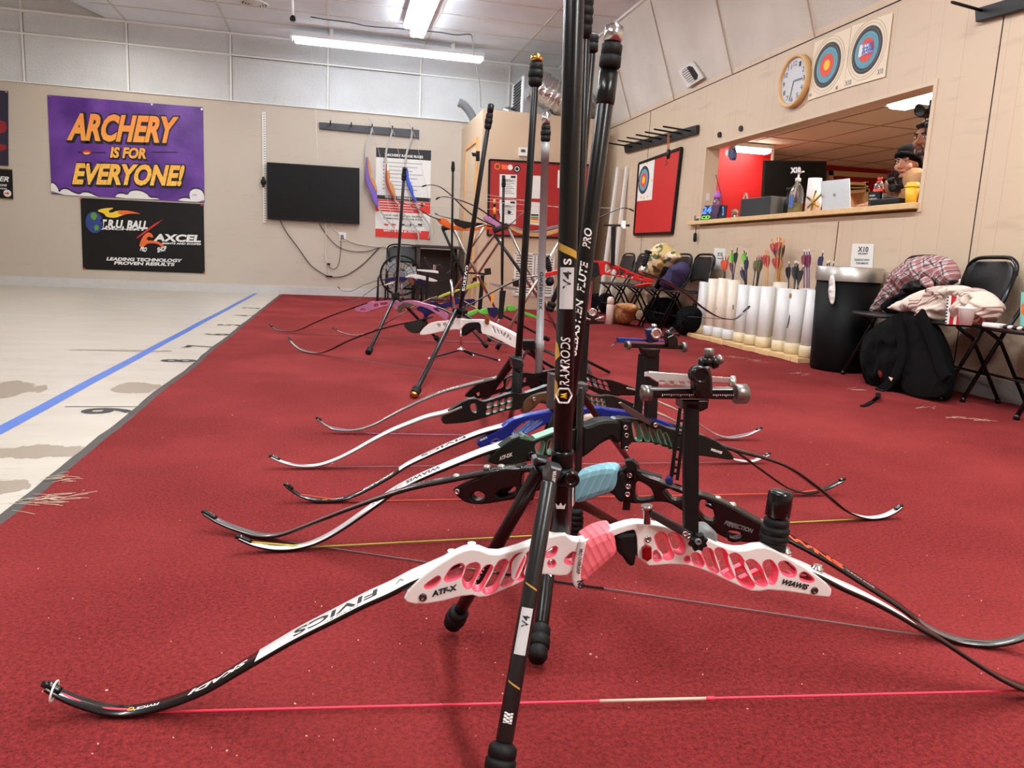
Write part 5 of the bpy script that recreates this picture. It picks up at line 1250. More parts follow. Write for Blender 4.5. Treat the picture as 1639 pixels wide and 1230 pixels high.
def bolt(root, bp, px, r, m=None, off=.024, n='bolt'):
    p = bp.hit(px[0], px[1], off); MB().prof(p - bp.n * .004, p + bp.n, [(0, r), (.006, r), (.0068, r * .8), (.0068, r * .55), (.004, r * .5)], 14).build(n, m or m_bolt, root)
def lattice(q, nx, ny, gap=.12, skew=0):
    """holes in a quad given as 4 corners (tl, tr, br, bl)"""
    q = [Vector(p) for p in q]; H = []
    f = lambda a, b: q[0].lerp(q[1], a).lerp(q[3].lerp(q[2], a), b)
    for i in range(nx):
        for j in range(ny):
            a0, a1 = (i + gap) / nx, (i + 1 - gap) / nx; b0, b1 = (j + gap) / ny, (j + 1 - gap) / ny
            s0, s1 = skew * b0 / nx, skew * b1 / nx
            if a1 + s1 > 1.0 or a0 + s0 < 0 or a0 + s1 < 0: continue
            H.append([tuple(f(a0 + s0, b0)), tuple(f(a1 + s0, b0)), tuple(f(a1 + s1, b1)), tuple(f(a0 + s1, b1))])
    return H
c2 = lambda L: [(420 + a / 2.733, 780 + b / 2.733) for a, b in L]
c3 = lambda L: [(820 + a / 2.927, 700 + b / 2.927) for a, b in L]
c4 = lambda L: [(1100 + a / 2.674, 700 + b / 2.674) for a, b in L]
c7 = lambda L: [(420 + a / 3.4146, 560 + b / 3.4146) for a, b in L]
ca = lambda L: [(700 + a / 6.832, 560 + b / 6.832) for a, b in L]
cb = lambda L: [(700 + a / 6.829, 720 + b / 6.829) for a, b in L]
cc6 = lambda L: [(900 + a / 6.832, 580 + b / 6.832) for a, b in L]
cs = lambda L: [(960 + a / 3.073, 500 + b / 3.073) for a, b in L]
def sight(root, bp, post, bar, blocks=(), off=.03, th=.014, pm=None, extra=()):
    """post: polygon px; bar: polygon px"""
    r = root; flat('sight_post', bp, post, th, pm or m_bkm, r, off=off, bev=.002, rnd=0)
    for nm, px, m_, t, o_, h in bar: flat(nm, bp, px, t, m_, r, [hh for hh in h], off=o_, bev=.002, rnd=0 if t > .001 else 0)
# ------------------------------------------------ bow 1: white riser with pink cut-outs
bp = PG((195, 1146), (1760, 1118)); cen = bp.hit(905, 1125); cen.z = 0
b1 = empty('recurve_bow', cen, 'white riser bow with pink cutouts and pink grip, nearest the camera', 'bow', 'recurve bows standing on the carpet')
m_w1 = mat('riser_white', (240, 237, 234), .3, coat=.3, var=.02); m_pk = mat('cutout_pink', (255, 100, 128), .4, var=.03); m_wrap = mat('grip_pink', (246, 134, 140), .6, var=0)
g = NT(m_wrap); P, X_, Y_, Z_ = g.pos(); wv = g.m('SINE', g.m('MULTIPLY', g.m('ADD', g.m('MULTIPLY', X_, 1.0), g.m('MULTIPLY', Z_, .55)), 560)); g.col(g.mix(g.ramp(wv, .9, 1.0), lin((240, 112, 124)), lin((246, 142, 148)))); g.bump(wv, .3, .001)
out1 = [(644, 955), (654, 968), (694, 967), (751, 952), (773, 959), (808, 945), (848, 926), (864, 919), (905, 924), (916, 915), (930, 905), (950, 880), (962, 868), (985, 858), (1010, 849), (1019, 850), (1022, 908), (1090, 903), (1127, 913), (1182, 939), (1208, 949), (1237, 944), (1326, 958), (1331, 953), (1332, 941), (1298, 914), (1261, 893), (1240, 881), (1220, 875), (1189, 883), (1162, 878), (1127, 861), (1093, 852), (1073, 845), (1032, 838), (1011, 838), (982, 847), (957, 857), (933, 867), (917, 866), (911, 861), (904, 855), (875, 861), (855, 870), (822, 882), (790, 890), (760, 878), (735, 884), (702, 904), (676, 923)]
H1 = [c2(L) for L in ([(712, 435), (770, 392), (775, 405), (750, 430), (720, 440)], [(800, 405), (830, 355), (870, 338), (880, 350), (868, 390), (810, 410)], [(882, 390), (900, 345), (935, 335), (948, 345), (940, 375), (912, 435), (895, 440), (882, 420)], [(925, 435), (975, 350), (1000, 345), (1003, 365), (955, 450), (930, 450)], [(968, 455), (1035, 330), (1060, 320), (1075, 335), (1020, 450), (980, 465)], [(1042, 425), (1100, 305), (1135, 292), (1145, 310), (1090, 420), (1055, 430)], [(1108, 400), (1160, 290), (1180, 285), (1188, 330), (1168, 385), (1130, 403)])]
H1 += [c3(L) for L in ([(5, 590), (40, 553), (62, 553), (22, 655), (5, 662)], [(60, 640), (92, 560), (118, 555), (132, 570), (110, 620), (75, 650)], [(150, 552), (200, 516), (207, 524), (195, 550), (165, 560)], [(250, 575), (280, 545), (296, 545), (290, 592), (255, 590)], [(172, 590), (180, 580), (194, 582), (198, 597), (185, 606), (174, 600)], [(668, 470), (690, 450), (714, 455), (752, 550), (745, 568), (712, 570)], [(732, 455), (765, 453), (787, 475), (806, 525), (795, 547), (763, 540)], [(665, 535), (690, 540), (697, 572), (668, 580)], [(811, 573), (816, 564), (826, 564), (831, 574), (826, 584), (815, 582)],
  [(840, 555), (860, 545), (880, 560), (894, 598), (878, 606), (850, 588)], [(890, 538), (905, 524), (932, 530), (968, 622), (955, 635), (922, 612)], [(948, 530), (975, 522), (1002, 545), (1042, 650), (1020, 664), (985, 640)], [(1013, 560), (1040, 547), (1072, 565), (1133, 690), (1120, 707), (1082, 690), (1058, 665)], [(1090, 590), (1120, 577), (1152, 600), (1194, 680), (1180, 697), (1148, 685), (1122, 650)], [(1173, 590), (1210, 578), (1243, 625), (1228, 686), (1205, 683)], [(1250, 592), (1282, 585), (1327, 622), (1322, 652), (1280, 645), (1260, 622)], [(1350, 645), (1370, 636), (1412, 671), (1397, 677), (1355, 666)])]
GROW[0] = .0010
riser(b1, bp, out1, H1, m_w1, .021, m_pk, .002, off=.024)
GROW[0] = 0
def rib(px, th=.005, w_=.010, m=m_pk, z=.0): 
    a, b = [bp.hit(u, v, z) for u, v in px]; MB().beam(a, b, th, w_, bp.n).build('inner_rib', m, b1)
for L in (c2([(1090, 330), (1185, 375)]), c3([(985, 640), (1075, 600)]), c3([(1065, 665), (1150, 625)]), c3([(5, 590), (120, 650)])): rib(L)
# pink overgrip and black lower wrap
flat('grip_wrap', bp, c3([(345, 490), (400, 455), (475, 435), (486, 460), (498, 520), (500, 552), (470, 580), (400, 640), (330, 702), (318, 690), (300, 640), (320, 560), (335, 500)]), .054, m_wrap, b1, off=.030, bev=.012, rnd=2)
flat('grip_tape', bp, c3([(322, 488), (352, 486), (335, 560), (320, 640), (328, 700), (308, 722), (284, 690), (290, 620), (305, 560), (318, 510)]), .02, mat('tape_white', (234, 224, 222), .5), b1, off=.0325, bev=.003, rnd=1)
flat('grip', bp, c3([(484, 455), (582, 446), (588, 470), (582, 600), (560, 614), (542, 600), (520, 565), (498, 548), (494, 500)]), .046, m_bkm, b1, off=.0255, bev=.006, rnd=1)
def rtext(root, bp, s, p0, p1, h, m, off, bold=.03, shear=0, nm='lettering'):
    mb = MB(); text_px(mb, s, bp, p0, p1, h, off, 0, bold, shear); return mb.build(nm, m, root)
rtext(b1, bp, 'ATF-X', *c2([(741, 480), (858, 447)]), .0075, m_ink, .0250, .05, .3); rtext(b1, bp, 'WIAWIS', *c3([(1262, 688), (1384, 716)]), .0075, m_ink, .0250, .05, .3)
rtext(b1, bp, 'PRO OVERGRIP', *c3([(314, 524), (300, 642)]), .005, m_ink, .0335, .02); rtext(b1, bp, 'NU', *c3([(305, 675), (310, 712)]), .009, m_ink, .0335, .05)
bolt(b1, bp, c3([(1415, 718)])[0], .0052, mat('screw_brown', (92, 72, 70), .3, .8)); bolt(b1, bp, c2([(702, 482)])[0], .0055, mat('screw_brown', (92, 72, 70), .3, .8)); bolt(b1, bp, c3([(635, 477)])[0], .0048)
flat('plunger_button', bp, c3([(612, 525), (630, 510), (655, 520), (655, 572), (635, 585), (612, 572)]), .01, mat('red_anodised', (150, 20, 24), .25, .6), b1, off=.031, bev=.002, rnd=0)
# limb bolts on the riser top
for u, v, a in ((723, 888, 0), (755, 876, 0), (1257, 884, 0), (1308, 911, 0)):
    p = bp.hit(u, v, 0); MB().prof(p - Vector((0, 0, .004)), p + Vector((0, 0, 1)), [(0, .009), (.006, .009), (.007, .006), (.010, .006)], 16).build('limb_bolt', m_w1 if a else m_bolt, b1)
L1 = limb('limb', b1, bp, [(735, 893), (691, 912), (658, 926), (625, 943), (585, 961), (530, 989), (475, 1017), (425, 1046), (391, 1066), (333, 1100), (274, 1124), (216, 1138), (172, 1137), (128, 1125), (99, 1113), (76, 1100)], .043, .017, .0075, m_limbW, m_limbb, split=.50, mt2=m_limbb)
limb_text(L1, 'FIVICS', .20, .41, .02, m_ink, .02); limb_text(L1, 'TITAN RC', .24, .33, .005, m_grey, 0, .015); limb_text(L1, 'V', .13, .155, .012, m_grey)
limb_text(L1, 'SKADI', .53, .68, .012, m_wht_t, .03, 0, .2); limb_text(L1, 'FIVICS', .75, .80, .006, m_wht_t); limb_text(L1, 'O', .805, .82, .008, m_yel)
R1_ = limb('limb', b1, bp, [(1262, 900), (1300, 915), (1340, 935), (1380, 953), (1420, 974), (1460, 998), (1500, 1021), (1560, 1061), (1600, 1085), (1640, 1102), (1700, 1115), (1760, 1117), (1825, 1102), (1872, 1078)], .043, .017, .0075, m_limbW, m_limbb, split=.3, mt2=m_limbb)
string(b1, bp, [(100, 1112), (150, 1134), (262, 1140), (1640, 1106), (1790, 1110)], mat('string_pink', (250, 60, 90), .6), .0019)
qa, qb = bp.hit(262, 1140), bp.hit(1640, 1106); MB().tube([qa.lerp(qb, .475), qa.lerp(qb, .60)], .0024, 8).build('serving', mat('serving_cream', (226, 196, 176), .6), b1); MB().tube([qa.lerp(qb, .60), qa.lerp(qb, .61)], .003, 8).build('nocking_point', mat('string_pink', (250, 60, 90), .6), b1)
# string wraps at the left tip
pt = bp.hit(87, 1107); MB().tube([pt + Vector((.002 * cos(a), .016 * sin(a), .012 * cos(a))) for a in [i * pi / 8 for i in range(17)]], .0015, 6).build('string_loop', m_white, b1)
# long rod, V-bar and two side rods standing on the carpet
pb1 = bp.hit(896, 860); pt1 = bp.hit(922.5, -140); pv = bp.hit(899, 765)
rl = rod('long_rod', b1, pv + (pt1 - pb1).normalized() * .01, pt1, .0128, m_carb); MB().prof(pb1, pv, [(0, .010), (.008, .0155), (.12, .0155), (.125, .0155)], 18).build('extender', m_carb, b1)
ax = (pt1 - pb1).normalized(); dpx = lambda v: (bp.hit(896 + (860 - v) * .0265, v) - pv).length + 0
def rt(s, v0, v1, ht, m, root, bold=.03, flip=False, **k):
    mb = MB(); text_rod(mb, s, pv, pt1, .0128, dpx(v0), dpx(v1), ht, 0, bold, **k); return mb.build('rod_lettering', m, root)
rt('RAMRODS', 616, 538, .013, m_wht_t, rl, .006, shear=.2)
mb = MB(); fr = (CAM - pv); fr = (fr - ax * fr.dot(ax)).normalized(); sd = ax.cross(fr)
def rodpatch(mb, P0, ax, fr, sd, r, poly, mi=0):
    """small coloured band piece on the rod: poly of (distance along, angle)"""
    Q = []
    for k in range(len(poly)):
        a, b = Vector(poly[k]), Vector(poly[(k + 1) % len(poly)]); n = 6
        Q += [a.lerp(b, i / n) for i in range(n)]
    t = geometry.tessellate_polygon([[Vector((p.x * 30, p.y, 0)) for p in Q]]); V = [P0 + ax * p.x + (fr * cos(p.y) - sd * sin(p.y)) * r for p in Q]
    mb.add(V, [list(x) for x in t], mi)
D = dpx
for (v0, v1) in ((642, 604), (580, 543)): 
    mbq = MB(); rodpatch(mbq, pv, ax, fr, sd, .0132, [(D(v0) + .01, .5), (D(v0), 1.4), (D(v1), 1.4), (D(v1) - .006, .8)]) if v0 < 700 else None
    if mbq.v: mbq.build('gold_stripe', mat('gold_stripe', (206, 166, 70), .35, .4), rl)
mbq = MB(); rodpatch(mbq, pv, ax, fr, sd, .0131, [(D(415), -1.1), (D(400), 1.1), (D(388), 1.1), (D(403), -1.1)]); mbq.build('gold_stripe', mat('gold_stripe', (206, 166, 70), .35, .4), rl)
mbq = MB(); rodpatch(mbq, pv, ax, fr, sd, .0133, [(D(494), -.75), (D(428), -.75), (D(428), .75), (D(494), .75)]); lp = mbq.build('white_label', mat('label_silver', (206, 208, 210), .4), rl)
mb = MB(); text_rod(mb, 'V4', pv, pt1, .0134, D(462), D(434), .011, 0, .01); mb.build('rod_lettering', m_ink, lp)
rt('S', 424, 414, .010, m_wht_t, rl)
mb = MB(); hx = [(sin(a * pi / 3) * .011, cos(a * pi / 3) * .0115) for a in range(6)]; hp = D(631)
for k in range(6):
    (a0, b0), (a1, b1_) = hx[k], hx[(k + 1) % 6]
    f = lambda a, b: pv + ax * (hp + a) + (fr * cos(b / .0128) - sd * sin(b / .0128)) * .0138
    mb.beam(f(a0, b0), f(a1, b1_), .0022, .0006, fr)
mb.build('hexagon_mark', m_wht_t, rl); mb = MB(); text_rod(mb, 'W', pv, pt1, .0132, hp + .004, hp - .004, .008, 0, .05); mb.build('crown_mark', m_yel, rl)
def crown(P0, d, r, ax, m, root, s=.008):
    fr = (CAM - P0); fr = (fr - ax * fr.dot(ax)).normalized(); sd = ax.cross(fr); mb = MB(); c = P0 + ax * d + fr * (r + .0008)
    pts = [(-1, -.6), (1, -.6), (1.25, .8), (.55, .1), (0, 1), (-.55, .1), (-1.25, .8)]
    t = geometry.tessellate_polygon([[Vector((x, y, 0)) for x, y in pts]]); mb.add([c - sd * x * s * .7 + ax * y * s * .7 for x, y in pts], [list(q) for q in t]); mb.build('crown_mark', m, root)
crown(pb1, .05, .0158, ax, m_wht_t, [c for c in b1.children if c.name.startswith('extender')][0], .008)
# V-bar block
hub = pv + bp.n * .0; mb = MB()
flat('v_bar', bp, cb([(1240, 175), (1370, 215), (1360, 250), (1275, 440), (1185, 420), (1175, 300)]), .03, mat('vbar_grey', (84, 84, 86), .35, .5), b1, off=.048, bev=.004, rnd=0)
flat('v_bar', bp, cb([(1055, 115), (1100, 98), (1225, 120), (1235, 170), (1100, 200), (1050, 180)]), .03, m_bk, b1, off=.02, bev=.005, rnd=0)
flat('v_bar_clamp', bp, cb([(1370, 250), (1500, 250), (1520, 330), (1500, 370), (1440, 405), (1290, 420), (1290, 300)]), .034, m_bkm, b1, off=.03, bev=.006, rnd=0)
bolt(b1, bp, cb([(1465, 330)])[0], .011, m_bk, .036); rtext(b1, bp, 'BEITER', *cb([(1285, 365), (1300, 230)]), .004, m_wht_t, .0495, .04)
fl = at(722, 1003, z=.014); tl = bp.hit(*cb([(1130, 200)])[0], -.005)
o = rod('side_rod', b1, tl, fl + (tl - fl).normalized() * .05, .0105, m_carb); damper(b1, fl + (tl - fl).normalized() * .052, fl - tl, .048, .017, ribs=3)
dl = (fl - tl); mb = MB(); text_rod(mb, 'RAMRODS', tl, fl, .0107, dl.length * .52, dl.length * .72, .010, 0, .03, turn=.3); mb.build('rod_lettering', m_wht_t, o)
ff = at(794, 1262, z=.012); tf = bp.hit(*cb([(1215, 420)])[0], .045)
dd = (tf - ff).normalized(); o = rod('side_rod', b1, tf + dd * .01, ff + dd * .05, .0108, mat('carbon_satin', (26, 26, 28), .3), ); damper(b1, ff + dd * .052, -dd, .05, .018, ribs=3)
Lr = (ff - tf).length
mbq = MB(); fr2 = (CAM - tf); a2 = -dd; fr2 = (fr2 - a2 * fr2.dot(a2)).normalized(); sd2 = a2.cross(fr2); rodpatch(mbq, tf, a2, fr2, sd2, .0111, [(Lr * .42, -.7), (Lr * .575, -.7), (Lr * .575, .7), (Lr * .42, .7)]); lq = mbq.build('white_label', mat('label_silver', (206, 208, 210), .4), o)
mb = MB(); text_rod(mb, 'V4', tf, ff, .0113, Lr * .485, Lr * .445, .009, 0, .01); mb.build('rod_lettering', m_ink, lq)
for f in (.335, .66): 
    mbq = MB(); rodpatch(mbq, tf, a2, fr2, sd2, .0111, [(Lr * f, -.8), (Lr * (f + .02), .8), (Lr * (f + .026), .8), (Lr * (f + .006), -.8)]); mbq.build('gold_stripe', mat('gold_stripe', (206, 166, 70), .35, .4), o)
mb = MB(); text_rod(mb, 'HHH', tf, ff, .0111, Lr * .76, Lr * .795, .009, 0, .1); mb.build('rod_lettering', m_wht_t, o)
# rear weights: upright damper on the riser by the pink grip, ball damper above the right limb pocket
p = bp.hit(1235, 882, 0); damper(b1, p, (.06, 0, 1), .052, .0195, ribs=4); q = p + Vector((.06, 0, 1)).normalized() * .05
MB().prof(q, q + Vector((.06, 0, 1)), [(0, .014), (.003, .0175), (.036, .0175), (.040, .015), (.0405, .006)], 10).build('end_weight', m_bk, b1)
# sight
sr = b1
def post1(): pass
flat('sight_post', bp, [(1098, 646), (1120, 646), (1119, 850), (1117, 866), (1096, 858), (1096, 740)], .012, m_bkm, b1, off=.036, bev=.002, rnd=0)
flat('sight_bar', bp, cs([(235, 380), (250, 375), (660, 375), (660, 432), (260, 425), (235, 418)]), .018, m_bk, b1, off=.04, bev=.003, rnd=0)
mb = MB()
for k in range(40): u, v = 1060 + k * 2.9, 631 - .0 + k * .02; plate(mb, bp, ppx(bp, [(u, v), (u + .8, v), (u + .8, v + (3.5 if k % 5 == 0 else 2)), (u, v + (3.5 if k % 5 == 0 else 2))], .0405), (), .0006, .0405, 0, 0)
mb.build('scale_marks', m_wht_t, b1)
p, q = bp.hit(*cs([(662, 402)])[0], .031), bp.hit(*cs([(694, 402)])[0], .031); MB().prof(p, q, [(0, .0125), (.002, .0135), (.016, .0135), (.018, .011)], 20).build('sight_knob', mat('knurled_grey', (128, 122, 116), .35, .8), b1)
p, q = bp.hit(*cs([(252, 398)])[0], .031), bp.hit(*cs([(232, 398)])[0], .031); MB().prof(p, q, [(0, .010), (.012, .011), (.014, .006)], 18).build('sight_knob', mat('knurled_grey', (128, 122, 116), .35, .8), b1)
flat('sight_block', bp, cs([(405, 432), (540, 432), (535, 475), (500, 492), (405, 475)]), .03, m_bk, b1, off=.036, bev=.003, rnd=0)
flat('sight_block', bp, cs([(470, 330), (480, 300), (500, 265), (545, 262), (560, 330), (562, 400), (550, 430), (495, 430), (470, 390)]), .024, m_bk, b1, off=.066, bev=.005, rnd=0)
for L, r0, m_ in (([(528, 222), (524, 265)], .009, m_bk), ([(538, 178), (536, 222)], .0065, mat('knurled_grey', (128, 122, 116), .35, .8)), ([(545, 250), (575, 240)], .009, m_bk), ([(575, 240), (603, 228)], .0065, mat('knurled_grey', (128, 122, 116), .35, .8)), ([(500, 300), (508, 225)], .006, m_bk)):
    p, q = [bp.hit(*x, .055) for x in cs(L)]; ll = (q - p).length; MB().prof(p, q, [(0, r0 * .8), (.001, r0), (ll - .001, r0), (ll, r0 * .7)], 14).build('sight_part', m_, b1)
p = bp.hit(*cs([(482, 305)])[0], .066); MB().prof(p - bp.n * .004, p + bp.n, [(0, .012), (.016, .012), (.018, .009), (.014, .007)], 18).build('aperture_ring', m_bk, b1)
# sight mount arm and star knob
pA, pB_ = [bp.hit(*x, .034) for x in c3([(640, 352), (850, 470)])]; MB().beam(pA, pB_, .011, .008, bp.n, 0, .002).build('mount_arm', mat('arm_grey', (62, 60, 60), .35, .6), b1)
p = bp.hit(*c3([(632, 405)])[0], .034); q = bp.hit(*c3([(630, 338)])[0], .034); MB().prof(p, q, [(0, .005), (.020, .005), (.021, .008), (.026, .008)], 14).build('arm_pin', m_bolt, b1)
p = bp.hit(*c3([(870, 490)])[0], .043); mb = MB(); a = bp.st(*c3([(870, 490)])[0], .043); plate(mb, bp, [(a.x + (.0135 if k % 2 else .010) * cos(k * pi / 8), a.y + (.0135 if k % 2 else .010) * sin(k * pi / 8)) for k in range(16)], (), .012, .043, .002, 0); mb.build('star_knob', m_bkm, b1)
bolt(b1, bp, c3([(825, 462)])[0], .004, None, .040); bolt(b1, bp, c3([(808, 452)])[0], .004, None, .040); bolt(b1, bp, c3([(870, 490)])[0], .0045, m_grey, .050)
pq = bp.hit(*c3([(905, 462)])[0], .0); MB().prof(pq - bp.n * .02, pq + bp.n, [(0, .014), (.03, .014), (.033, .01)], 18).build('mount_block', m_grey, b1)
# ------------------------------------------------ bow 2: black riser, pale blue wrap
bp = PG((425, 864), (1570, 1036)); cen = bp.hit(900, 930); cen.z = 0
b2 = empty('recurve_bow', cen, 'black riser bow with pale blue wrapped grip, right behind the white and pink bow', 'bow', 'recurve bows standing on the carpet')
out2 = [(723, 783), (726, 790), (737, 801), (751, 808), (773, 809), (802, 804), (826, 800), (846, 792), (868, 784), (900, 782), (922, 795), (960, 785), (981, 792), (991, 802), (1018, 809), (1066, 802), (1093, 820), (1134, 847), (1162, 864), (1196, 871), (1223, 867), (1247, 850), (1216, 837), (1162, 806), (1117, 790), (1093, 789), (1059, 773), (1025, 763), (1018, 744), (1001, 748), (989, 756), (955, 765), (925, 765), (895, 750), (854, 750), (810, 751), (791, 754), (760, 768)]
H2 = [cb(L) for L in ([(350, 525), (400, 470), (450, 458), (520, 500), (490, 560), (400, 570)], [(640, 500), (690, 445), (760, 430), (855, 400), (850, 470), (820, 490), (680, 530)], [(920, 262), (1010, 250), (1000, 300), (940, 430), (905, 440)])] + [c3(L) for L in ([(575, 225), (590, 205), (650, 240), (667, 290), (600, 303), (575, 290)], [(700, 240), (795, 255), (800, 300), (750, 303)], [(880, 290), (930, 308), (955, 400), (905, 395), (872, 355)], [(1005, 440), (1065, 445), (1082, 478), (1020, 487)])]
riser(b2, bp, out2, H2, m_bk, .032, m_bk, .004, rnd=2, off=.023)
m_bw = mat('grip_blue_wrap', (126, 172, 182), .6, var=0)
g = NT(m_bw); P, X_, Y_, Z_ = g.pos(); wv = g.m('SINE', g.m('MULTIPLY', g.m('ADD', X_, g.m('MULTIPLY', Z_, -.35)), 500)); g.col(g.mix(g.ramp(wv, .6, 1.0), lin((110, 160, 172)), lin((132, 176, 186)))); g.bump(wv, .3, .001)
flat('grip_wrap', bp, c3([(296, 178), (380, 152), (440, 142), (488, 146), (497, 175), (492, 230), (470, 265), (400, 285), (300, 322), (284, 300), (286, 240)]), .054, m_bw, b2, off=.030, bev=.012, rnd=2)
flat('grip_tape', bp, cb([(1450, 400), (1488, 400), (1480, 625), (1438, 620)]), .03, mat('tape_white', (234, 224, 222), .5), b2, off=.031, bev=.003, rnd=0)
flat('grip', bp, c3([(490, 170), (530, 160), (540, 250), (530, 300), (505, 312), (480, 285), (470, 260), (490, 230)]), .044, m_bkm, b2, off=.026, bev=.006, rnd=1)
flat('arrow_rest', bp, c3([(527, 112), (560, 108), (585, 130), (582, 160), (700, 188), (698, 196), (580, 160), (575, 200), (545, 205), (538, 160)]), .02, m_bkm, b2, off=.03, bev=.002, rnd=0)
for q_ in ((550, 180), (543, 232), (540, 268)): bolt(b2, bp, c3([q_])[0], .0055, None, .026)
flat('rest_foot', bp, c3([(520, 300), (553, 300), (550, 345), (514, 343)]), .02, m_bk, b2, off=.02, bev=.002, rnd=0)
L2 = limb('limb', b2, bp, [(840, 748), (800, 752), (771, 757), (713, 769), (669, 778), (625, 791), (566, 812), (522, 829), (479, 846), (449, 856), (420, 858), (391, 851), (356, 838), (328, 822)], .043, .017, .0075, m_limbb, m_limbb, split=.35, mt2=m_limbm)
R2 = limb('limb', b2, bp, [(1130, 802), (1164, 818), (1212, 838), (1268, 865), (1324, 896), (1380, 932), (1437, 969), (1485, 1005), (1530, 1024), (1579, 1031), (1616, 1027), (1645, 1017), (1668, 1003)], .043, .017, .0075, m_limbb, m_limbb, split=.65, mt2=m_limbm)
limb_text(R2, 'WNS', .24, .42, .024, mat('lettering_orange', (246, 80, 40), .4, emit=0), .04); limb_text(R2, 'VANTAGE', .43, .52, .006, m_wht_t, 0, .0)
mb = MB(); text_px(mb, 'PERFECTION', bp, *c3([(992, 408), (1125, 450)]), .008, .0234, 0, .04, .2); mb.build('lettering', m_grey, b2); mb = MB(); text_px(mb, 'TEC', bp, *c3([(1010, 418), (1060, 430)]), .008, .0234, 0, .04, .2); mb.build('lettering', m_grey, b2)
string(b2, bp, [(356, 842), (450, 866), (1485, 1019), (1600, 1030)], mat('string_grey', (112, 100, 96), .6), .0016, (.38, .55))
for f in (.505, .512): 
    p = bp.hit(450, 866).lerp(bp.hit(1485, 1019), f); MB().ball(p, .0032).build('nocking_point', m_white, b2)
for px_ in (cb([(545, 200)])[0], cb([(700, 195)])[0], cb([(210, 300)])[0], c3([(1030, 322)])[0], c3([(960, 292)])[0], c3([(1165, 400)])[0]):
    p = bp.hit(*px_); MB().prof(p - Vector((0, 0, .006)), p + Vector((0, 0, 1)), [(0, .008), (.010, .008), (.012, .005)], 14).build('limb_bolt', m_bolt, b2)
bolt(b2, bp, cb([(218, 460)])[0], .006, None, .024)
damper(b2, bp.hit(*cb([(690, 470)])[0], .0), bp.hit(*cb([(850, 280)])[0], 0) - bp.hit(*cb([(690, 470)])[0], 0), .075, .013, ribs=7)
# long rod with big white lettering, leaning right
pb_, pt = bp.hit(893, 770, -.0), bp.hit(975, 112, -.0); d2 = (pt - pb_).normalized(); Ls = (pt - pb_).length
o = rod('long_rod', b2, pb_, pt, .0152, m_carb); damper(b2, pt - d2 * .0, d2, .047, .019, ribs=2, cap=m_bolt, capL=.026); MB().prof(pt - d2 * .06, pt, [(0, .0155), (.004, .0175), (.058, .0165)], 18).build('rod_sleeve', m_carb, b2)
ds = lambda v: (bp.hit(893 + (770 - v) * (82 / 658), v) - pb_).length
for s_, v0, v1, ht in (('SEBASTIEN', 568, 478, .0145), ('FLUTE', 468, 418, .0145), ('PRO', 398, 366, .0145)):
    mb = MB(); text_rod(mb, s_, pb_, pt, .0154, ds(v0), ds(v1), ht, 0, .025, .25, turn=-.15); mb.build('rod_lettering', m_wht_t, o)
fz = at(858, 1070, z=.012); tz = bp.hit(893, 790, .03); dz = (tz - fz).normalized(); o = rod('side_rod', b2, tz, fz + dz * .075, .0118, m_carb); damper(b2, fz + dz * .078, -dz, .066, .0165, ribs=3)
Lz = (tz - fz).length
for s_, f0, f1 in (('SEBASTIEN', .05, .36), ('FLUTE', .38, .55)): mb = MB(); text_rod(mb, s_, tz, fz, .0120, Lz * f1, Lz * f0, .012, 0, .05, .25); mb.build('rod_lettering', m_wht_t, o)
fz2 = at(985, 838, z=.01); rod('side_rod', b2, bp.hit(893, 785, -.02), fz2, .0105, m_carb)
flat('v_bar', bp, [(880, 762), (906, 762), (908, 800), (882, 802)], .05, m_bk, b2, off=.03, bev=.005, rnd=0)
# its sight: ladder bar and silver scale
for L in ([(386, 470), (404, 470), (362, 812), (342, 808)], [(416, 480), (436, 482), (388, 830), (372, 826)]): flat('sight_post', bp, cs(L), .012, m_bkm, b2, off=.03, bev=.001, rnd=0)
for v in (530, 600, 668, 720, 760, 790): 
    x0 = 395 - (v - 480) * .12; mb = MB(); flat('ladder_rung', bp, cs([(x0 - 2, v), (x0 + 30, v), (x0 + 30, v + 10), (x0 - 2, v + 10)]), .008, m_bkm, b2, off=.028, bev=0, rnd=0)
flat('silver_scale', bp, cs([(218, 297), (245, 293), (640, 325), (640, 352), (560, 348), (540, 376), (440, 372), (280, 345), (240, 320), (218, 318)]), .014, m_chrome, b2, [cs([(x, 340 + (x - 290) * .045), (x + 28, 341 + (x - 290) * .045), (x + 20, 352 + (x - 290) * .045), (x + 6, 351 + (x - 290) * .045)]) for x in (292, 340, 388, 432)], off=.034, bev=.002, rnd=0)
p, q = bp.hit(*cs([(636, 348)])[0], .028), bp.hit(*cs([(656, 350)])[0], .028); MB().prof(p, q, [(0, .008), (.002, .014), (.010, .014), (.012, .008)], 18).build('sight_knob', m_bolt, b2)
flat('blue_knob', bp, cs([(318, 830), (330, 815), (355, 812), (362, 850), (345, 858), (325, 845)]), .02, mat('blue_anodised', (34, 50, 120), .3, .5), b2, off=.04, bev=.003, rnd=1)
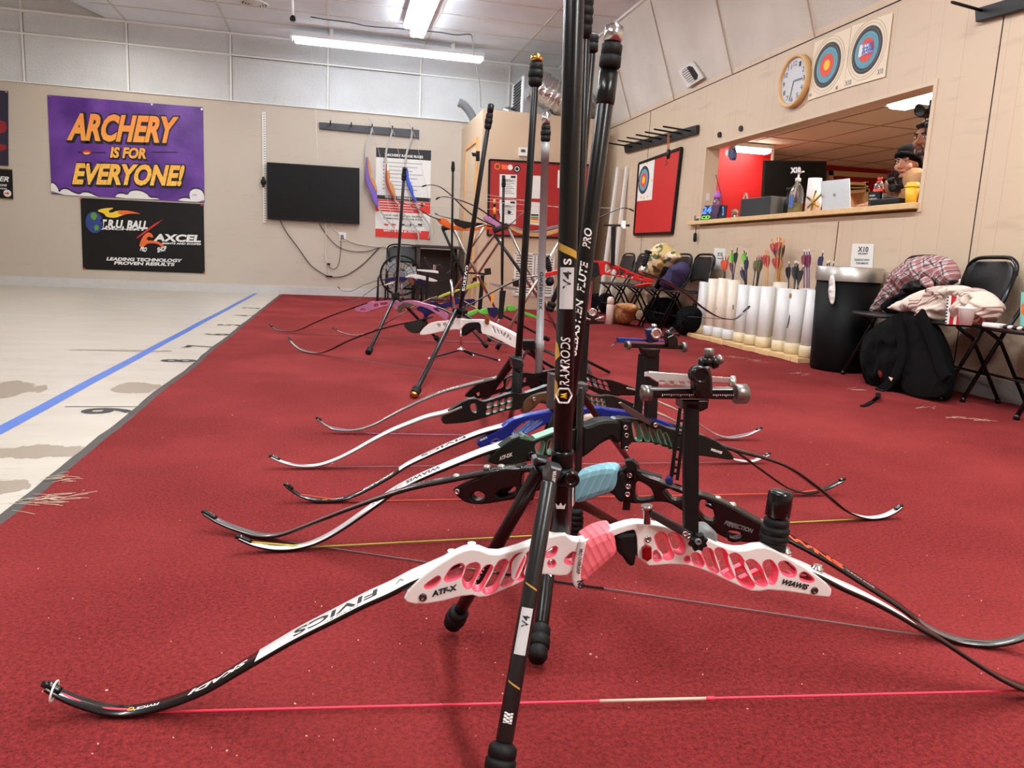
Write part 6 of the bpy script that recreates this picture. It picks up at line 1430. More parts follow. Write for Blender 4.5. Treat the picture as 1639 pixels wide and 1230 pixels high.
# ------------------------------------------------ bow 3: dark green riser, white limb, yellow string
bp = PG((455, 883), (1385, 833)); cen = bp.hit(900, 860); cen.z = 0
b3 = empty('recurve_bow', cen, 'dark green riser bow with black grip, white left limb and yellow green string', 'bow', 'recurve bows standing on the carpet')
m_gr = mat('riser_green', (22, 34, 28), .3, .3); m_grl = mat('riser_edge_green', (96, 142, 118), .35, .3)
out3 = [(776, 738), (795, 746), (821, 747), (835, 742), (860, 736), (889, 731), (915, 724), (930, 730), (945, 720), (982, 700), (996, 711), (1025, 708), (1058, 711), (1100, 728), (1142, 733), (1173, 738), (1177, 732), (1155, 710), (1123, 695), (1076, 688), (1058, 680), (1043, 676), (1017, 671), (991, 669), (980, 674), (958, 680), (932, 684), (905, 690), (892, 690), (876, 697), (852, 704), (838, 696), (814, 706)]
H3 = [[(856, 712), (872, 706), (868, 728), (862, 732)], [(877, 706), (888, 702), (888, 722), (876, 728)]] + [cc6(L) for L in ([(768, 672), (785, 655), (815, 655), (875, 850), (830, 865), (792, 830)], [(848, 668), (885, 660), (962, 858), (915, 868)], [(942, 705), (985, 722), (1052, 885), (1012, 900)], [(1035, 742), (1070, 745), (1125, 905), (1095, 915)], [(1105, 780), (1140, 780), (1200, 955), (1172, 950)])]
riser(b3, bp, out3, H3, m_gr, .032, m_grl, .003, off=.023)
flat('grip', bp, cc6([(212, 705), (300, 690), (420, 640), (540, 630), (650, 645), (655, 870), (620, 900), (570, 880), (555, 840), (530, 815), (240, 1056), (208, 1035)]), .048, m_bkm, b3, off=.027, bev=.008, rnd=1)
rtext(b3, bp, 'ATF-DX', *ca([(680, 1212), (828, 1160)]), .0085, m_wht_t, .0236, .03, .3); rtext(b3, bp, 'WIAWIS', *cs([(545, 680), (600, 698)]), .006, m_wht_t, .0236, .05, .2)
for q_ in ((690, 715), (700, 800), (700, 945)): bolt(b3, bp, cc6([q_])[0], .006, None, .027)
bolt(b3, bp, ca([(1028, 1165)])[0], .011, m_bk, .024)
flat('edge_strip', bp, ca([(900, 975), (960, 930), (1045, 985), (1310, 885), (1310, 905), (1050, 1005)]), .036, m_grl, b3, off=.0235, bev=.001, rnd=0)
flat('rest_plate', bp, cc6([(655, 640), (750, 645), (755, 900), (730, 905), (728, 960), (655, 955), (650, 880)]), .01, m_bkm, b3, off=.027, bev=.002, rnd=0)
L3 = limb('limb', b3, bp, [(839, 699), (801, 714), (771, 724), (713, 747), (669, 766), (631, 786), (606, 804), (581, 822), (552, 842), (522, 860), (493, 872), (464, 878), (435, 878), (406, 872), (382, 862)], .043, .017, .0075, m_limbW, m_limbb)
limb_text(L3, 'WIAWIS', .30, .42, .018, m_ink, .03, 0, .2); limb_text(L3, 'ARCHERY', .43, .55, .013, m_grey, .0)
R3_ = limb('limb', b3, bp, [(1120, 702), (1137, 708), (1175, 720), (1223, 733), (1261, 748), (1294, 770), (1324, 794), (1354, 818), (1384, 829), (1410, 828), (1428, 821), (1441, 812)], .040, .017, .0075, m_limbb, m_limbb, split=.62, mt2=m_limbW)
string(b3, bp, [(400, 868), (500, 876), (1378, 831), (1420, 828)], mat('string_yellow', (190, 196, 70), .6), .0018)
p0, p1 = bp.hit(924, 612, -.005), bp.hit(936, 62, -.005); d3 = (p1 - p0).normalized(); o = rod('long_rod', b3, bp.hit(918, 690, -.005), p1, .0105, m_carb); damper(b3, p1, d3, .125, .0165, ribs=6)
mb = MB(); text_rod(mb, 'X10ARCHERY', p0, p1, .0107, (p1 - p0).length * .34, (p1 - p0).length * .42, .012, 0, .02, turn=.4); mb.build('rod_lettering', mat('dark_red_mark', (150, 34, 28), .4), o)
fz = at(921, 862, z=.01); tz = bp.hit(930, 620, .02); dz = (tz - fz).normalized(); rod('side_rod', b3, tz - dz * .0, fz + dz * .07, .0085, mat('rod_gloss', (58, 56, 56), .15, .7)); damper(b3, fz + dz * .072, -dz, .07, .0165, ribs=5)
flat('v_bar', bp, [(918, 612), (942, 615), (942, 626), (934, 634), (920, 634)], .04, mat('vbar_grey', (84, 84, 86), .35, .5), b3, off=.025, bev=.004, rnd=0)
rod('side_rod', b3, bp.hit(925, 625, -.03), at(1010, 742, z=.01), .0085, m_carb)
flat('sight_post', bp, [(1037, 568), (1056, 568), (1052, 672), (1034, 668)], .014, m_bkm, b3, off=.04, bev=.002, rnd=0)
flat('sight_bar', bp, [(1003, 549), (1097, 553), (1097, 560), (1003, 557)], .016, m_bk, b3, off=.045, bev=.002, rnd=0); 
for (a_, b_, r0) in (((1002, 553), (1008, 553), .010), ((1090, 556), (1097, 556), .012)): p, q = bp.hit(*a_, .037), bp.hit(*b_, .037); MB().prof(p, q, [(0, r0), ((q - p).length, r0)], 14).build('sight_knob', mat('knurled_grey', (128, 122, 116), .35, .8), b3)
flat('sight_block', bp, [(1030, 559), (1058, 560), (1055, 569), (1050, 573), (1034, 572)], .03, m_bk, b3, off=.045, bev=.003, rnd=0)
flat('mount_arm', bp, cc6([(625, 450), (650, 440), (990, 640), (985, 695), (950, 690), (720, 560)]), .008, mat('arm_brown', (96, 84, 78), .35, .6), b3, off=.036, bev=.001, rnd=0); bolt(b3, bp, cc6([(1018, 688)])[0], .006, None, .042)
flat('mount_block', bp, cc6([(975, 655), (1040, 645), (1065, 700), (1020, 740), (975, 720)]), .014, m_bkm, b3, off=.04, bev=.003, rnd=1)
flat('sight_block', bp, [(1068, 540), (1078, 535), (1085, 540), (1087, 556), (1070, 556)], .02, m_bk, b3, off=.06, bev=.003, rnd=0); p, q = bp.hit(1066, 538, .05), bp.hit(1074, 529, .05); MB().prof(p, q, [(0, .008), (.012, .008), (.013, .005), (.024, .005)], 12).build('sight_part', m_bk, b3)
MB().beam(bp.hit(1058, 540, .055), bp.hit(1086, 535, .055), .005, .006, bp.n).build('sight_pin', m_bk, b3)
# ------------------------------------------------ bow 4: blue riser
bp = PG((515, 805), (1290, 794)); cen = bp.hit(890, 800); cen.z = 0
b4 = empty('recurve_bow', cen, 'blue riser bow with cream grip and orange string, behind the dark green bow', 'bow', 'recurve bows standing on the carpet')
m_bl = mat('riser_blue', (30, 52, 150), .25, .4); m_bll = mat('riser_blue_light', (92, 128, 210), .3, .4)
out4 = [(763, 708), (766, 716), (776, 718), (805, 709), (840, 697), (865, 684), (890, 672), (905, 668), (935, 664), (962, 662), (962, 674), (995, 672), (1040, 674), (1055, 682), (1081, 690), (1082, 684), (1061, 673), (1026, 664), (997, 658), (970, 655), (958, 652), (935, 654), (900, 655), (881, 658), (846, 665), (817, 674), (802, 687)]
H4 = [ca(L) for L in ([(815, 912), (925, 810), (1035, 768), (1052, 785), (925, 890), (838, 950)], [(945, 895), (1075, 788), (1128, 768), (1150, 785), (990, 900)], [(595, 1000), (660, 972), (688, 1035), (595, 1045)])]
riser(b4, bp, out4, H4, m_bl, .034, m_bll, .003, off=.023)
flat('grip', bp, cc6([(228, 572), (330, 560), (412, 562), (422, 600), (402, 658), (360, 695), (320, 670), (290, 668), (258, 708), (228, 700)]), .04, mat('grip_cream', (236, 214, 196), .4), b4, off=.027, bev=.008, rnd=1)
for k in range(0): flat('riser_strut', bp, ca([(840 + k * 75, 955 - k * 28), (1020 + k * 48, 775 + k * 6), (1050 + k * 48, 770 + k * 6), (880 + k * 75, 950 - k * 28)]), .012, m_bll, b4, off=-.004, bev=.001, rnd=0)
L4 = limb('limb', b4, bp, [(838, 672), (807, 682), (771, 692), (742, 703), (698, 722), (654, 743), (625, 762), (584, 785), (552, 798), (517, 802), (493, 798), (473, 789), (458, 778)], .043, .017, .007, m_limbW, m_limbb, split=.52, mt2=m_limbb)
limb_text(L4, 'FIVICS', .24, .43, .02, m_ink, .02); limb_text(L4, 'SKADI', .55, .69, .012, m_wht_t, .03, 0, .2); limb_text(L4, 'FIVICS', .77, .82, .006, m_wht_t); limb_text(L4, 'O', .83, .85, .008, m_yel)
R4 = limb('limb', b4, bp, [(1055, 674), (1095, 686), (1130, 701), (1175, 722), (1212, 748), (1250, 775), (1268, 784), (1294, 789), (1320, 783), (1338, 775), (1349, 769)], .040, .017, .007, m_limbb, m_limbb)
string(b4, bp, [(480, 792), (560, 803), (1262, 790), (1320, 784)], mat('string_orange', (226, 84, 60), .6), .0017)
rtext(b4, bp, 'FIVICS', *ca([(475, 1002), (548, 965)]), .005, m_wht_t, .0236, .03)
p0, p1 = bp.hit(903, 640, -.01), bp.hit(946, 85, -.01); d4 = (p1 - p0).normalized(); rod('long_rod', b4, p0, p1, .0115, m_carb); damper(b4, p1, d4, .045, .0165, ribs=2)
o = rod('side_rod', b4, bp.hit(890, 650, .01), at(846, 800, z=.012), .0125, m_carb); flat('v_bar', bp, [(880, 598), (897, 600), (898, 640), (892, 660), (878, 655)], .03, mat('vbar_grey', (84, 84, 86), .35, .5), b4, off=.03, bev=.003, rnd=0)
rod('side_rod', b4, bp.hit(893, 640, -.03), at(925, 745, z=.012), .011, m_carb)
flat('sight_post', bp, [(1024, 567), (1037, 567), (1028, 664), (1016, 664)], .013, m_bkm, b4, off=.03, bev=.002, rnd=0)
flat('sight_bar', bp, [(989, 541), (1062, 545), (1062, 552), (990, 549)], .016, mat('blue_anodised2', (26, 62, 150), .25, .5), b4, off=.034, bev=.002, rnd=0); flat('scale_strip', bp, [(1008, 546), (1062, 548), (1062, 551), (1008, 549.5)], .002, m_chrome, b4, off=.0362, bev=0, rnd=0)
flat('sight_block', bp, [(1035, 528), (1048, 525), (1054, 532), (1055, 548), (1040, 550)], .022, mat('block_blue', (40, 52, 84), .3, .5), b4, off=.05, bev=.004, rnd=0); p = bp.hit(1049, 534, .05); MB().prof(p, p + bp.n, [(0, .014), (.008, .015), (.01, .01), (.005, .008)], 16).build('aperture_ring', m_chrome, b4)
p, q = bp.hit(1046, 526, .04), bp.hit(1047, 521, .04); MB().prof(p, q, [(0, .007), (.012, .007)], 12).build('sight_part', m_bolt, b4)
# ------------------------------------------------ bow 5: lattice riser, wooden grip
bp = PG((495, 751), (1185, 743)); cen = bp.hit(860, 748); cen.z = 0
b5 = empty('recurve_bow', cen, 'green edged black lattice riser bow with brown wooden grip and plain white limbs', 'bow', 'recurve bows standing on the carpet')
m_gk = mat('riser_greenblack', (20, 26, 24), .3, .2)
out5 = [(706, 670), (709, 679), (719, 679), (744, 677), (764, 673), (791, 664), (811, 657), (830, 657), (838, 650), (850, 642), (885, 650), (935, 653), (973, 656), (995, 656), (1026, 657), (1035, 654), (1010, 645), (991, 637), (975, 633), (958, 635), (944, 633), (935, 628), (905, 618), (893, 612), (876, 618), (865, 622), (835, 632), (821, 628), (779, 643), (770, 643), (761, 638), (748, 640), (722, 655)]
H5 = lattice([(768, 648), (822, 634), (824, 652), (770, 668)], 5, 2, .08, -.4) + [[(752, 648), (762, 645), (764, 662), (755, 660)]] + lattice([(936, 633), (976, 640), (978, 653), (936, 650)], 5, 2, .08, .2)
riser(b5, bp, out5, H5, m_gk, .026, m_grl, .0006, off=.02)
flat('grip', bp, ca([(918, 590), (990, 500), (1125, 452), (1235, 445), (1240, 610), (1190, 585), (1130, 580), (1060, 655), (940, 732)]), .044, mat('walnut', (84, 60, 38), .35, var=.3, vs=60, coat=.3), b5, off=.022, bev=.008, rnd=1)
bolt(b5, bp, ca([(1058, 540)])[0], .006, None, .024); rtext(b5, bp, 'ATF-X', *ca([(185, 778), (330, 735)]), .01, m_grey, .018, .03, .3)
flat('edge_strip', bp, ca([(60, 745), (150, 690), (420, 535), (480, 582), (560, 575), (835, 475), (835, 490), (560, 592), (470, 597), (415, 555), (160, 700)]), .036, m_grl, b5, off=.018, bev=0, rnd=0); flat('edge_strip', bp, ca([(915, 500), (1130, 430), (1200, 400), (1200, 415), (1130, 447), (930, 515)]), .036, m_grl, b5, off=.018, bev=0, rnd=0)
L5 = limb('limb', b5, bp, [(738, 650), (713, 660), (684, 667), (654, 678), (625, 690), (596, 705), (566, 722), (537, 736), (508, 745), (479, 746), (455, 741), (434, 732)], .043, .017, .007, m_limbW, m_limbg)
R5 = limb('limb', b5, bp, [(1010, 648), (1026, 653), (1061, 665), (1090, 680), (1125, 703), (1150, 724), (1175, 736), (1201, 739), (1217, 734), (1230, 728)], .043, .017, .007, mat('limb_gold', (206, 176, 140), .3, coat=.3), m_limbg, split=.6, mt2=m_limbW)
string(b5, bp, [(450, 741), (520, 748), (1165, 740), (1215, 735)], mat('string_violet', (150, 110, 120), .6), .0014)
p0, p1 = bp.hit(828, 600, 0), bp.hit(857, 128, 0); d5 = (p1 - p0).normalized(); rod('long_rod', b5, p0, p1, .0105, m_carb); damper(b5, p1 - d5 * .02, d5, .07, .0205, ribs=3, cap=mat('brass_weight', (200, 160, 80), .25, 1), capL=.016)
p, q = bp.hit(826, 650, 0), bp.hit(829, 570, 0); MB().prof(p, q, [(0, .013), (.01, .016), ((q - p).length, .016)], 16).build('extender', m_bkm, b5)
fz = at(816, 676, z=.01); rod('side_rod', b5, bp.hit(832, 590, .02), fz, .0105, mat('rod_gloss', (58, 56, 56), .15, .7)); fz = at(774, 642, z=.01); o = rod('side_rod', b5, bp.hit(822, 575, -.01), fz, .0135, m_bkm)
flat('v_bar', bp, [(818, 572), (836, 576), (840, 586), (832, 592), (822, 590)], .05, mat('vbar_dark', (60, 60, 62), .3, .6), b5, off=.025, bev=.004, rnd=0)
flat('sight_post', bp, [(1023, 600), (1034, 600), (1026, 650), (1018, 650)], .012, m_bkm, b5, off=.03, bev=.001, rnd=0)
# ------------------------------------------------ bow 6: black riser, grey limb, silver long rod
bp = PG((560, 695), (1175, 705)); cen = bp.hit(860, 700); cen.z = 0
b6 = empty('recurve_bow', cen, 'black riser bow with grey left limb and silver long rod, last of the near cluster', 'bow', 'recurve bows standing on the carpet')
out6 = [(744, 632), (745, 636), (773, 639), (791, 632), (802, 628), (821, 628), (838, 636), (852, 634), (876, 622), (905, 620), (935, 620), (956, 630), (970, 635), (988, 633), (1017, 634), (1030, 630), (1017, 622), (991, 613), (976, 608), (961, 608), (944, 599), (932, 596), (905, 591), (893, 591), (876, 594), (858, 599), (841, 596), (821, 600), (807, 607), (795, 610), (791, 605), (770, 611)]
H6 = [[(800, 612), (806, 608), (808, 622), (792, 628)], [(811, 606), (822, 602), (820, 620), (808, 625)], [(834, 622), (845, 617), (852, 625), (848, 632), (838, 632)], [(838, 606), (843, 604), (842, 612), (837, 612)], [(762, 630), (768, 627), (768, 633), (764, 634)]] + lattice([(936, 602), (982, 614), (986, 630), (938, 617)], 5, 2, .08, .25)
riser(b6, bp, out6, H6, m_bk, .026, m_bk, .0006, off=.02); flat('grip', bp, [(858, 600), (876, 594), (890, 596), (888, 622), (870, 622), (858, 612)], .04, m_bkm, b6, off=.02, bev=.006)
L6 = limb('limb', b6, bp, [(800, 604), (786, 607), (742, 618), (698, 631), (654, 651), (625, 666), (596, 681), (566, 689), (537, 688), (520, 680), (508, 671)], .043, .017, .007, m_limbg, m_limbm)
limb_text(L6, 'HOYT', .22, .34, .02, m_limbW, .02, 0, .2); limb_text(L6, 'XENA', .52, .64, .016, m_limbW, .02, 0, .2); rtext(b6, bp, 'HOYT', *ca([(415, 445), (510, 420)]), .008, m_grey, .018, .03, .2)
R6 = limb('limb', b6, bp, [(1000, 620), (1019, 625), (1046, 640), (1090, 660), (1123, 682), (1149, 697), (1171, 701), (1194, 697), (1217, 687)], .043, .017, .007, mat('limb_gold', (206, 176, 140), .3, coat=.3), m_limbg, split=.7, mt2=m_limbg)
string(b6, bp, [(520, 682), (590, 694), (1150, 703), (1205, 692)], mat('string_lilac', (170, 140, 180), .6), .0013)
p0, p1 = bp.hit(861, 632, 0), bp.hit(873, 228, 0); d6 = (p1 - p0).normalized(); m_silrod = mat('rod_silver_grey', (150, 150, 152), .4, .15); L = (p1 - p0).length
MB().prof(p0, p1, [(0, .014), (L * .18, .014), (L * .185, .0175), (L * .22, .0175), (L * .225, .0135), (L - .06, .0135), (L - .06, .0145), (L, .0145)], 18).build('long_rod', m_silrod, b6); damper(b6, p1, d6, .06, .017, ribs=3, cap=m_bolt, capL=.034)
mb = MB(); text_rod(mb, 'X10 SHREWD', p0, p1, .0142, L * .35, L * .5, .012, 0, .02); mb.build('rod_lettering', m_ink, b6)
rod('side_rod', b6, bp.hit(846, 552, .0), at(905, 655, z=.01), .0095, m_carb); rod('side_rod', b6, bp.hit(846, 556, -.01), at(800, 632, z=.01), .0085, m_silrod)
flat('v_bar', bp, [(835, 545), (856, 545), (858, 560), (838, 562)], .05, m_bk, b6, off=.02, bev=.004, rnd=0)
flat('sight_post', bp, [(929, 519), (944, 519), (938, 622), (926, 622)], .014, m_bkm, b6, off=.03, bev=.002, rnd=0); flat('sight_bar', bp, [(910, 514), (968, 514), (968, 519), (910, 520)], .016, m_bk, b6, off=.034, bev=.002, rnd=0)
flat('sight_block', bp, [(938, 500), (950, 496), (958, 503), (956, 515), (940, 516)], .02, m_bk, b6, off=.05, bev=.003, rnd=0); p = bp.hit(948, 500, .05); MB().prof(p, p + bp.n, [(0, .014), (.008, .015), (.01, .01), (.005, .008)], 16).build('aperture_ring', m_chrome, b6)
for a_, b_ in (((952, 512), (966, 507)), ((945, 512), (933, 508))): MB().tube([bp.hit(*a_, .055), bp.hit(*b_, .055)], .004, 8).build('sight_pin', m_chrome, b6)
# ================================================================== FAR CLUSTER OF BOWS, RACK, FAN, TABLE
f3 = lambda L: [(400 + a / 3.843, 300 + b / 3.843) for a, b in L]
f1 = lambda L: [(520 + a / 8.195, 380 + b / 8.195) for a, b in L]
f2 = lambda L: [(680 + a / 7.69, 420 + b / 7.69) for a, b in L]
f7 = lambda L: [(780 + a / 4.0975, 380 + b / 4.0975) for a, b in L]
fb = lambda L: [(930 + a / 6.835, 360 + b / 6.835) for a, b in L]
fr3 = lambda L: [(660 + a / 6.829, 280 + b / 6.829) for a, b in L]
G_ = 'recurve bows standing on the carpet'
def root_at(bp, u, v, lab, nm='recurve_bow'):
    c = bp.hit(u, v); c.z = 0; return empty(nm, c, lab, 'bow', G_)
# white riser bow on its side rods
bp = PG((510, 568), (775, 606)); r = root_at(bp, 760, 580, 'plain white riser bow with round holes and black grip, nearest of the far cluster')
riser(r, bp, [(680, 537), (669, 536), (681, 521), (694, 515), (718, 513), (725, 510), (736, 509), (742, 512), (770, 511), (784, 516), (826, 536), (836, 548), (843, 556), (839, 564), (824, 558), (794, 542), (778, 536), (770, 534), (769, 517), (756, 516), (744, 519), (737, 529), (729, 527), (707, 531)],
  [f2(L) for L in ([(140, 775), (160, 752), (188, 765), (190, 790), (168, 805), (142, 795)], [(220, 765), (240, 745), (262, 755), (266, 775), (245, 792), (222, 785)], [(320, 740), (345, 735), (356, 750), (330, 775)], [(822, 780), (845, 790), (880, 880), (855, 870), (840, 845)], [(880, 815), (895, 825), (925, 885), (905, 885)], [(925, 840), (945, 850), (955, 890), (935, 895)], [(975, 865), (1000, 870), (975, 925), (950, 915)], [(1020, 885), (1042, 895), (1015, 945), (990, 938)], [(1045, 925), (1058, 930), (1060, 965), (1035, 960)])], m_w1, .036, None, .003)
flat('grip', bp, f2([(440, 830), (490, 765), (600, 735), (690, 740), (690, 875), (660, 880), (640, 840), (605, 815), (520, 870), (450, 920)]), .04, m_bkm, r, off=.02, bev=.005)
flat('rest_plate', bp, f2([(735, 680), (790, 680), (785, 760), (760, 772), (735, 750)]), .01, mat('rest_bronze', (150, 92, 50), .35, .7), r, off=.026, bev=.002)
l = limb('limb', r, bp, [(690, 508), (668, 514), (634, 521), (595, 532), (556, 547), (530, 560), (509, 566), (486, 562), (470, 552), (462, 541)], .043, .017, .007, m_limbg, m_limbb)
limb('limb', r, bp, [(842, 552), (857, 556), (885, 567), (912, 584), (945, 610), (975, 630), (1000, 632), (1018, 624)], .043, .017, .007, m_limbb, m_limbb)
flat('limb_pocket', bp, f3([(940, 850), (960, 835), (1030, 820), (1070, 815), (1060, 870), (1030, 900), (980, 895)]), .045, m_bk, r, off=.022, bev=.004)
string(r, bp, [(470, 555), (516, 568), (985, 636), (1010, 628)], mat('string_grey', (112, 100, 96), .6), .0014)
p0, p1 = bp.hit(734, 515), bp.hit(782, 195); rod('long_rod', r, p0, p1, .0125, m_carb); damper(r, p1 - (p1 - p0).normalized() * .04, p1 - p0, .085, .019, ribs=3, cap=m_blk, capL=.04)
mb = MB(); text_rod(mb, 'SHREWD', p0, p1, .0127, .17, .31, .014, 0, .04); mb.build('rod_lettering', m_wht_t, r)
for px, ro, m_ in (((662, 634), .0115, m_carb), ((905, 600), .0105, m_carb)):
    f = at(*px, z=.014); t = bp.hit(731, 497, .02); d = (t - f).normalized(); rod('side_rod', r, t, f + d * .06, ro, m_); damper(r, f + d * .065, -d, .055, .021, ribs=2, cap=mat('brass_weight', (200, 160, 80), .25, 1), capL=.006)
flat('v_bar', bp, [(722, 494), (738, 492), (742, 500), (736, 508), (725, 506)], .05, m_bk, r, off=.025, bev=.004)
MB().tube([bp.hit(727, 494, .05), bp.hit(722, 447, .05)], .007, 8).build('thin_rod', m_chrome, r)
# generic simpler bow
def far_bow(bp, at_, lab, rz, m, limbs, lm, rods=(), strg=None, ang=(), parts=(), holes=(), th=.034, w=.042, sm=None):
    r = root_at(bp, *at_, lab)
    for px in rz: riser(r, bp, px, holes if px is rz[0] else (), m, th, None, .003)
    for px in limbs: limb('limb', r, bp, px, w, .016, .007, lm, m_limbb, k=4)
    if strg: string(r, bp, strg, sm or mat('string_dark', (60, 50, 60), .6), .0015)
    for p, q, ro, m_, dl in rods:
        p_, q_ = bp.hit(*p), bp.hit(*q); rod('long_rod', r, p_, q_, ro, m_)
        if dl: damper(r, q_, q_ - p_, dl, ro * 1.6, ribs=3, cap=m_blk, capL=.02)
    for t_, f_, ro, m_ in ang:
        t = bp.hit(*t_, .02); f = at(*f_, z=.012) if abs(bp.n.x) > .01 else bp.hit(*f_); f.z = max(f.z, .012); d = (t - f).normalized(); rod('side_rod', r, t, f + d * .06, ro, m_); damper(r, f + d * .06, -d, .055, ro * 1.8, ribs=2)
    for nm, px, m_, o_ in parts: flat(nm, bp, px, .016, m_, r, off=o_, bev=.002, rnd=0)
    return r
m_pinkr = mat('riser_rose', (190, 120, 160), .3, .4); m_navy = mat('riser_navy', (36, 36, 92), .3, .4); m_limegr = mat('riser_lime', (90, 190, 60), .35); m_olv = mat('riser_yellow', (196, 196, 70), .35, .2); m_rr = mat('riser_red', (186, 28, 30), .28, .3); m_or = mat('riser_orange', (232, 110, 34), .35)
bp = PG((462, 534), (760, 560))
far_bow(bp, (640, 555), 'rose pink riser bow with brown grip and black left limb', [f1([(395, 915), (400, 975), (560, 988), (600, 962), (800, 905), (880, 910), (930, 960), (1000, 900), (1120, 880), (1200, 900), (1300, 915), (1400, 960), (1560, 1080), (1610, 1090), (1630, 1000), (1450, 905), (1300, 868), (1180, 832), (1060, 828), (960, 858), (925, 825), (830, 828), (640, 848), (600, 840), (430, 905)])], m_pinkr,
  [[(590, 485), (569, 492), (530, 506), (504, 517), (478, 529), (460, 531), (442, 528), (432, 520)], [(700, 492), (720, 500), (760, 522), (790, 545), (815, 552), (835, 545)]], m_limbm,
  [((633, 478), (646, 290), .0105, m_carb, .07)], [(440, 525), (475, 534), (800, 552)], [((632, 476), (589, 566), .0115, m_carb), ((636, 476), (705, 548), .0105, m_carb)],
  [('grip', f1([(940, 970), (960, 900), (1040, 855), (1130, 870), (1150, 900), (1080, 930), (1040, 910), (990, 960), (960, 985)]), mat('grip_brown', (84, 70, 56), .5), .03), ('v_bar', [(626, 470), (638, 468), (638, 480), (628, 482)], m_bk, .04)],
  [f1([(470, 935), (530, 930), (528, 975), (465, 972)]), f1([(640, 880), (700, 868), (700, 905), (640, 930)]), f1([(720, 865), (820, 850), (815, 885), (720, 900)]), f1([(1415, 925), (1460, 930), (1530, 1000), (1480, 990), (1420, 955)])])
bp = PG((570, 539), (820, 551))
far_bow(bp, (700, 548), 'navy riser bow with pale maple left limb', [f1([(1190, 950), (1240, 900), (1320, 860), (1400, 835), (1500, 880), (1620, 850), (1700, 800), (1760, 790), (1800, 840), (1700, 900), (1600, 920), (1440, 1000), (1370, 1010), (1330, 1080), (1290, 1060), (1300, 1000)])], m_navy,
  [[(700, 482), (694, 485), (660, 495), (634, 508), (608, 524), (587, 534), (567, 537), (548, 533), (533, 526)], [(735, 478), (770, 500), (800, 530), (825, 548), (850, 548)]], m_limbwood,
  [((722, 492), (725, 275), .0085, m_carb, .05)], [(545, 532), (580, 540), (822, 551)], [((722, 490), (780, 556), .009, m_carb)], sm=mat('string_lilac', (170, 140, 180), .6))
bp = PY(9.6)
rb = far_bow(bp, (650, 480), 'white riser bow with brown grip in front of the floor fan', [f1([(765, 640), (800, 615), (915, 580), (900, 605)]), f1([(1050, 525), (1110, 495), (1180, 483), (1240, 493), (1340, 518), (1470, 562), (1480, 582), (1400, 582), (1320, 568), (1250, 545), (1170, 540), (1150, 510), (1080, 530)])], m_w1,
  [[(612, 456), (605, 458), (588, 469), (572, 481), (560, 483), (550, 479)], [(700, 449), (713, 452), (730, 462), (745, 470)]], m_limbg, [((636, 470), (641, 380), .011, mat('rod_silver_grey', (150, 150, 152), .4, .15), 0)], None, [((643, 455), (645, 484), .009, m_chrome)],
  [('grip', f1([(1085, 525), (1140, 530), (1180, 590), (1160, 640), (1110, 600)]), mat('grip_redbrown', (110, 50, 34), .4), .03), ('sight_bar', f1([(1210, 420), (1440, 432), (1490, 445), (1490, 475), (1440, 468), (1212, 440)]), m_limbW, .04), ('sight_post', f1([(1330, 480), (1365, 480), (1350, 830), (1310, 830)]), m_bkm, .03), ('sight_pin', f1([(1420, 360), (1455, 360), (1460, 425), (1420, 425)]), m_chrome, .04)])
far_bow(PY(9.85), (655, 475), 'dark navy riser bow with thin black left limb before the fan', [f1([(780, 570), (800, 540), (900, 520), (1000, 515), (1080, 530), (1080, 570), (1000, 575), (900, 570), (800, 595)]), f1([(1180, 560), (1230, 560), (1330, 620), (1310, 650), (1260, 610), (1200, 600)])], m_navy,
  [[(630, 444), (625, 446), (605, 449), (593, 453), (581, 457), (566, 465), (557, 467), (547, 465), (541, 460)]], m_limbm)
far_bow(PY(5.6), (790, 520), 'lime green riser bow with black parts', [f2([(490, 660), (520, 625), (640, 580), (665, 585), (660, 610), (600, 650), (520, 672)]), f2([(660, 600), (760, 560), (900, 570), (1000, 560), (1010, 600), (900, 640), (760, 640), (680, 640)]), f2([(1010, 530), (1100, 535), (1130, 570), (1120, 600), (1020, 605)]), f2([(1200, 600), (1330, 640), (1400, 690), (1350, 690), (1210, 640)])], m_limegr,
  [[(690, 478), (722, 500), (744, 503)], [(860, 508), (880, 515), (900, 527), (925, 545), (950, 557), (975, 556), (990, 545)]], m_limbm, [((803, 500), (806, 300), .0095, m_carb, .05)], None, [((800, 510), (781, 553), .0095, m_chrome), ((805, 505), (880, 545), .009, m_carb)],
  [('grip', f2([(770, 560), (900, 560), (900, 640), (860, 690), (800, 660)]), m_navy, .03), ('sight_post', f2([(925, 350), (1000, 350), (960, 700), (910, 700)]), m_bkm, .05), ('sight_bar', f2([(800, 250), (1140, 320), (1150, 350), (1000, 330), (810, 280)]), m_limbg, .06), ('sight_block', f2([(1080, 210), (1160, 215), (1160, 300), (1090, 300)]), m_bk, .07), ('clicker_strip', f2([(830, 350), (850, 350), (850, 440), (830, 520), (812, 520)]), mat('strip_amber', (236, 160, 40), .4), .05)])
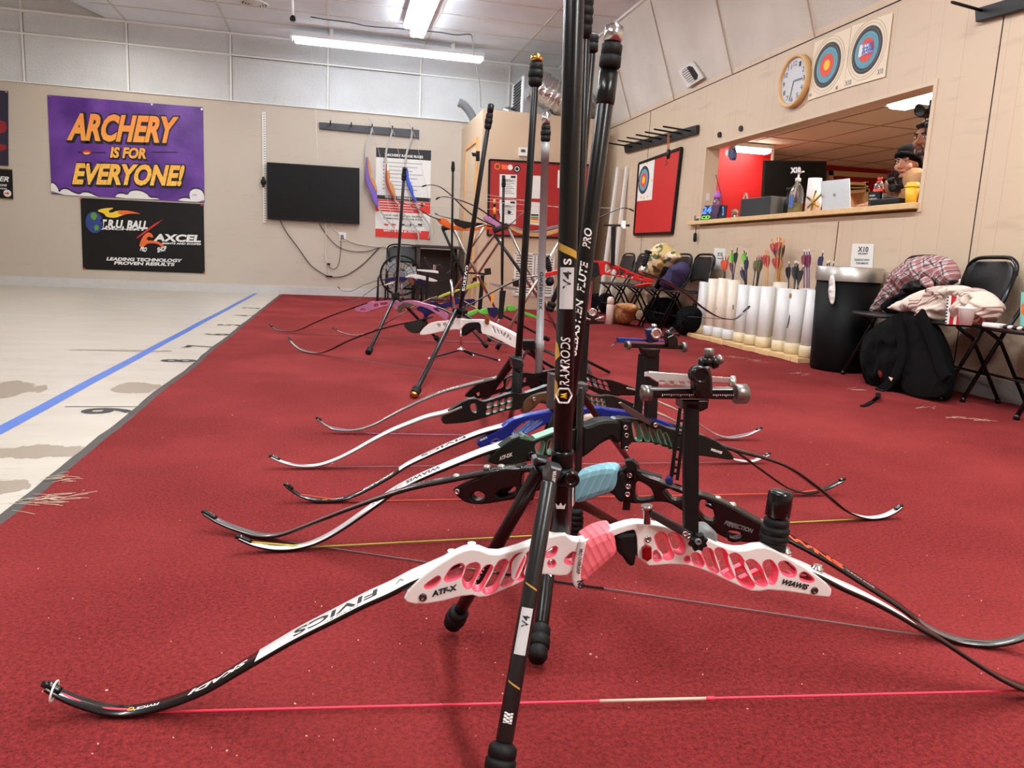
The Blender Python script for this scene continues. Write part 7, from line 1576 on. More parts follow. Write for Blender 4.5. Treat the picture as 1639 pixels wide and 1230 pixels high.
far_bow(PY(7.6), (770, 500), 'black and yellow riser bow deep inside the far cluster', [f2([(160, 450), (180, 410), (380, 340), (440, 330), (430, 350), (300, 400)]), f2([(490, 300), (600, 260), (700, 240), (770, 250), (760, 300), (700, 300), (600, 300), (500, 350)])], m_olv, [[(700, 475), (680, 482), (660, 492), (640, 500)]], m_limbwood, [((803, 450), (803, 395), .01, m_carb, 0)], None, [],
  [('sight_bar', f2([(510, 120), (700, 130), (740, 135), (740, 160), (520, 140)]), m_bk, .05), ('sight_block', f2([(735, 80), (810, 70), (820, 150), (740, 160)]), m_bk, .07), ('sight_post', f2([(690, 160), (735, 160), (700, 600), (650, 600)]), m_bkm, .04), ('grip', f2([(470, 460), (600, 450), (640, 480), (600, 540), (480, 540)]), m_navy, .03), ('plunger', f2([(590, 190), (640, 190), (640, 235), (590, 235)]), m_bk, .06)])
# red riser bow held up on a stand
bp = PY(3.9); hr = [f7(L) for L in ([(100, 20), (101, 20), (101, 21)],)]
Rr = far_bow(bp, (930, 520), 'red metal riser bow with long black right limb raised on a dark stand', [fb([(98, 405), (130, 395), (190, 392), (215, 400), (260, 395), (300, 405), (420, 455), (520, 500), (600, 535), (700, 570), (822, 605), (800, 628), (690, 625), (600, 600), (460, 580), (340, 555), (250, 540), (230, 560), (205, 560), (190, 420), (130, 410)]), f7([(335, 252), (350, 240), (500, 205), (500, 245), (420, 250), (350, 275)])], m_rr,
  [[(1027, 436), (1034, 438), (1060, 448), (1097, 470), (1121, 490), (1146, 506), (1165, 511), (1180, 509), (1199, 492)], [(866, 440), (832, 447), (797, 463), (765, 481), (741, 494)]], m_limbm, [], [(1100, 507), (1172, 512)], [((900, 445), (878, 500), .013, m_bkm)],
  [('grip', fb([(98, 410), (190, 415), (205, 550), (150, 580), (110, 540), (98, 470)]), m_bkm, .03), ('sight_post', fb([(340, 20), (385, 20), (375, 330), (370, 450), (335, 450)]), m_bkm, .04), ('sight_bar', fb([(250, -5), (535, -5), (535, 20), (250, 15)]), m_bk, .045), ('sight_block', fb([(440, -45), (490, -45), (490, 40), (460, 45), (440, 20)]), m_limbW, .055)],
  [fb(L) for L in ([(265, 420), (330, 440), (340, 490), (290, 525), (262, 520)], [(360, 480), (410, 500), (430, 560), (300, 535)], [(400, 470), (490, 510), (475, 575), (440, 565)], [(500, 525), (590, 555), (560, 590), (490, 575)], [(640, 570), (680, 575), (670, 600), (635, 595)])])
for p_, q_, b_ in (((1026, 438), (1036, 408), 1), ((883, 448), (874, 410), 0)):
    p, q = bp.hit(*p_), bp.hit(*q_); d = q - p; MB().prof(p, q, [(0, .012), (.04, .012)], 12).build('damper_mount', m_chrome, Rr); damper(Rr, p + d.normalized() * .04, d, .09, .016, ribs=6); MB().prof(p + d.normalized() * .13, p + d, [(0, .02), (.012, .022), (.014, .018)], 18).build('end_weight', m_blk, Rr)
MB().ball(bp.hit(880, 451), .024).build('ball_damper', m_rub, Rr)
bp = PY(4.0); r = empty('bow_stand', bp.hit(925, 560) * 1, 'dark upright stand holding the red riser bow', 'stand'); r.location.z = 0; q0 = bp.hit(945, 450)
MB().tube([q0, Vector((q0.x, q0.y, .02))], .012, 10).build('post', mat('stand_red', (120, 24, 24), .35, .4), r)
for a in (.6, 2.7, 4.6): MB().tube([Vector((q0.x, q0.y, .10)), Vector((q0.x + .24 * cos(a), q0.y + .24 * sin(a), .012))], .009, 8).build('leg', m_bkm, r)
# low wire tripod on the carpet
ap = at(738, 560, z=.045); r = empty('wire_stand', (ap.x, ap.y, 0), 'low black wire tripod stand with white tips under the white riser bow', 'stand')
for u, v in ((687, 574), (799, 577), (757, 569)):
    f = at(u, v, z=.006); MB().tube([ap, f], .006, 8).build('leg', m_blk, r); MB().ball(f, .008).build('foot_tip', m_white, r)
MB().tube([ap, ap + Vector((-.005, .03, .19))], .007, 8).build('stem', m_chrome, r); MB().ball(ap, (.03, .02, .012)).build('hub', m_chrome, r)
# folding metal rack with bows lying on it
r = empty('tube_rack', (at(795, 560, z=0).x, 5.6, 0), 'folding crossed metal tube rack with dark foam pads carrying several bows', 'rack')
m_al = mat('tube_alu', (182, 176, 168), .28, .9); K = [((905, 372), 5.2, (795, 560), 5.15, m_al), ((812, 362), 5.9, (897, 540), None, m_al), ((792, 377), 5.9, (838, 442), 5.5, m_bkm), ((838, 442), 5.5, (880, 505), None, m_al), ((790, 378), 5.9, (700, 500), None, m_al), ((724, 364), 6.6, (764, 440), 6.4, m_al), ((764, 440), 6.4, (800, 508), None, m_al), ((708, 366), 6.6, (745, 448), 6.4, m_bkm), ((800, 385), 6.6, (735, 485), None, m_al), ((775, 365), 6.4, (755, 395), 6.4, m_al)]
for a_, ya_, b_, yb_, m_ in K:
    p = at(*a_, y=ya_); q = at(*b_, y=yb_) if yb_ else at(*b_, z=.012)
    q.z = max(q.z, .012); MB().tube([p, q], .012, 10).build('frame_tube', m_, r)
    if not yb_ or b_ == (795, 560): MB().tube([q, q + (p - q).normalized() * .05], .016, 10).build('rubber_foot', m_rub, r)
for a_, b_, y_ in (((790, 370), (812, 361), 5.9), ((707, 366), (724, 363), 6.6), ((896, 376), (908, 368), 5.2)): MB().tube([at(*a_, y=y_), at(*b_, y=y_)], .022, 12).build('foam_pad', mat('foam_dark', (44, 32, 32), .8), r)
def lay(lab, y_, pieces, limbs, strs=(), lm=m_limbb):
    pl = PY(y_); r = empty('resting_bow', pl.hit(*pieces[0][1][0]), lab, 'bow', 'bows lying on the tube rack')
    for nm, px, m_ in pieces: flat(nm, pl, px, .034, m_, r, off=.0, bev=.003)
    for px in limbs: limb('limb', r, pl, px, .036, .016, .007, lm, m_limbb, k=4)
    for px in strs: MB().tube([pl.hit(*q) for q in px], .0016, 5).build('bowstring', m_string, r)
lay('orange riser bow lying on the left of the tube rack', 6.45, [('riser', [(698, 351), (712, 348), (722, 358), (726, 362), (736, 358), (740, 366), (760, 365), (784, 357), (789, 364), (786, 368), (745, 370), (724, 368), (714, 364), (705, 358)], m_or), ('grip', fr3([(520, 500), (560, 520), (610, 560), (590, 600), (540, 590), (500, 540)]), m_bkm), ('riser_strut', fr3([(690, 570), (800, 535), (830, 545), (720, 590)]), m_w1)],
  [[(705, 352), (690, 347), (675, 338), (655, 328), (640, 324)], [(780, 362), (792, 360), (800, 350), (797, 340)]], [[(640, 322), (690, 330), (840, 338)]])
lay('pink riser bow lying on the middle of the tube rack', 6.05, [('riser', fr3([(770, 455), (830, 450), (900, 480), (970, 540), (960, 590), (900, 560), (820, 520)]), mat('riser_mauve', (188, 130, 178), .35, .3))],
  [[(792, 362), (770, 352), (750, 340), (722, 313), (705, 300), (690, 296), (677, 299)], [(800, 364), (818, 358), (832, 345), (845, 335)]], [[(692, 297), (840, 322), (902, 334)], [(712, 316), (840, 320)]], m_limbm)
lay('wooden bow lying across the right of the tube rack', 5.5, [('riser', [(812, 361), (822, 364), (846, 373), (866, 373), (895, 366), (905, 362), (905, 368), (885, 376), (862, 380), (842, 378), (820, 370)], mat('bow_maple', (188, 140, 84), .4, var=.2, vs=30)), ('riser_facing', [(814, 359), (845, 370), (862, 369), (880, 363), (905, 358), (905, 362), (880, 368), (862, 374), (844, 373), (822, 366)], m_grey)],
  [[(815, 362), (800, 356), (783, 345), (765, 333), (740, 322), (712, 315), (699, 319)], [(905, 364), (925, 355), (954, 350), (985, 337), (1000, 333), (1013, 338)]], [[(712, 316), (860, 330), (1003, 334)]], m_limbg)
lay('black riser bow lying between the orange and pink bows', 6.3, [('riser', fr3([(440, 490), (500, 490), (640, 520), (760, 525), (800, 540), (700, 560), (600, 590), (480, 560)]), m_bk)], [[(735, 352), (722, 350), (705, 346), (697, 343)], [(775, 360), (800, 366), (830, 372)]])
r = empty('arrow_tool', PY(6.2).hit(791, 350), 'short black and amber rod standing above the tube rack before the notice board', 'rod'); P_ = PY(6.2)
for a_, b_, m_ in (((791.5, 319), (791.5, 326), mat('strip_amber', (236, 160, 40), .4)), ((791.5, 326), (791.5, 332), m_blk), ((791.5, 332), (791.5, 343), mat('strip_amber', (236, 160, 40), .4)), ((791.5, 343), (791.5, 365), m_blk)): MB().tube([P_.hit(*a_), P_.hit(*b_)], .011, 10).build('rod_section', m_, r)
# floor fan in front of the chair
P_ = PY(10.35); c_ = P_.hit(641, 441); Rf = .265; r = empty('floor_fan', (c_.x, c_.y, 0), 'round black floor fan with grey blades in front of the back wall chair', 'fan')
for k, (rr_, w_) in enumerate(((Rf, .014), (Rf * .66, .004), (Rf * .33, .004))):
    for dy in ((-.06, .06) if k else (0,)): MB().tube([c_ + Vector((rr_ * cos(a * pi / 16), dy, rr_ * sin(a * pi / 16))) for a in range(33)], w_, 8, cap=False).build('grille_ring', m_blk, r)
mb = MB()
for a in range(20): d = Vector((cos(a * pi / 10), 0, sin(a * pi / 10))); mb.tube([c_ + d * .06 + Vector((0, -.08, 0)), c_ + d * .2 + Vector((0, -.07, 0)), c_ + d * Rf], .0028, 5)
mb.build('grille_wires', m_blk, r)
for a in range(3):
    t0 = a * 2 * pi / 3; mb = MB(); V = []
    for s in (-1, 1): V += [c_ + Vector((rr_ * cos(t0 + t), s * .003 + .03 * t, rr_ * sin(t0 + t))) for rr_, t in ((.05, 0), (.23, -.2), (.24, .55), (.15, .95), (.05, .8))]
    mb.add(V, [(0, 1, 2, 3, 4), (9, 8, 7, 6, 5)] + [(i, i + 5, (i + 1) % 5 + 5, (i + 1) % 5) for i in range(5)]); mb.build('fan_blade', mat('blade_grey', (168, 170, 172), .4), r)
MB().prof(c_ + Vector((0, -.09, 0)), c_ + Vector((0, .1, 0)), [(0, .05), (.02, .06), (.19, .06)], 20).build('motor_hub', m_grey, r)
for s in (-1, 1): MB().tube([c_ + Vector((s * Rf, 0, 0)), c_ + Vector((s * (Rf + .03), .0, -.05)), Vector((c_.x + s * .3, c_.y - .1, .03)), Vector((c_.x + s * .3, c_.y - .1, .012))], .012, 8).tube([c_ + Vector((s * (Rf + .03), .0, -.05)), Vector((c_.x + s * .3, c_.y + .12, .012))], .012, 8).build('fan_leg', m_blk, r)
# dark table beside it
r = empty('dark_table', (1.65, 10.75, 0), 'dark brown table standing against the back wall beside the closet', 'table'); m_dt = mat('table_dark', (58, 44, 40), .4, var=.15, vs=10)
mb = MB(); mb.box((1.42, 10.85, .765), (.66, .7, .035), None, 0, .006); mb.build('tabletop', m_dt, r)
for x_ in (1.12, 1.72):
    for y_ in (10.55, 11.12): MB().box((x_, y_, .374), (.05, .05, .747), None, 0, .004).build('leg', m_dt, r)
MB().box((1.42, 11.13, .4), (.62, .02, .66), None, 0).build('back_panel', m_dt, r)
MB().tube(spline([Vector(p) for p in ((1.2, 10.52, .62), (1.3, 10.52, .45), (1.42, 10.52, .52), (1.52, 10.52, .4), (1.65, 10.52, .6))], 4), .008, 6).build('lattice_bar', m_dt, r)
# ================================================================== CLOTHES, BAGS AND SMALL THINGS ON THE CHAIRS
k6 = lambda L: [(1080 + a / 2.932, 350 + b / 2.932) for a, b in L]
k1 = lambda L: [(1380 + a / 4.1, 380 + b / 4.1) for a, b in L]
m_plaid = mat('plaid_cloth', (180, 130, 126), .9, var=0)
g = NT(m_plaid); P, X_, Y_, Z_ = g.pos(); n_ = g.m('MULTIPLY', g.noise(P, 6, 1), .05)
ya_ = g.m('ADD', g.m('ADD', g.m('MULTIPLY', Y_, .8), g.m('MULTIPLY', Z_, -.6)), n_); za_ = g.m('ADD', g.m('ADD', g.m('MULTIPLY', Z_, .8), g.m('MULTIPLY', Y_, .6)), n_)
def stripe(v, per, w_, o): return g.m('LESS_THAN', g.m('FRACT', g.m('ADD', g.m('DIVIDE', v, per), o)), w_)
c = g.mix(g.m('MULTIPLY', stripe(ya_, .055, .42, 0), .6), lin((190, 176, 172)), lin((148, 66, 70))); c = g.mix(g.m('MULTIPLY', stripe(za_, .055, .42, 0), .6), c, lin((148, 66, 70)))
c = g.mix(g.m('MULTIPLY', stripe(ya_, .055, .12, .3), .85), c, lin((40, 42, 60))); c = g.mix(g.m('MULTIPLY', stripe(za_, .055, .12, .3), .85), c, lin((40, 42, 60))); c = g.mix(g.m('MULTIPLY', stripe(za_, .055, .05, .6), .8), c, lin((236, 228, 220))); g.col(c)
r = empty('plaid_shirt', at(1430, 480, x=3.3), 'red, grey and white plaid shirt draped over a chair back by the trash can', 'shirt')
puff('shirt_body', PX(3.40), k6([(925, 442), (945, 400), (965, 360), (1000, 300), (1030, 250), (1058, 216), (1118, 182), (1198, 170), (1283, 178), (1328, 220), (1340, 285), (1300, 318), (1230, 328), (1185, 320), (1110, 345), (1060, 372), (1000, 412), (950, 446)]), .085, m_plaid, r, fold=.032, fs=10, rnd=2, seed=3)
puff('dark_lining', PX(3.36), k6([(1085, 345), (1110, 300), (1150, 285), (1190, 300), (1200, 335), (1160, 352), (1110, 358)]), .06, m_rub, r, fold=.02, seed=4)
puff('collar', PX(3.31), k6([(1158, 285), (1180, 268), (1205, 285), (1215, 322), (1195, 330), (1170, 320)]), .03, m_plaid, r, fold=.01, seed=5)
m_blkc = mat('black_cloth', (8, 8, 10), .95, spec=.15, var=.3, vs=30, bump=.3, bs=300)
o = puff('black_jacket', PX(3.36), k6([(985, 400), (1040, 360), (1100, 345), (1120, 380), (1110, 440), (1060, 455), (1000, 450)]), .07, m_blkc, None, fold=.02, seed=6); tag(o, 'black garment lying between plaid shirt and backpack on the chair seat', 'jacket')
m_hood = mat('hoodie_cream', (214, 198, 184), .9, var=0)
g = NT(m_hood); P, X_, Y_, Z_ = g.pos(); n_ = g.noise(P, 3.5, 2); ph = g.m('ADD', g.m('ADD', g.m('MULTIPLY', Y_, .75), g.m('MULTIPLY', Z_, .65)), g.m('MULTIPLY', n_, .16)); band = g.m('LESS_THAN', g.m('FRACT', g.m('DIVIDE', ph, .19)), .4); thin = g.m('LESS_THAN', g.m('FRACT', g.m('DIVIDE', ph, .017)), .45)
g.col(g.mix(g.m('MULTIPLY', g.m('MULTIPLY', band, thin), .85), lin((218, 204, 190)), lin((128, 70, 72))))
r = empty('striped_hoodie', at(1500, 515, x=3.2), 'cream sweater with thin dark red stripes heaped on the middle chair seat', 'sweater')
puff('sweater_body', PX(3.24), k6([(1048, 432), (1075, 378), (1120, 352), (1180, 348), (1215, 325), (1260, 314), (1330, 312), (1380, 318), (1390, 345), (1330, 400), (1300, 470), (1270, 492), (1200, 480), (1130, 450), (1080, 440)]), .11, m_hood, r, fold=.07, fs=12, seed=8)
puff('sweater_sleeve', PX(3.19), k6([(1370, 330), (1430, 322), (1490, 355), (1530, 400), (1528, 450), (1500, 480), (1480, 498), (1400, 498), (1350, 470), (1340, 400)]), .10, m_hood, r, fold=.065, fs=13, seed=9)

# popcorn box, foam cup, keys pouch
P_ = PX(3.09); pq = P_.hit(1517, 520); r = empty('popcorn_box', pq, 'red and white striped popcorn box standing on the chair seat', 'box')
flat('box_body', P_, k6([(1280, 362), (1358, 365), (1338, 500), (1268, 495)]), .05, m_paper, r, off=.0, bev=.001, rnd=0); mb = MB()
for a_, b_, c__, d_ in (((1300, 363), (1322, 364), (1305, 498), (1287, 497)), ((1338, 364), (1352, 365), (1333, 500), (1320, 499))): plate(mb, P_, ppx(P_, k6([a_, b_, c__, d_])), (), .0008, .0006, 0, 0)
for k in range(9): plate(mb, P_, ppx(P_, k6([(1281 - k * 1.3, 366 + k * 15), (1287 - k * 1.3, 366 + k * 15), (1286 - k * 1.3, 373 + k * 15), (1279 - k * 1.3, 373 + k * 15)])), (), .0008, .0006, 0, 0, mi=1)
mb.each('print', [mat('popcorn_red', (190, 30, 40), .5), m_blkink], r); MB().tube([P_.hit(1535, 455, -.02), P_.hit(1536.5, 447, -.02)], .004, 8).build('straw', m_white, r)
b = at(1545, 521, x=3.07); b.z = .423; r = empty('foam_cup', b, 'small white foam cup beside the popcorn box on the chair seat', 'cup'); MB().prof(b, b + Vector((0, 0, 1)), [(0, .028), (.08, .039), (.084, .042), (.09, .042), (.09, .038), (.01, .027)], 24).build('cup_body', mat('foam_white', (250, 249, 246), .6, var=0), r)
b = at(1612, 519, x=3.1); b.z = .423; r = empty('sunglasses_case', b, 'white case with black and white patterned glasses on the near chair seat', 'case'); MB().box(b + Vector((0, .07, .012)), (.05, .10, .022), None, 0, .006).build('case_body', m_white, r)
for k in range(5): MB().ball(b + Vector((-.01, -.005 - k * .026, .012)), (.018, .011, .010)).build('patterned_piece', m_white if k % 2 else m_blkink, r)
P_ = PX(3.25); r = empty('snack_pouch', P_.hit(1637, 520), 'teal and beige printed pouch at the right edge on the near chair', 'pouch'); flat('pouch_body', P_, [(1634, 468), (1662, 468), (1662, 524), (1632, 522)], .03, mat('pouch_teal', (120, 190, 180), .4), r, rnd=0); flat('pouch_print', P_, [(1635, 483), (1660, 484), (1660, 508), (1634, 507)], .002, m_orange, r, off=.0012, bev=0, rnd=1)
# backpack
r = empty('backpack', at(1490, 640, z=0), 'large black backpack leaning against the chairs on the carpet', 'backpack'); PK = PX(3.19)
puff('pack_body', PK, k1([(205, 520), (290, 488), (370, 486), (440, 520), (510, 600), (560, 720), (595, 860), (600, 960), (575, 1075), (470, 1086), (330, 1082), (200, 1062), (95, 1030), (45, 930), (12, 830), (12, 740), (50, 650), (110, 570)]), .12, m_blkc, r, fold=.022, fs=9, rnd=2, seed=21, off=0)
puff('back_panel', PX(3.085), k1([(290, 520), (360, 505), (430, 640), (480, 800), (560, 930), (565, 1050), (400, 1060), (300, 1040), (250, 980), (285, 840), (300, 680)]), .02, mat('mesh_black', (14, 13, 14), .95, spec=.15, bump=.4, bs=700), r, fold=.004, seed=22)
def strap(px, x_, w_, t_, nm, m=m_blkc):
    P_ = PX(x_); pts = spline([P_.st(*q) for q in px], 5); mb = MB(); n = len(pts); A = []; B = []
    for i in range(n):
        t = (pts[min(n - 1, i + 1)] - pts[max(0, i - 1)]).normalized(); q = Vector((-t.y, t.x)); A.append(pts[i] + q * w_ / 2); B.append(pts[i] - q * w_ / 2)
    plate(mb, P_, A + B[::-1], (), t_, 0, t_ * .35, 0); mb.build(nm, m, r)
strap(k1([(225, 505), (245, 590), (265, 680), (270, 780), (240, 880), (185, 960), (120, 1015)]), 3.065, .065, .03, 'shoulder_strap'); strap(k1([(375, 495), (410, 560), (450, 660), (490, 760), (520, 860), (560, 930)]), 3.055, .06, .03, 'shoulder_strap')
wq = [PX(3.035).hit(1406, 628), at(1405, 636, z=.03)] + [at(*q_, z=.004) for q_ in ((1398, 642), (1388, 648), (1380, 650.5))]; mbw = MB()
for i_ in range(4): mbw.beam(wq[i_], wq[i_ + 1], .024, .004, (0, 0, 1))
mbw.build('strap_webbing', m_blkc, r); strap(k1([(85, 1005), (140, 1025)]), 3.025, .035, .01, 'buckle', m_bk)
puff('side_pocket_bottle', PX(3.09), k1([(105, 830), (140, 815), (165, 850), (160, 910), (125, 935), (105, 890)]), .02, mat('foil_red_print', (140, 60, 50), .25, .4, var=.5, vs=60), r, fold=.006, seed=23)
flat('logo_patch', PX(3.04), k1([(172, 915), (200, 925), (190, 945)]), .003, m_cap, r, bev=0, rnd=0)
# bags on and under the far chairs
m_camo = mat('camo_cloth', (170, 150, 100), .9, var=0); g = NT(m_camo); P, *_ = g.pos(); v1 = g.noise(P, 7, 2); v2 = g.noise(g.scale(P, (1, 1, 1.4)), 9, 1)
g.col(g.mix(g.ramp(v2, .55, .57), g.mix(g.ramp(v1, .48, .5), lin((228, 212, 180)), lin((196, 168, 104))), lin((92, 96, 64))))
o = puff('camo_bag', PX(3.26), fb([(690, 530), (745, 410), (790, 330), (835, 255), (850, 215), (905, 190), (950, 225), (1010, 270), (1080, 325), (1085, 370), (1010, 410), (980, 470), (900, 540), (830, 590), (740, 580)]), .12, m_camo, None, fold=.04, fs=9, seed=31); tag(o, 'camouflage patterned bag sitting on a far folding chair', 'bag')
o = puff('navy_bag', PX(3.18), fb([(890, 690), (940, 590), (1020, 480), (1090, 400), (1140, 410), (1168, 500), (1110, 610), (1060, 700), (960, 712)]), .1, mat('navy_cloth', (52, 44, 84), .8, var=.3, vs=30, bump=.3, bs=200), None, fold=.03, fs=10, seed=32); tag(o, 'dark navy bag slumped on the chair beside the camouflage bag', 'bag')
o = puff('red_cloth', PX(3.02), fb([(600, 665), (660, 645), (760, 630), (770, 660), (700, 682), (620, 682)]), .05, m_red_i, None, fold=.01, seed=33); tag(o, 'small bright red cloth on the far chair seat under the red riser', 'cloth')
MB().tube([PX(3.1).hit(1052, 460), PX(3.1).hit(1066, 430)], .03, 12).build('umbrella', m_blkc); tag(COL.objects[-1], 'black folded umbrella leaning before the navy bag', 'umbrella')
b = at(975, 519, z=0); r = empty('drink_bottle', b, 'pale floral drink bottle standing on the carpet by the far chairs', 'bottle'); MB().prof(b, b + Vector((0, 0, 1)), [(0, .04), (.2, .042), (.21, .038)], 20).build('bottle_body', mat('floral_print', (232, 208, 196), .4, var=.25, vs=50), r); MB().prof(b + Vector((0, 0, .21)), b + Vector((0, 0, 1)), [(0, .036), (.04, .04), (.07, .036), (.085, .02)], 20).build('bottle_lid', mat('bottle_lid_pink', (226, 196, 184), .4), r)
b = at(1000, 521, z=0); o = puff('saddle_bag', PX(b.x), fb([(358, 1075), (368, 940), (380, 870), (480, 855), (590, 865), (605, 930), (560, 1000), (530, 1085), (440, 1092)]), .09, mat('bag_leather', (150, 98, 56), .6, var=.2, vs=14), None, fold=.01, seed=34); tag(o, 'brown flap bag standing on the carpet under the far chairs', 'bag')
o2 = puff('bag_flap', PX(b.x - .07), fb([(375, 860), (480, 855), (590, 862), (608, 920), (570, 962), (490, 950), (420, 905)]), .03, mat('flap_tan', (176, 122, 70), .6), o, fold=.006, seed=35)
for px, x_, lab, sd_ in ([(1085, 1140), (1110, 960), (1150, 890), (1230, 885), (1300, 930), (1290, 1050), (1260, 1160), (1180, 1215), (1100, 1200)], 3.28, 'black sack on the carpet left of the arrow tubes', 36), ([(730, 920), (800, 800), (960, 790), (1020, 840), (1020, 1080), (900, 1110), (730, 1070)], 3.42, 'black bag under the far chairs next to the white bag', 37), ([(100, 760), (250, 740), (350, 760), (350, 940), (250, 960), (100, 930)], 3.4, 'dark bag under the farthest folding chairs', 38):
    o = puff('floor_bag', PX(x_), fb(px), .1, m_blkc, None, fold=.025, fs=9, seed=sd_); tag(o, lab, 'bag')
o = puff('white_sack', PX(3.45), fb([(620, 1000), (640, 760), (720, 740), (730, 1000), (700, 1050), (640, 1040)]), .05, m_cap, None, fold=.02, seed=39); tag(o, 'whitish cloth hanging under the far folding chairs', 'cloth')
# ================================================================== TWO PEOPLE LEANING AT THE OPENING
def remesh(o, vox, sm=3):
    m = o.modifiers.new('r', 'REMESH'); m.mode = 'VOXEL'; m.voxel_size = vox; m.use_smooth_shade = True
    s = o.modifiers.new('s', 'SMOOTH'); s.iterations = sm; s.factor = .5
    bpy.context.view_layer.update(); dg = bpy.context.evaluated_depsgraph_get(); me = bpy.data.meshes.new_from_object(o.evaluated_get(dg)); mats_ = list(o.data.materials)
    o.modifiers.clear(); o.data = me
    if not me.materials:
        for q in mats_: me.materials.append(q)
    return o
def basis(fwd, up=(0, 0, 1)):
    f = Vector(fwd).normalized(); r_ = f.cross(Vector(up)).normalized(); u = r_.cross(f); return Matrix((r_, f, u)).transposed()
def head_shape(mb, c, R, s=1.0):
    """c = centre between the ears; local axes right, forward, up; face 0.23 tall"""
    L = lambda x, y, z: c + R @ (Vector((x, y, z)) * s)
    mb.ball(L(0, -.012, .035), (.076 * s, .094 * s, .088 * s), R=R); mb.ball(L(0, .02, -.005), (.066 * s, .074 * s, .088 * s), R=R); mb.ball(L(0, .045, -.055), (.046 * s, .044 * s, .05 * s), R=R)
    mb.ball(L(0, .072, -.088), (.024 * s, .02 * s, .018 * s), R=R)
    for k in (-1, 1):
        mb.ball(L(k * .042, .058, -.025), (.026 * s, .026 * s, .028 * s), R=R); mb.ball(L(k * .030, .079, .035), (.026 * s, .014 * s, .010 * s), R=R)
        mb.ball(L(k * .076, -.008, -.005), (.01 * s, .02 * s, .032 * s), R=R); mb.ball(L(k * .013, .098, -.028), (.010 * s, .011 * s, .009 * s), R=R)
        mb.tube([L(k * .06, .01, -.05), L(k * .045, .05, -.075), L(k * .015, .075, -.095)], [.02 * s, .02 * s, .016 * s], 8)
    mb.tube([L(0, .084, .03), L(0, .098, .005), L(0, .114, -.02), L(0, .108, -.033)], [.009 * s, .010 * s, .014 * s, .009 * s], 10)
    mb.tube([L(-.024, .078, -.056), L(0, .093, -.052), L(.024, .078, -.056)], [.006 * s, .0085 * s, .006 * s], 8); mb.tube([L(-.02, .076, -.066), L(0, .090, -.067), L(.02, .076, -.066)], [.006 * s, .009 * s, .006 * s], 8)
    return L
def hand_shape(mb, w, pal, nrm, curl=.5, s=1.0, spread=.02, side=1):
    """w wrist, pal direction wrist->knuckles, nrm out of the back of the hand"""
    d = Vector(pal).normalized(); n = Vector(nrm); n = (n - d * n.dot(d)).normalized(); t = d.cross(n) * side; R = Matrix((d, t, n)).transposed()
    mb.ball(w + d * .045 * s, (.052 * s, .042 * s, .017 * s), R=R); mb.tube([w - d * .03, w + d * .02], [.026 * s, .024 * s], 10)
    for i, (ln, o_) in enumerate(((.070, .030), (.080, .010), (.074, -.011), (.058, -.030))):
        p = w + d * (.080 - abs(o_) * .2) * s + t * o_ * s; pts = [p - d * .03 * s, p]; a = 0; q = p
        for k, f in enumerate((.45, .32, .25)):
            a += curl * (1 + .12 * i) * (.8 if k == 0 else 1); q = q + (d * cos(a) - n * sin(a) + t * spread * o_ * 30).normalized() * ln * f * s; pts.append(q)
        mb.tube(pts, [.010 * s, .0095 * s, .009 * s, .0082 * s, .007 * s], 8); mb.ball(pts[-1], .007 * s, seg=8)
    p = w + d * .02 * s + t * .03 * s; q = p + (d * .6 + t * .8 - n * .3).normalized() * .035 * s; e = q + (d * .9 + t * .1 - n * .6).normalized() * .032 * s; z = e + (d * .7 - n * .8).normalized() * .02 * s
    mb.tube([p, q, e, z], [.013 * s, .0115 * s, .010 * s, .0078 * s], 8); mb.ball(z, .0078 * s, seg=8)
def face_parts(r, L, R, skin_dark, lip, iris, s=1.0, brow=.006, gaze=0):
    for k in (-1, 1):
        e = L(k * .031, .079, .013); MB().ball(e, (.0145 * s, .011 * s, .0075 * s), R=R).build('eye', mat('eye_white', (222, 214, 206), .3), r)
        MB().ball(L(k * .031 + gaze, .0875, .0125), (.0055 * s, .0035 * s, .0058 * s), R=R).build('iris', iris, r)
        MB().tube([L(k * .045, .078, .016), L(k * .031, .0885, .0215), L(k * .016, .084, .016)], .0026 * s, 6).build('eyelid', skin_dark, r)
        MB().tube([L(k * .054, .074, .030), L(k * .036, .091, .040), L(k * .014, .094, .033)], [.002 * s, brow * .75 * s, brow * .7 * s], 6).build('eyebrow', m_hair, r)
    MB().tube([L(-.023, .083, -.0595), L(-.008, .0985, -.0560), L(.008, .0985, -.0560), L(.023, .083, -.0595)], [.002 * s, .005 * s, .005 * s, .002 * s], 6).tube([L(-.020, .083, -.0635), L(0, .0975, -.067), L(.020, .083, -.0635)], [.002 * s, .006 * s, .002 * s], 6).build('lips', lip, r)
m_hair = mat('hair_black', (20, 16, 16), .6, var=.3, vs=200); m_iris = mat('iris_brown', (34, 22, 16), .2)
m_skin1 = mat('skin_tan', (188, 134, 108), .5, var=.05, vs=60); m_skin2 = mat('skin_brown', (150, 98, 74), .5, var=.05, vs=60)
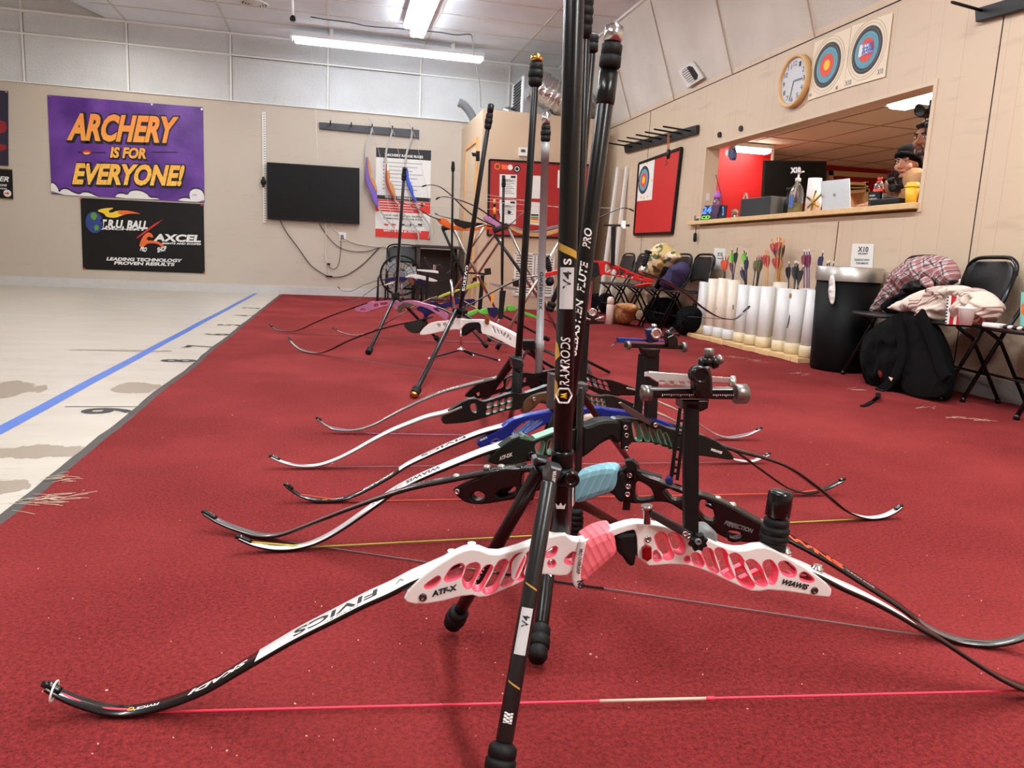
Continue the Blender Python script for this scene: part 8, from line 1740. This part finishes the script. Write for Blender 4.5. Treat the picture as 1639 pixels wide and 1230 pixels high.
# --- woman in a black head wrap
hc = at(1453, 262, x=4.07); fw = Vector((-.93, -.33, -.12)); R = basis(fw); r = empty('person', (hc.x + .15, hc.y + .05, 0), 'person in black head wrap and dark coat leaning on the shelf and looking left', 'person')
mb = MB(); L = head_shape(mb, hc, R, .96); nk = hc + R @ Vector((0, -.03, -.09)); ch = hc + Vector((.17, .03, -.30))
mb.tube([hc + R @ Vector((0, -.02, -.04)), nk, hc + Vector((.09, .02, -.18))], [.05, .05, .06], 14); mb.ball(ch, (.13, .19, .17)); mb.ball(ch + Vector((.12, 0, -.25)), (.13, .17, .22))
wl = at(1388, 330, x=3.70); wl.z = ZSH + .028; el = at(1440, 325, x=3.98); el.z = ZSH + .05
mb.tube([ch + Vector((0, -.16, .07)), ch + Vector((-.05, -.02, -.12)), el], [.05, .045, .04], 12); mb.tube([ch + Vector((0, .17, .07)), Vector((3.92, wl.y + .08, ZSH + .06)), wl], [.05, .04, .026], 12); mb.tube([el, wl + Vector((.05, -.06, .02))], [.04, .03], 12)
hand_shape(mb, wl, (-.25, .95, -.05), (0, 0, 1), .16, .9, side=-1)
mb.tube([ch + Vector((.12, 0, -.3)), Vector((4.42, ch.y, .85))], [.15, .15], 14)
for s_ in (-1, 1): mb.tube([Vector((4.42, ch.y + s_ * .09, .88)), Vector((4.36, ch.y + s_ * .1, .48)), Vector((4.42, ch.y + s_ * .1, .08)), Vector((4.3, ch.y + s_ * .1, .035))], [.085, .06, .042, .035], 12)
remesh(mb.build('body', m_skin1, r), .0055, 2)
face_parts(r, L, R, mat('lid_dark', (96, 62, 52), .5), mat('lip_rose', (150, 74, 68), .45), m_iris, .96, .006, -.004)
mb = MB(); mb.ball(L(0, -.022, .062), (.09, .108, .085), R=R, seg=24); mb.ball(L(0, -.075, .03), (.07, .075, .075), R=R); mb.tube([L(-.075, .03, .052), L(-.04, .085, .068), L(0, .098, .074), L(.04, .085, .068), L(.075, .03, .052)], .016, 10); mb.tube([L(-.08, .0, .04), L(-.082, -.03, -.03), L(-.06, -.05, -.09)], .022, 10); mb.tube([L(.08, .0, .04), L(.082, -.03, -.03), L(.06, -.05, -.09)], .022, 10)
remesh(mb.build('head_wrap', mat('wrap_black', (10, 7, 8), .95, spec=.15, bump=.4, bs=120), r), .007, 2)
m_coat = mat('coat_dark', (40, 24, 26), .9, bump=.5, bs=90)
mb = MB(); mb.ball(ch, (.15, .215, .18)); mb.ball(ch + Vector((.12, 0, -.25)), (.16, .2, .27)); mb.tube([ch + Vector((.12, 0, -.3)), Vector((4.42, ch.y, .8))], [.17, .18], 16)
mb.tube([ch + Vector((0, -.17, .07)), ch + Vector((-.05, -.03, -.12)), el, el + Vector((-.03, .06, 0))], [.07, .062, .055, .045], 12); mb.tube([ch + Vector((0, .18, .07)), Vector((3.88, wl.y + .03, ZSH + .075)), wl + Vector((.05, -.03, .02))], [.07, .058, .042], 12)
for a in range(10): an = a * pi / 5; mb.ball(hc + Vector((.06, 0, -.15)) + Vector((.09 * cos(an), .11 * sin(an), .03 * sin(an * 2))), .045)
o = remesh(mb.build('coat', m_coat, r), .010, 1)
mb = MB()
for s_ in (-1, 1): mb.tube([Vector((4.42, ch.y + s_ * .09, .9)), Vector((4.36, ch.y + s_ * .1, .48)), Vector((4.42, ch.y + s_ * .1, .1))], [.10, .075, .06], 12)
remesh(mb.build('trousers', mat('trousers_dark', (30, 30, 36), .9), r), .012, 1)
# fluffy hood edge beside the face
mb = MB(); fq = at(1426, 286, x=3.98); rr = random.Random(4)
for k in range(16): mb.ball(fq + Vector((rr.gauss(.01, .02), rr.gauss(.0, .022), rr.gauss(-.01, .03))), rr.uniform(.014, .026), seg=8)
mb.build('fur_trim', mat('fur_dark', (44, 30, 28), .95, bump=1, bs=300), r)
# --- man in a tan sweater holding a black device
hc = at(1486, 223, x=3.93); fw = Vector((-.97, -.22, -.10)); R = basis(fw); r = empty('person', (hc.x + .12, hc.y - .1, 0), 'bearded person in tan sweater half hidden by the opening edge, holding a black device', 'person')
mb = MB(); L = head_shape(mb, hc, R, 1.0); nk = hc + Vector((.06, 0, -.16)); ch = hc + Vector((.13, -.02, -.36))
mb.tube([hc + R @ Vector((0, -.02, -.04)), nk, ch + Vector((0, 0, .12))], [.056, .058, .07], 14); mb.ball(ch, (.14, .2, .2)); mb.ball(ch + Vector((.05, 0, -.3)), (.13, .17, .25)); mb.tube([ch + Vector((.05, 0, -.35)), Vector((4.2, ch.y, .9))], [.15, .15], 14)
wr = at(1437, 308, x=3.74); el = at(1464, 318, x=3.80); el.z = max(el.z, ZSH + .06); sh_ = ch + Vector((-.07, .17, .12))
mb.tube([sh_, (sh_ + el) / 2 + Vector((.02, 0, 0)), el], [.056, .05, .042], 12); mb.tube([el, wr], [.042, .027], 12)
hand_shape(mb, wr, at(1418, 302, x=3.70) - wr, (-.3, -.6, -.5), .62, 1.0, side=1)
mb.tube([ch + Vector((-.04, -.18, .1)), Vector((3.95, ch.y - .2, ZSH + .1)), Vector((3.84, ch.y - .05, ZSH + .05)), Vector((3.80, ch.y + .02, ZSH + .04))], [.056, .045, .035, .026], 12)
hand_shape(mb, Vector((3.80, ch.y + .02, ZSH + .04)), (-.5, .6, 0), (0, 0, 1), .2, 1.0, side=-1)
for s_ in (-1, 1): mb.tube([Vector((4.2, ch.y + s_ * .1, .92)), Vector((4.16, ch.y + s_ * .11, .5)), Vector((4.2, ch.y + s_ * .11, .08)), Vector((4.06, ch.y + s_ * .11, .035))], [.09, .065, .045, .038], 12)
remesh(mb.build('body', m_skin2, r), .0055, 2)
face_parts(r, L, R, mat('lid_dark2', (70, 44, 36), .5), mat('lip_brown', (112, 66, 58), .45), m_iris, 1.0, .008, -.004)
mb = MB(); mb.ball(L(0, -.026, .060), (.084, .096, .080), R=R, seg=24); mb.tube([L(-.05, .055, .088), L(0, .070, .096), L(.05, .055, .088)], .014, 8); remesh(mb.build('hair', m_hair, r), .007, 1)
mb = MB()
for k in (-1, 1): mb.tube([L(k * .070, .012, -.015), L(k * .066, .02, -.05), L(k * .045, .052, -.085), L(k * .016, .082, -.100)], [.008, .014, .015, .013], 8); mb.tube([L(k * .027, .082, -.062), L(k * .022, .094, -.046), L(k * .002, .102, -.044)], [.004, .0045, .004], 6); mb.tube([L(k * .027, .082, -.062), L(k * .022, .084, -.085)], [.004, .008], 6)
mb.ball(L(0, .088, -.096), (.018, .014, .014), R=R); remesh(mb.build('beard', m_hair, r), .005, 1)
m_tan = mat('sweater_tan', (168, 124, 80), .9, bump=.4, bs=150)
mb = MB(); mb.ball(ch, (.165, .225, .21)); mb.ball(ch + Vector((.05, 0, -.3)), (.16, .2, .28)); mb.tube([ch + Vector((.05, 0, -.35)), Vector((4.2, ch.y, .86))], [.17, .17], 16); mb.tube([nk + Vector((0, 0, -.03)), ch + Vector((0, 0, .1))], [.066, .09], 14)
mb.tube([sh_, (sh_ + el) / 2 + Vector((.02, 0, 0)), el + Vector((.01, 0, 0))], [.082, .074, .062], 14); mb.tube([el, el.lerp(wr, .8)], [.060, .04], 14)
mb.tube([ch + Vector((-.04, -.18, .1)), Vector((3.95, ch.y - .2, ZSH + .1)), Vector((3.86, ch.y - .08, ZSH + .055))], [.075, .062, .045], 12)
remesh(mb.build('sweater', m_tan, r), .009, 1); mb = MB()
for s_ in (-1, 1): mb.tube([Vector((4.2, ch.y + s_ * .1, .95)), Vector((4.16, ch.y + s_ * .11, .5)), Vector((4.2, ch.y + s_ * .11, .1))], [.11, .082, .065], 12)
remesh(mb.build('trousers', mat('trousers_dark', (30, 30, 36), .9), r), .012, 1)
dv = at(1428, 297, x=3.69); r = empty('black_device', dv - Vector((0, 0, .06)), 'black handheld scope held in the hand of the person in tan', 'scope')
ax_ = (at(1425, 284, x=3.66) - at(1430, 306, x=3.70)).normalized(); a = at(1430, 306, x=3.70)
MB().prof(a, a + ax_, [(0, .018), (.01, .027), (.045, .028), (.05, .021), (.062, .021), (.066, .024), (.088, .024), (.09, .018)], 20).build('scope_barrel', m_bkm, r); MB().box(a + ax_ * .02 + Vector((0, -.03, 0)), (.05, .05, .04), None, 0, .008).build('scope_body', m_bkm, r)
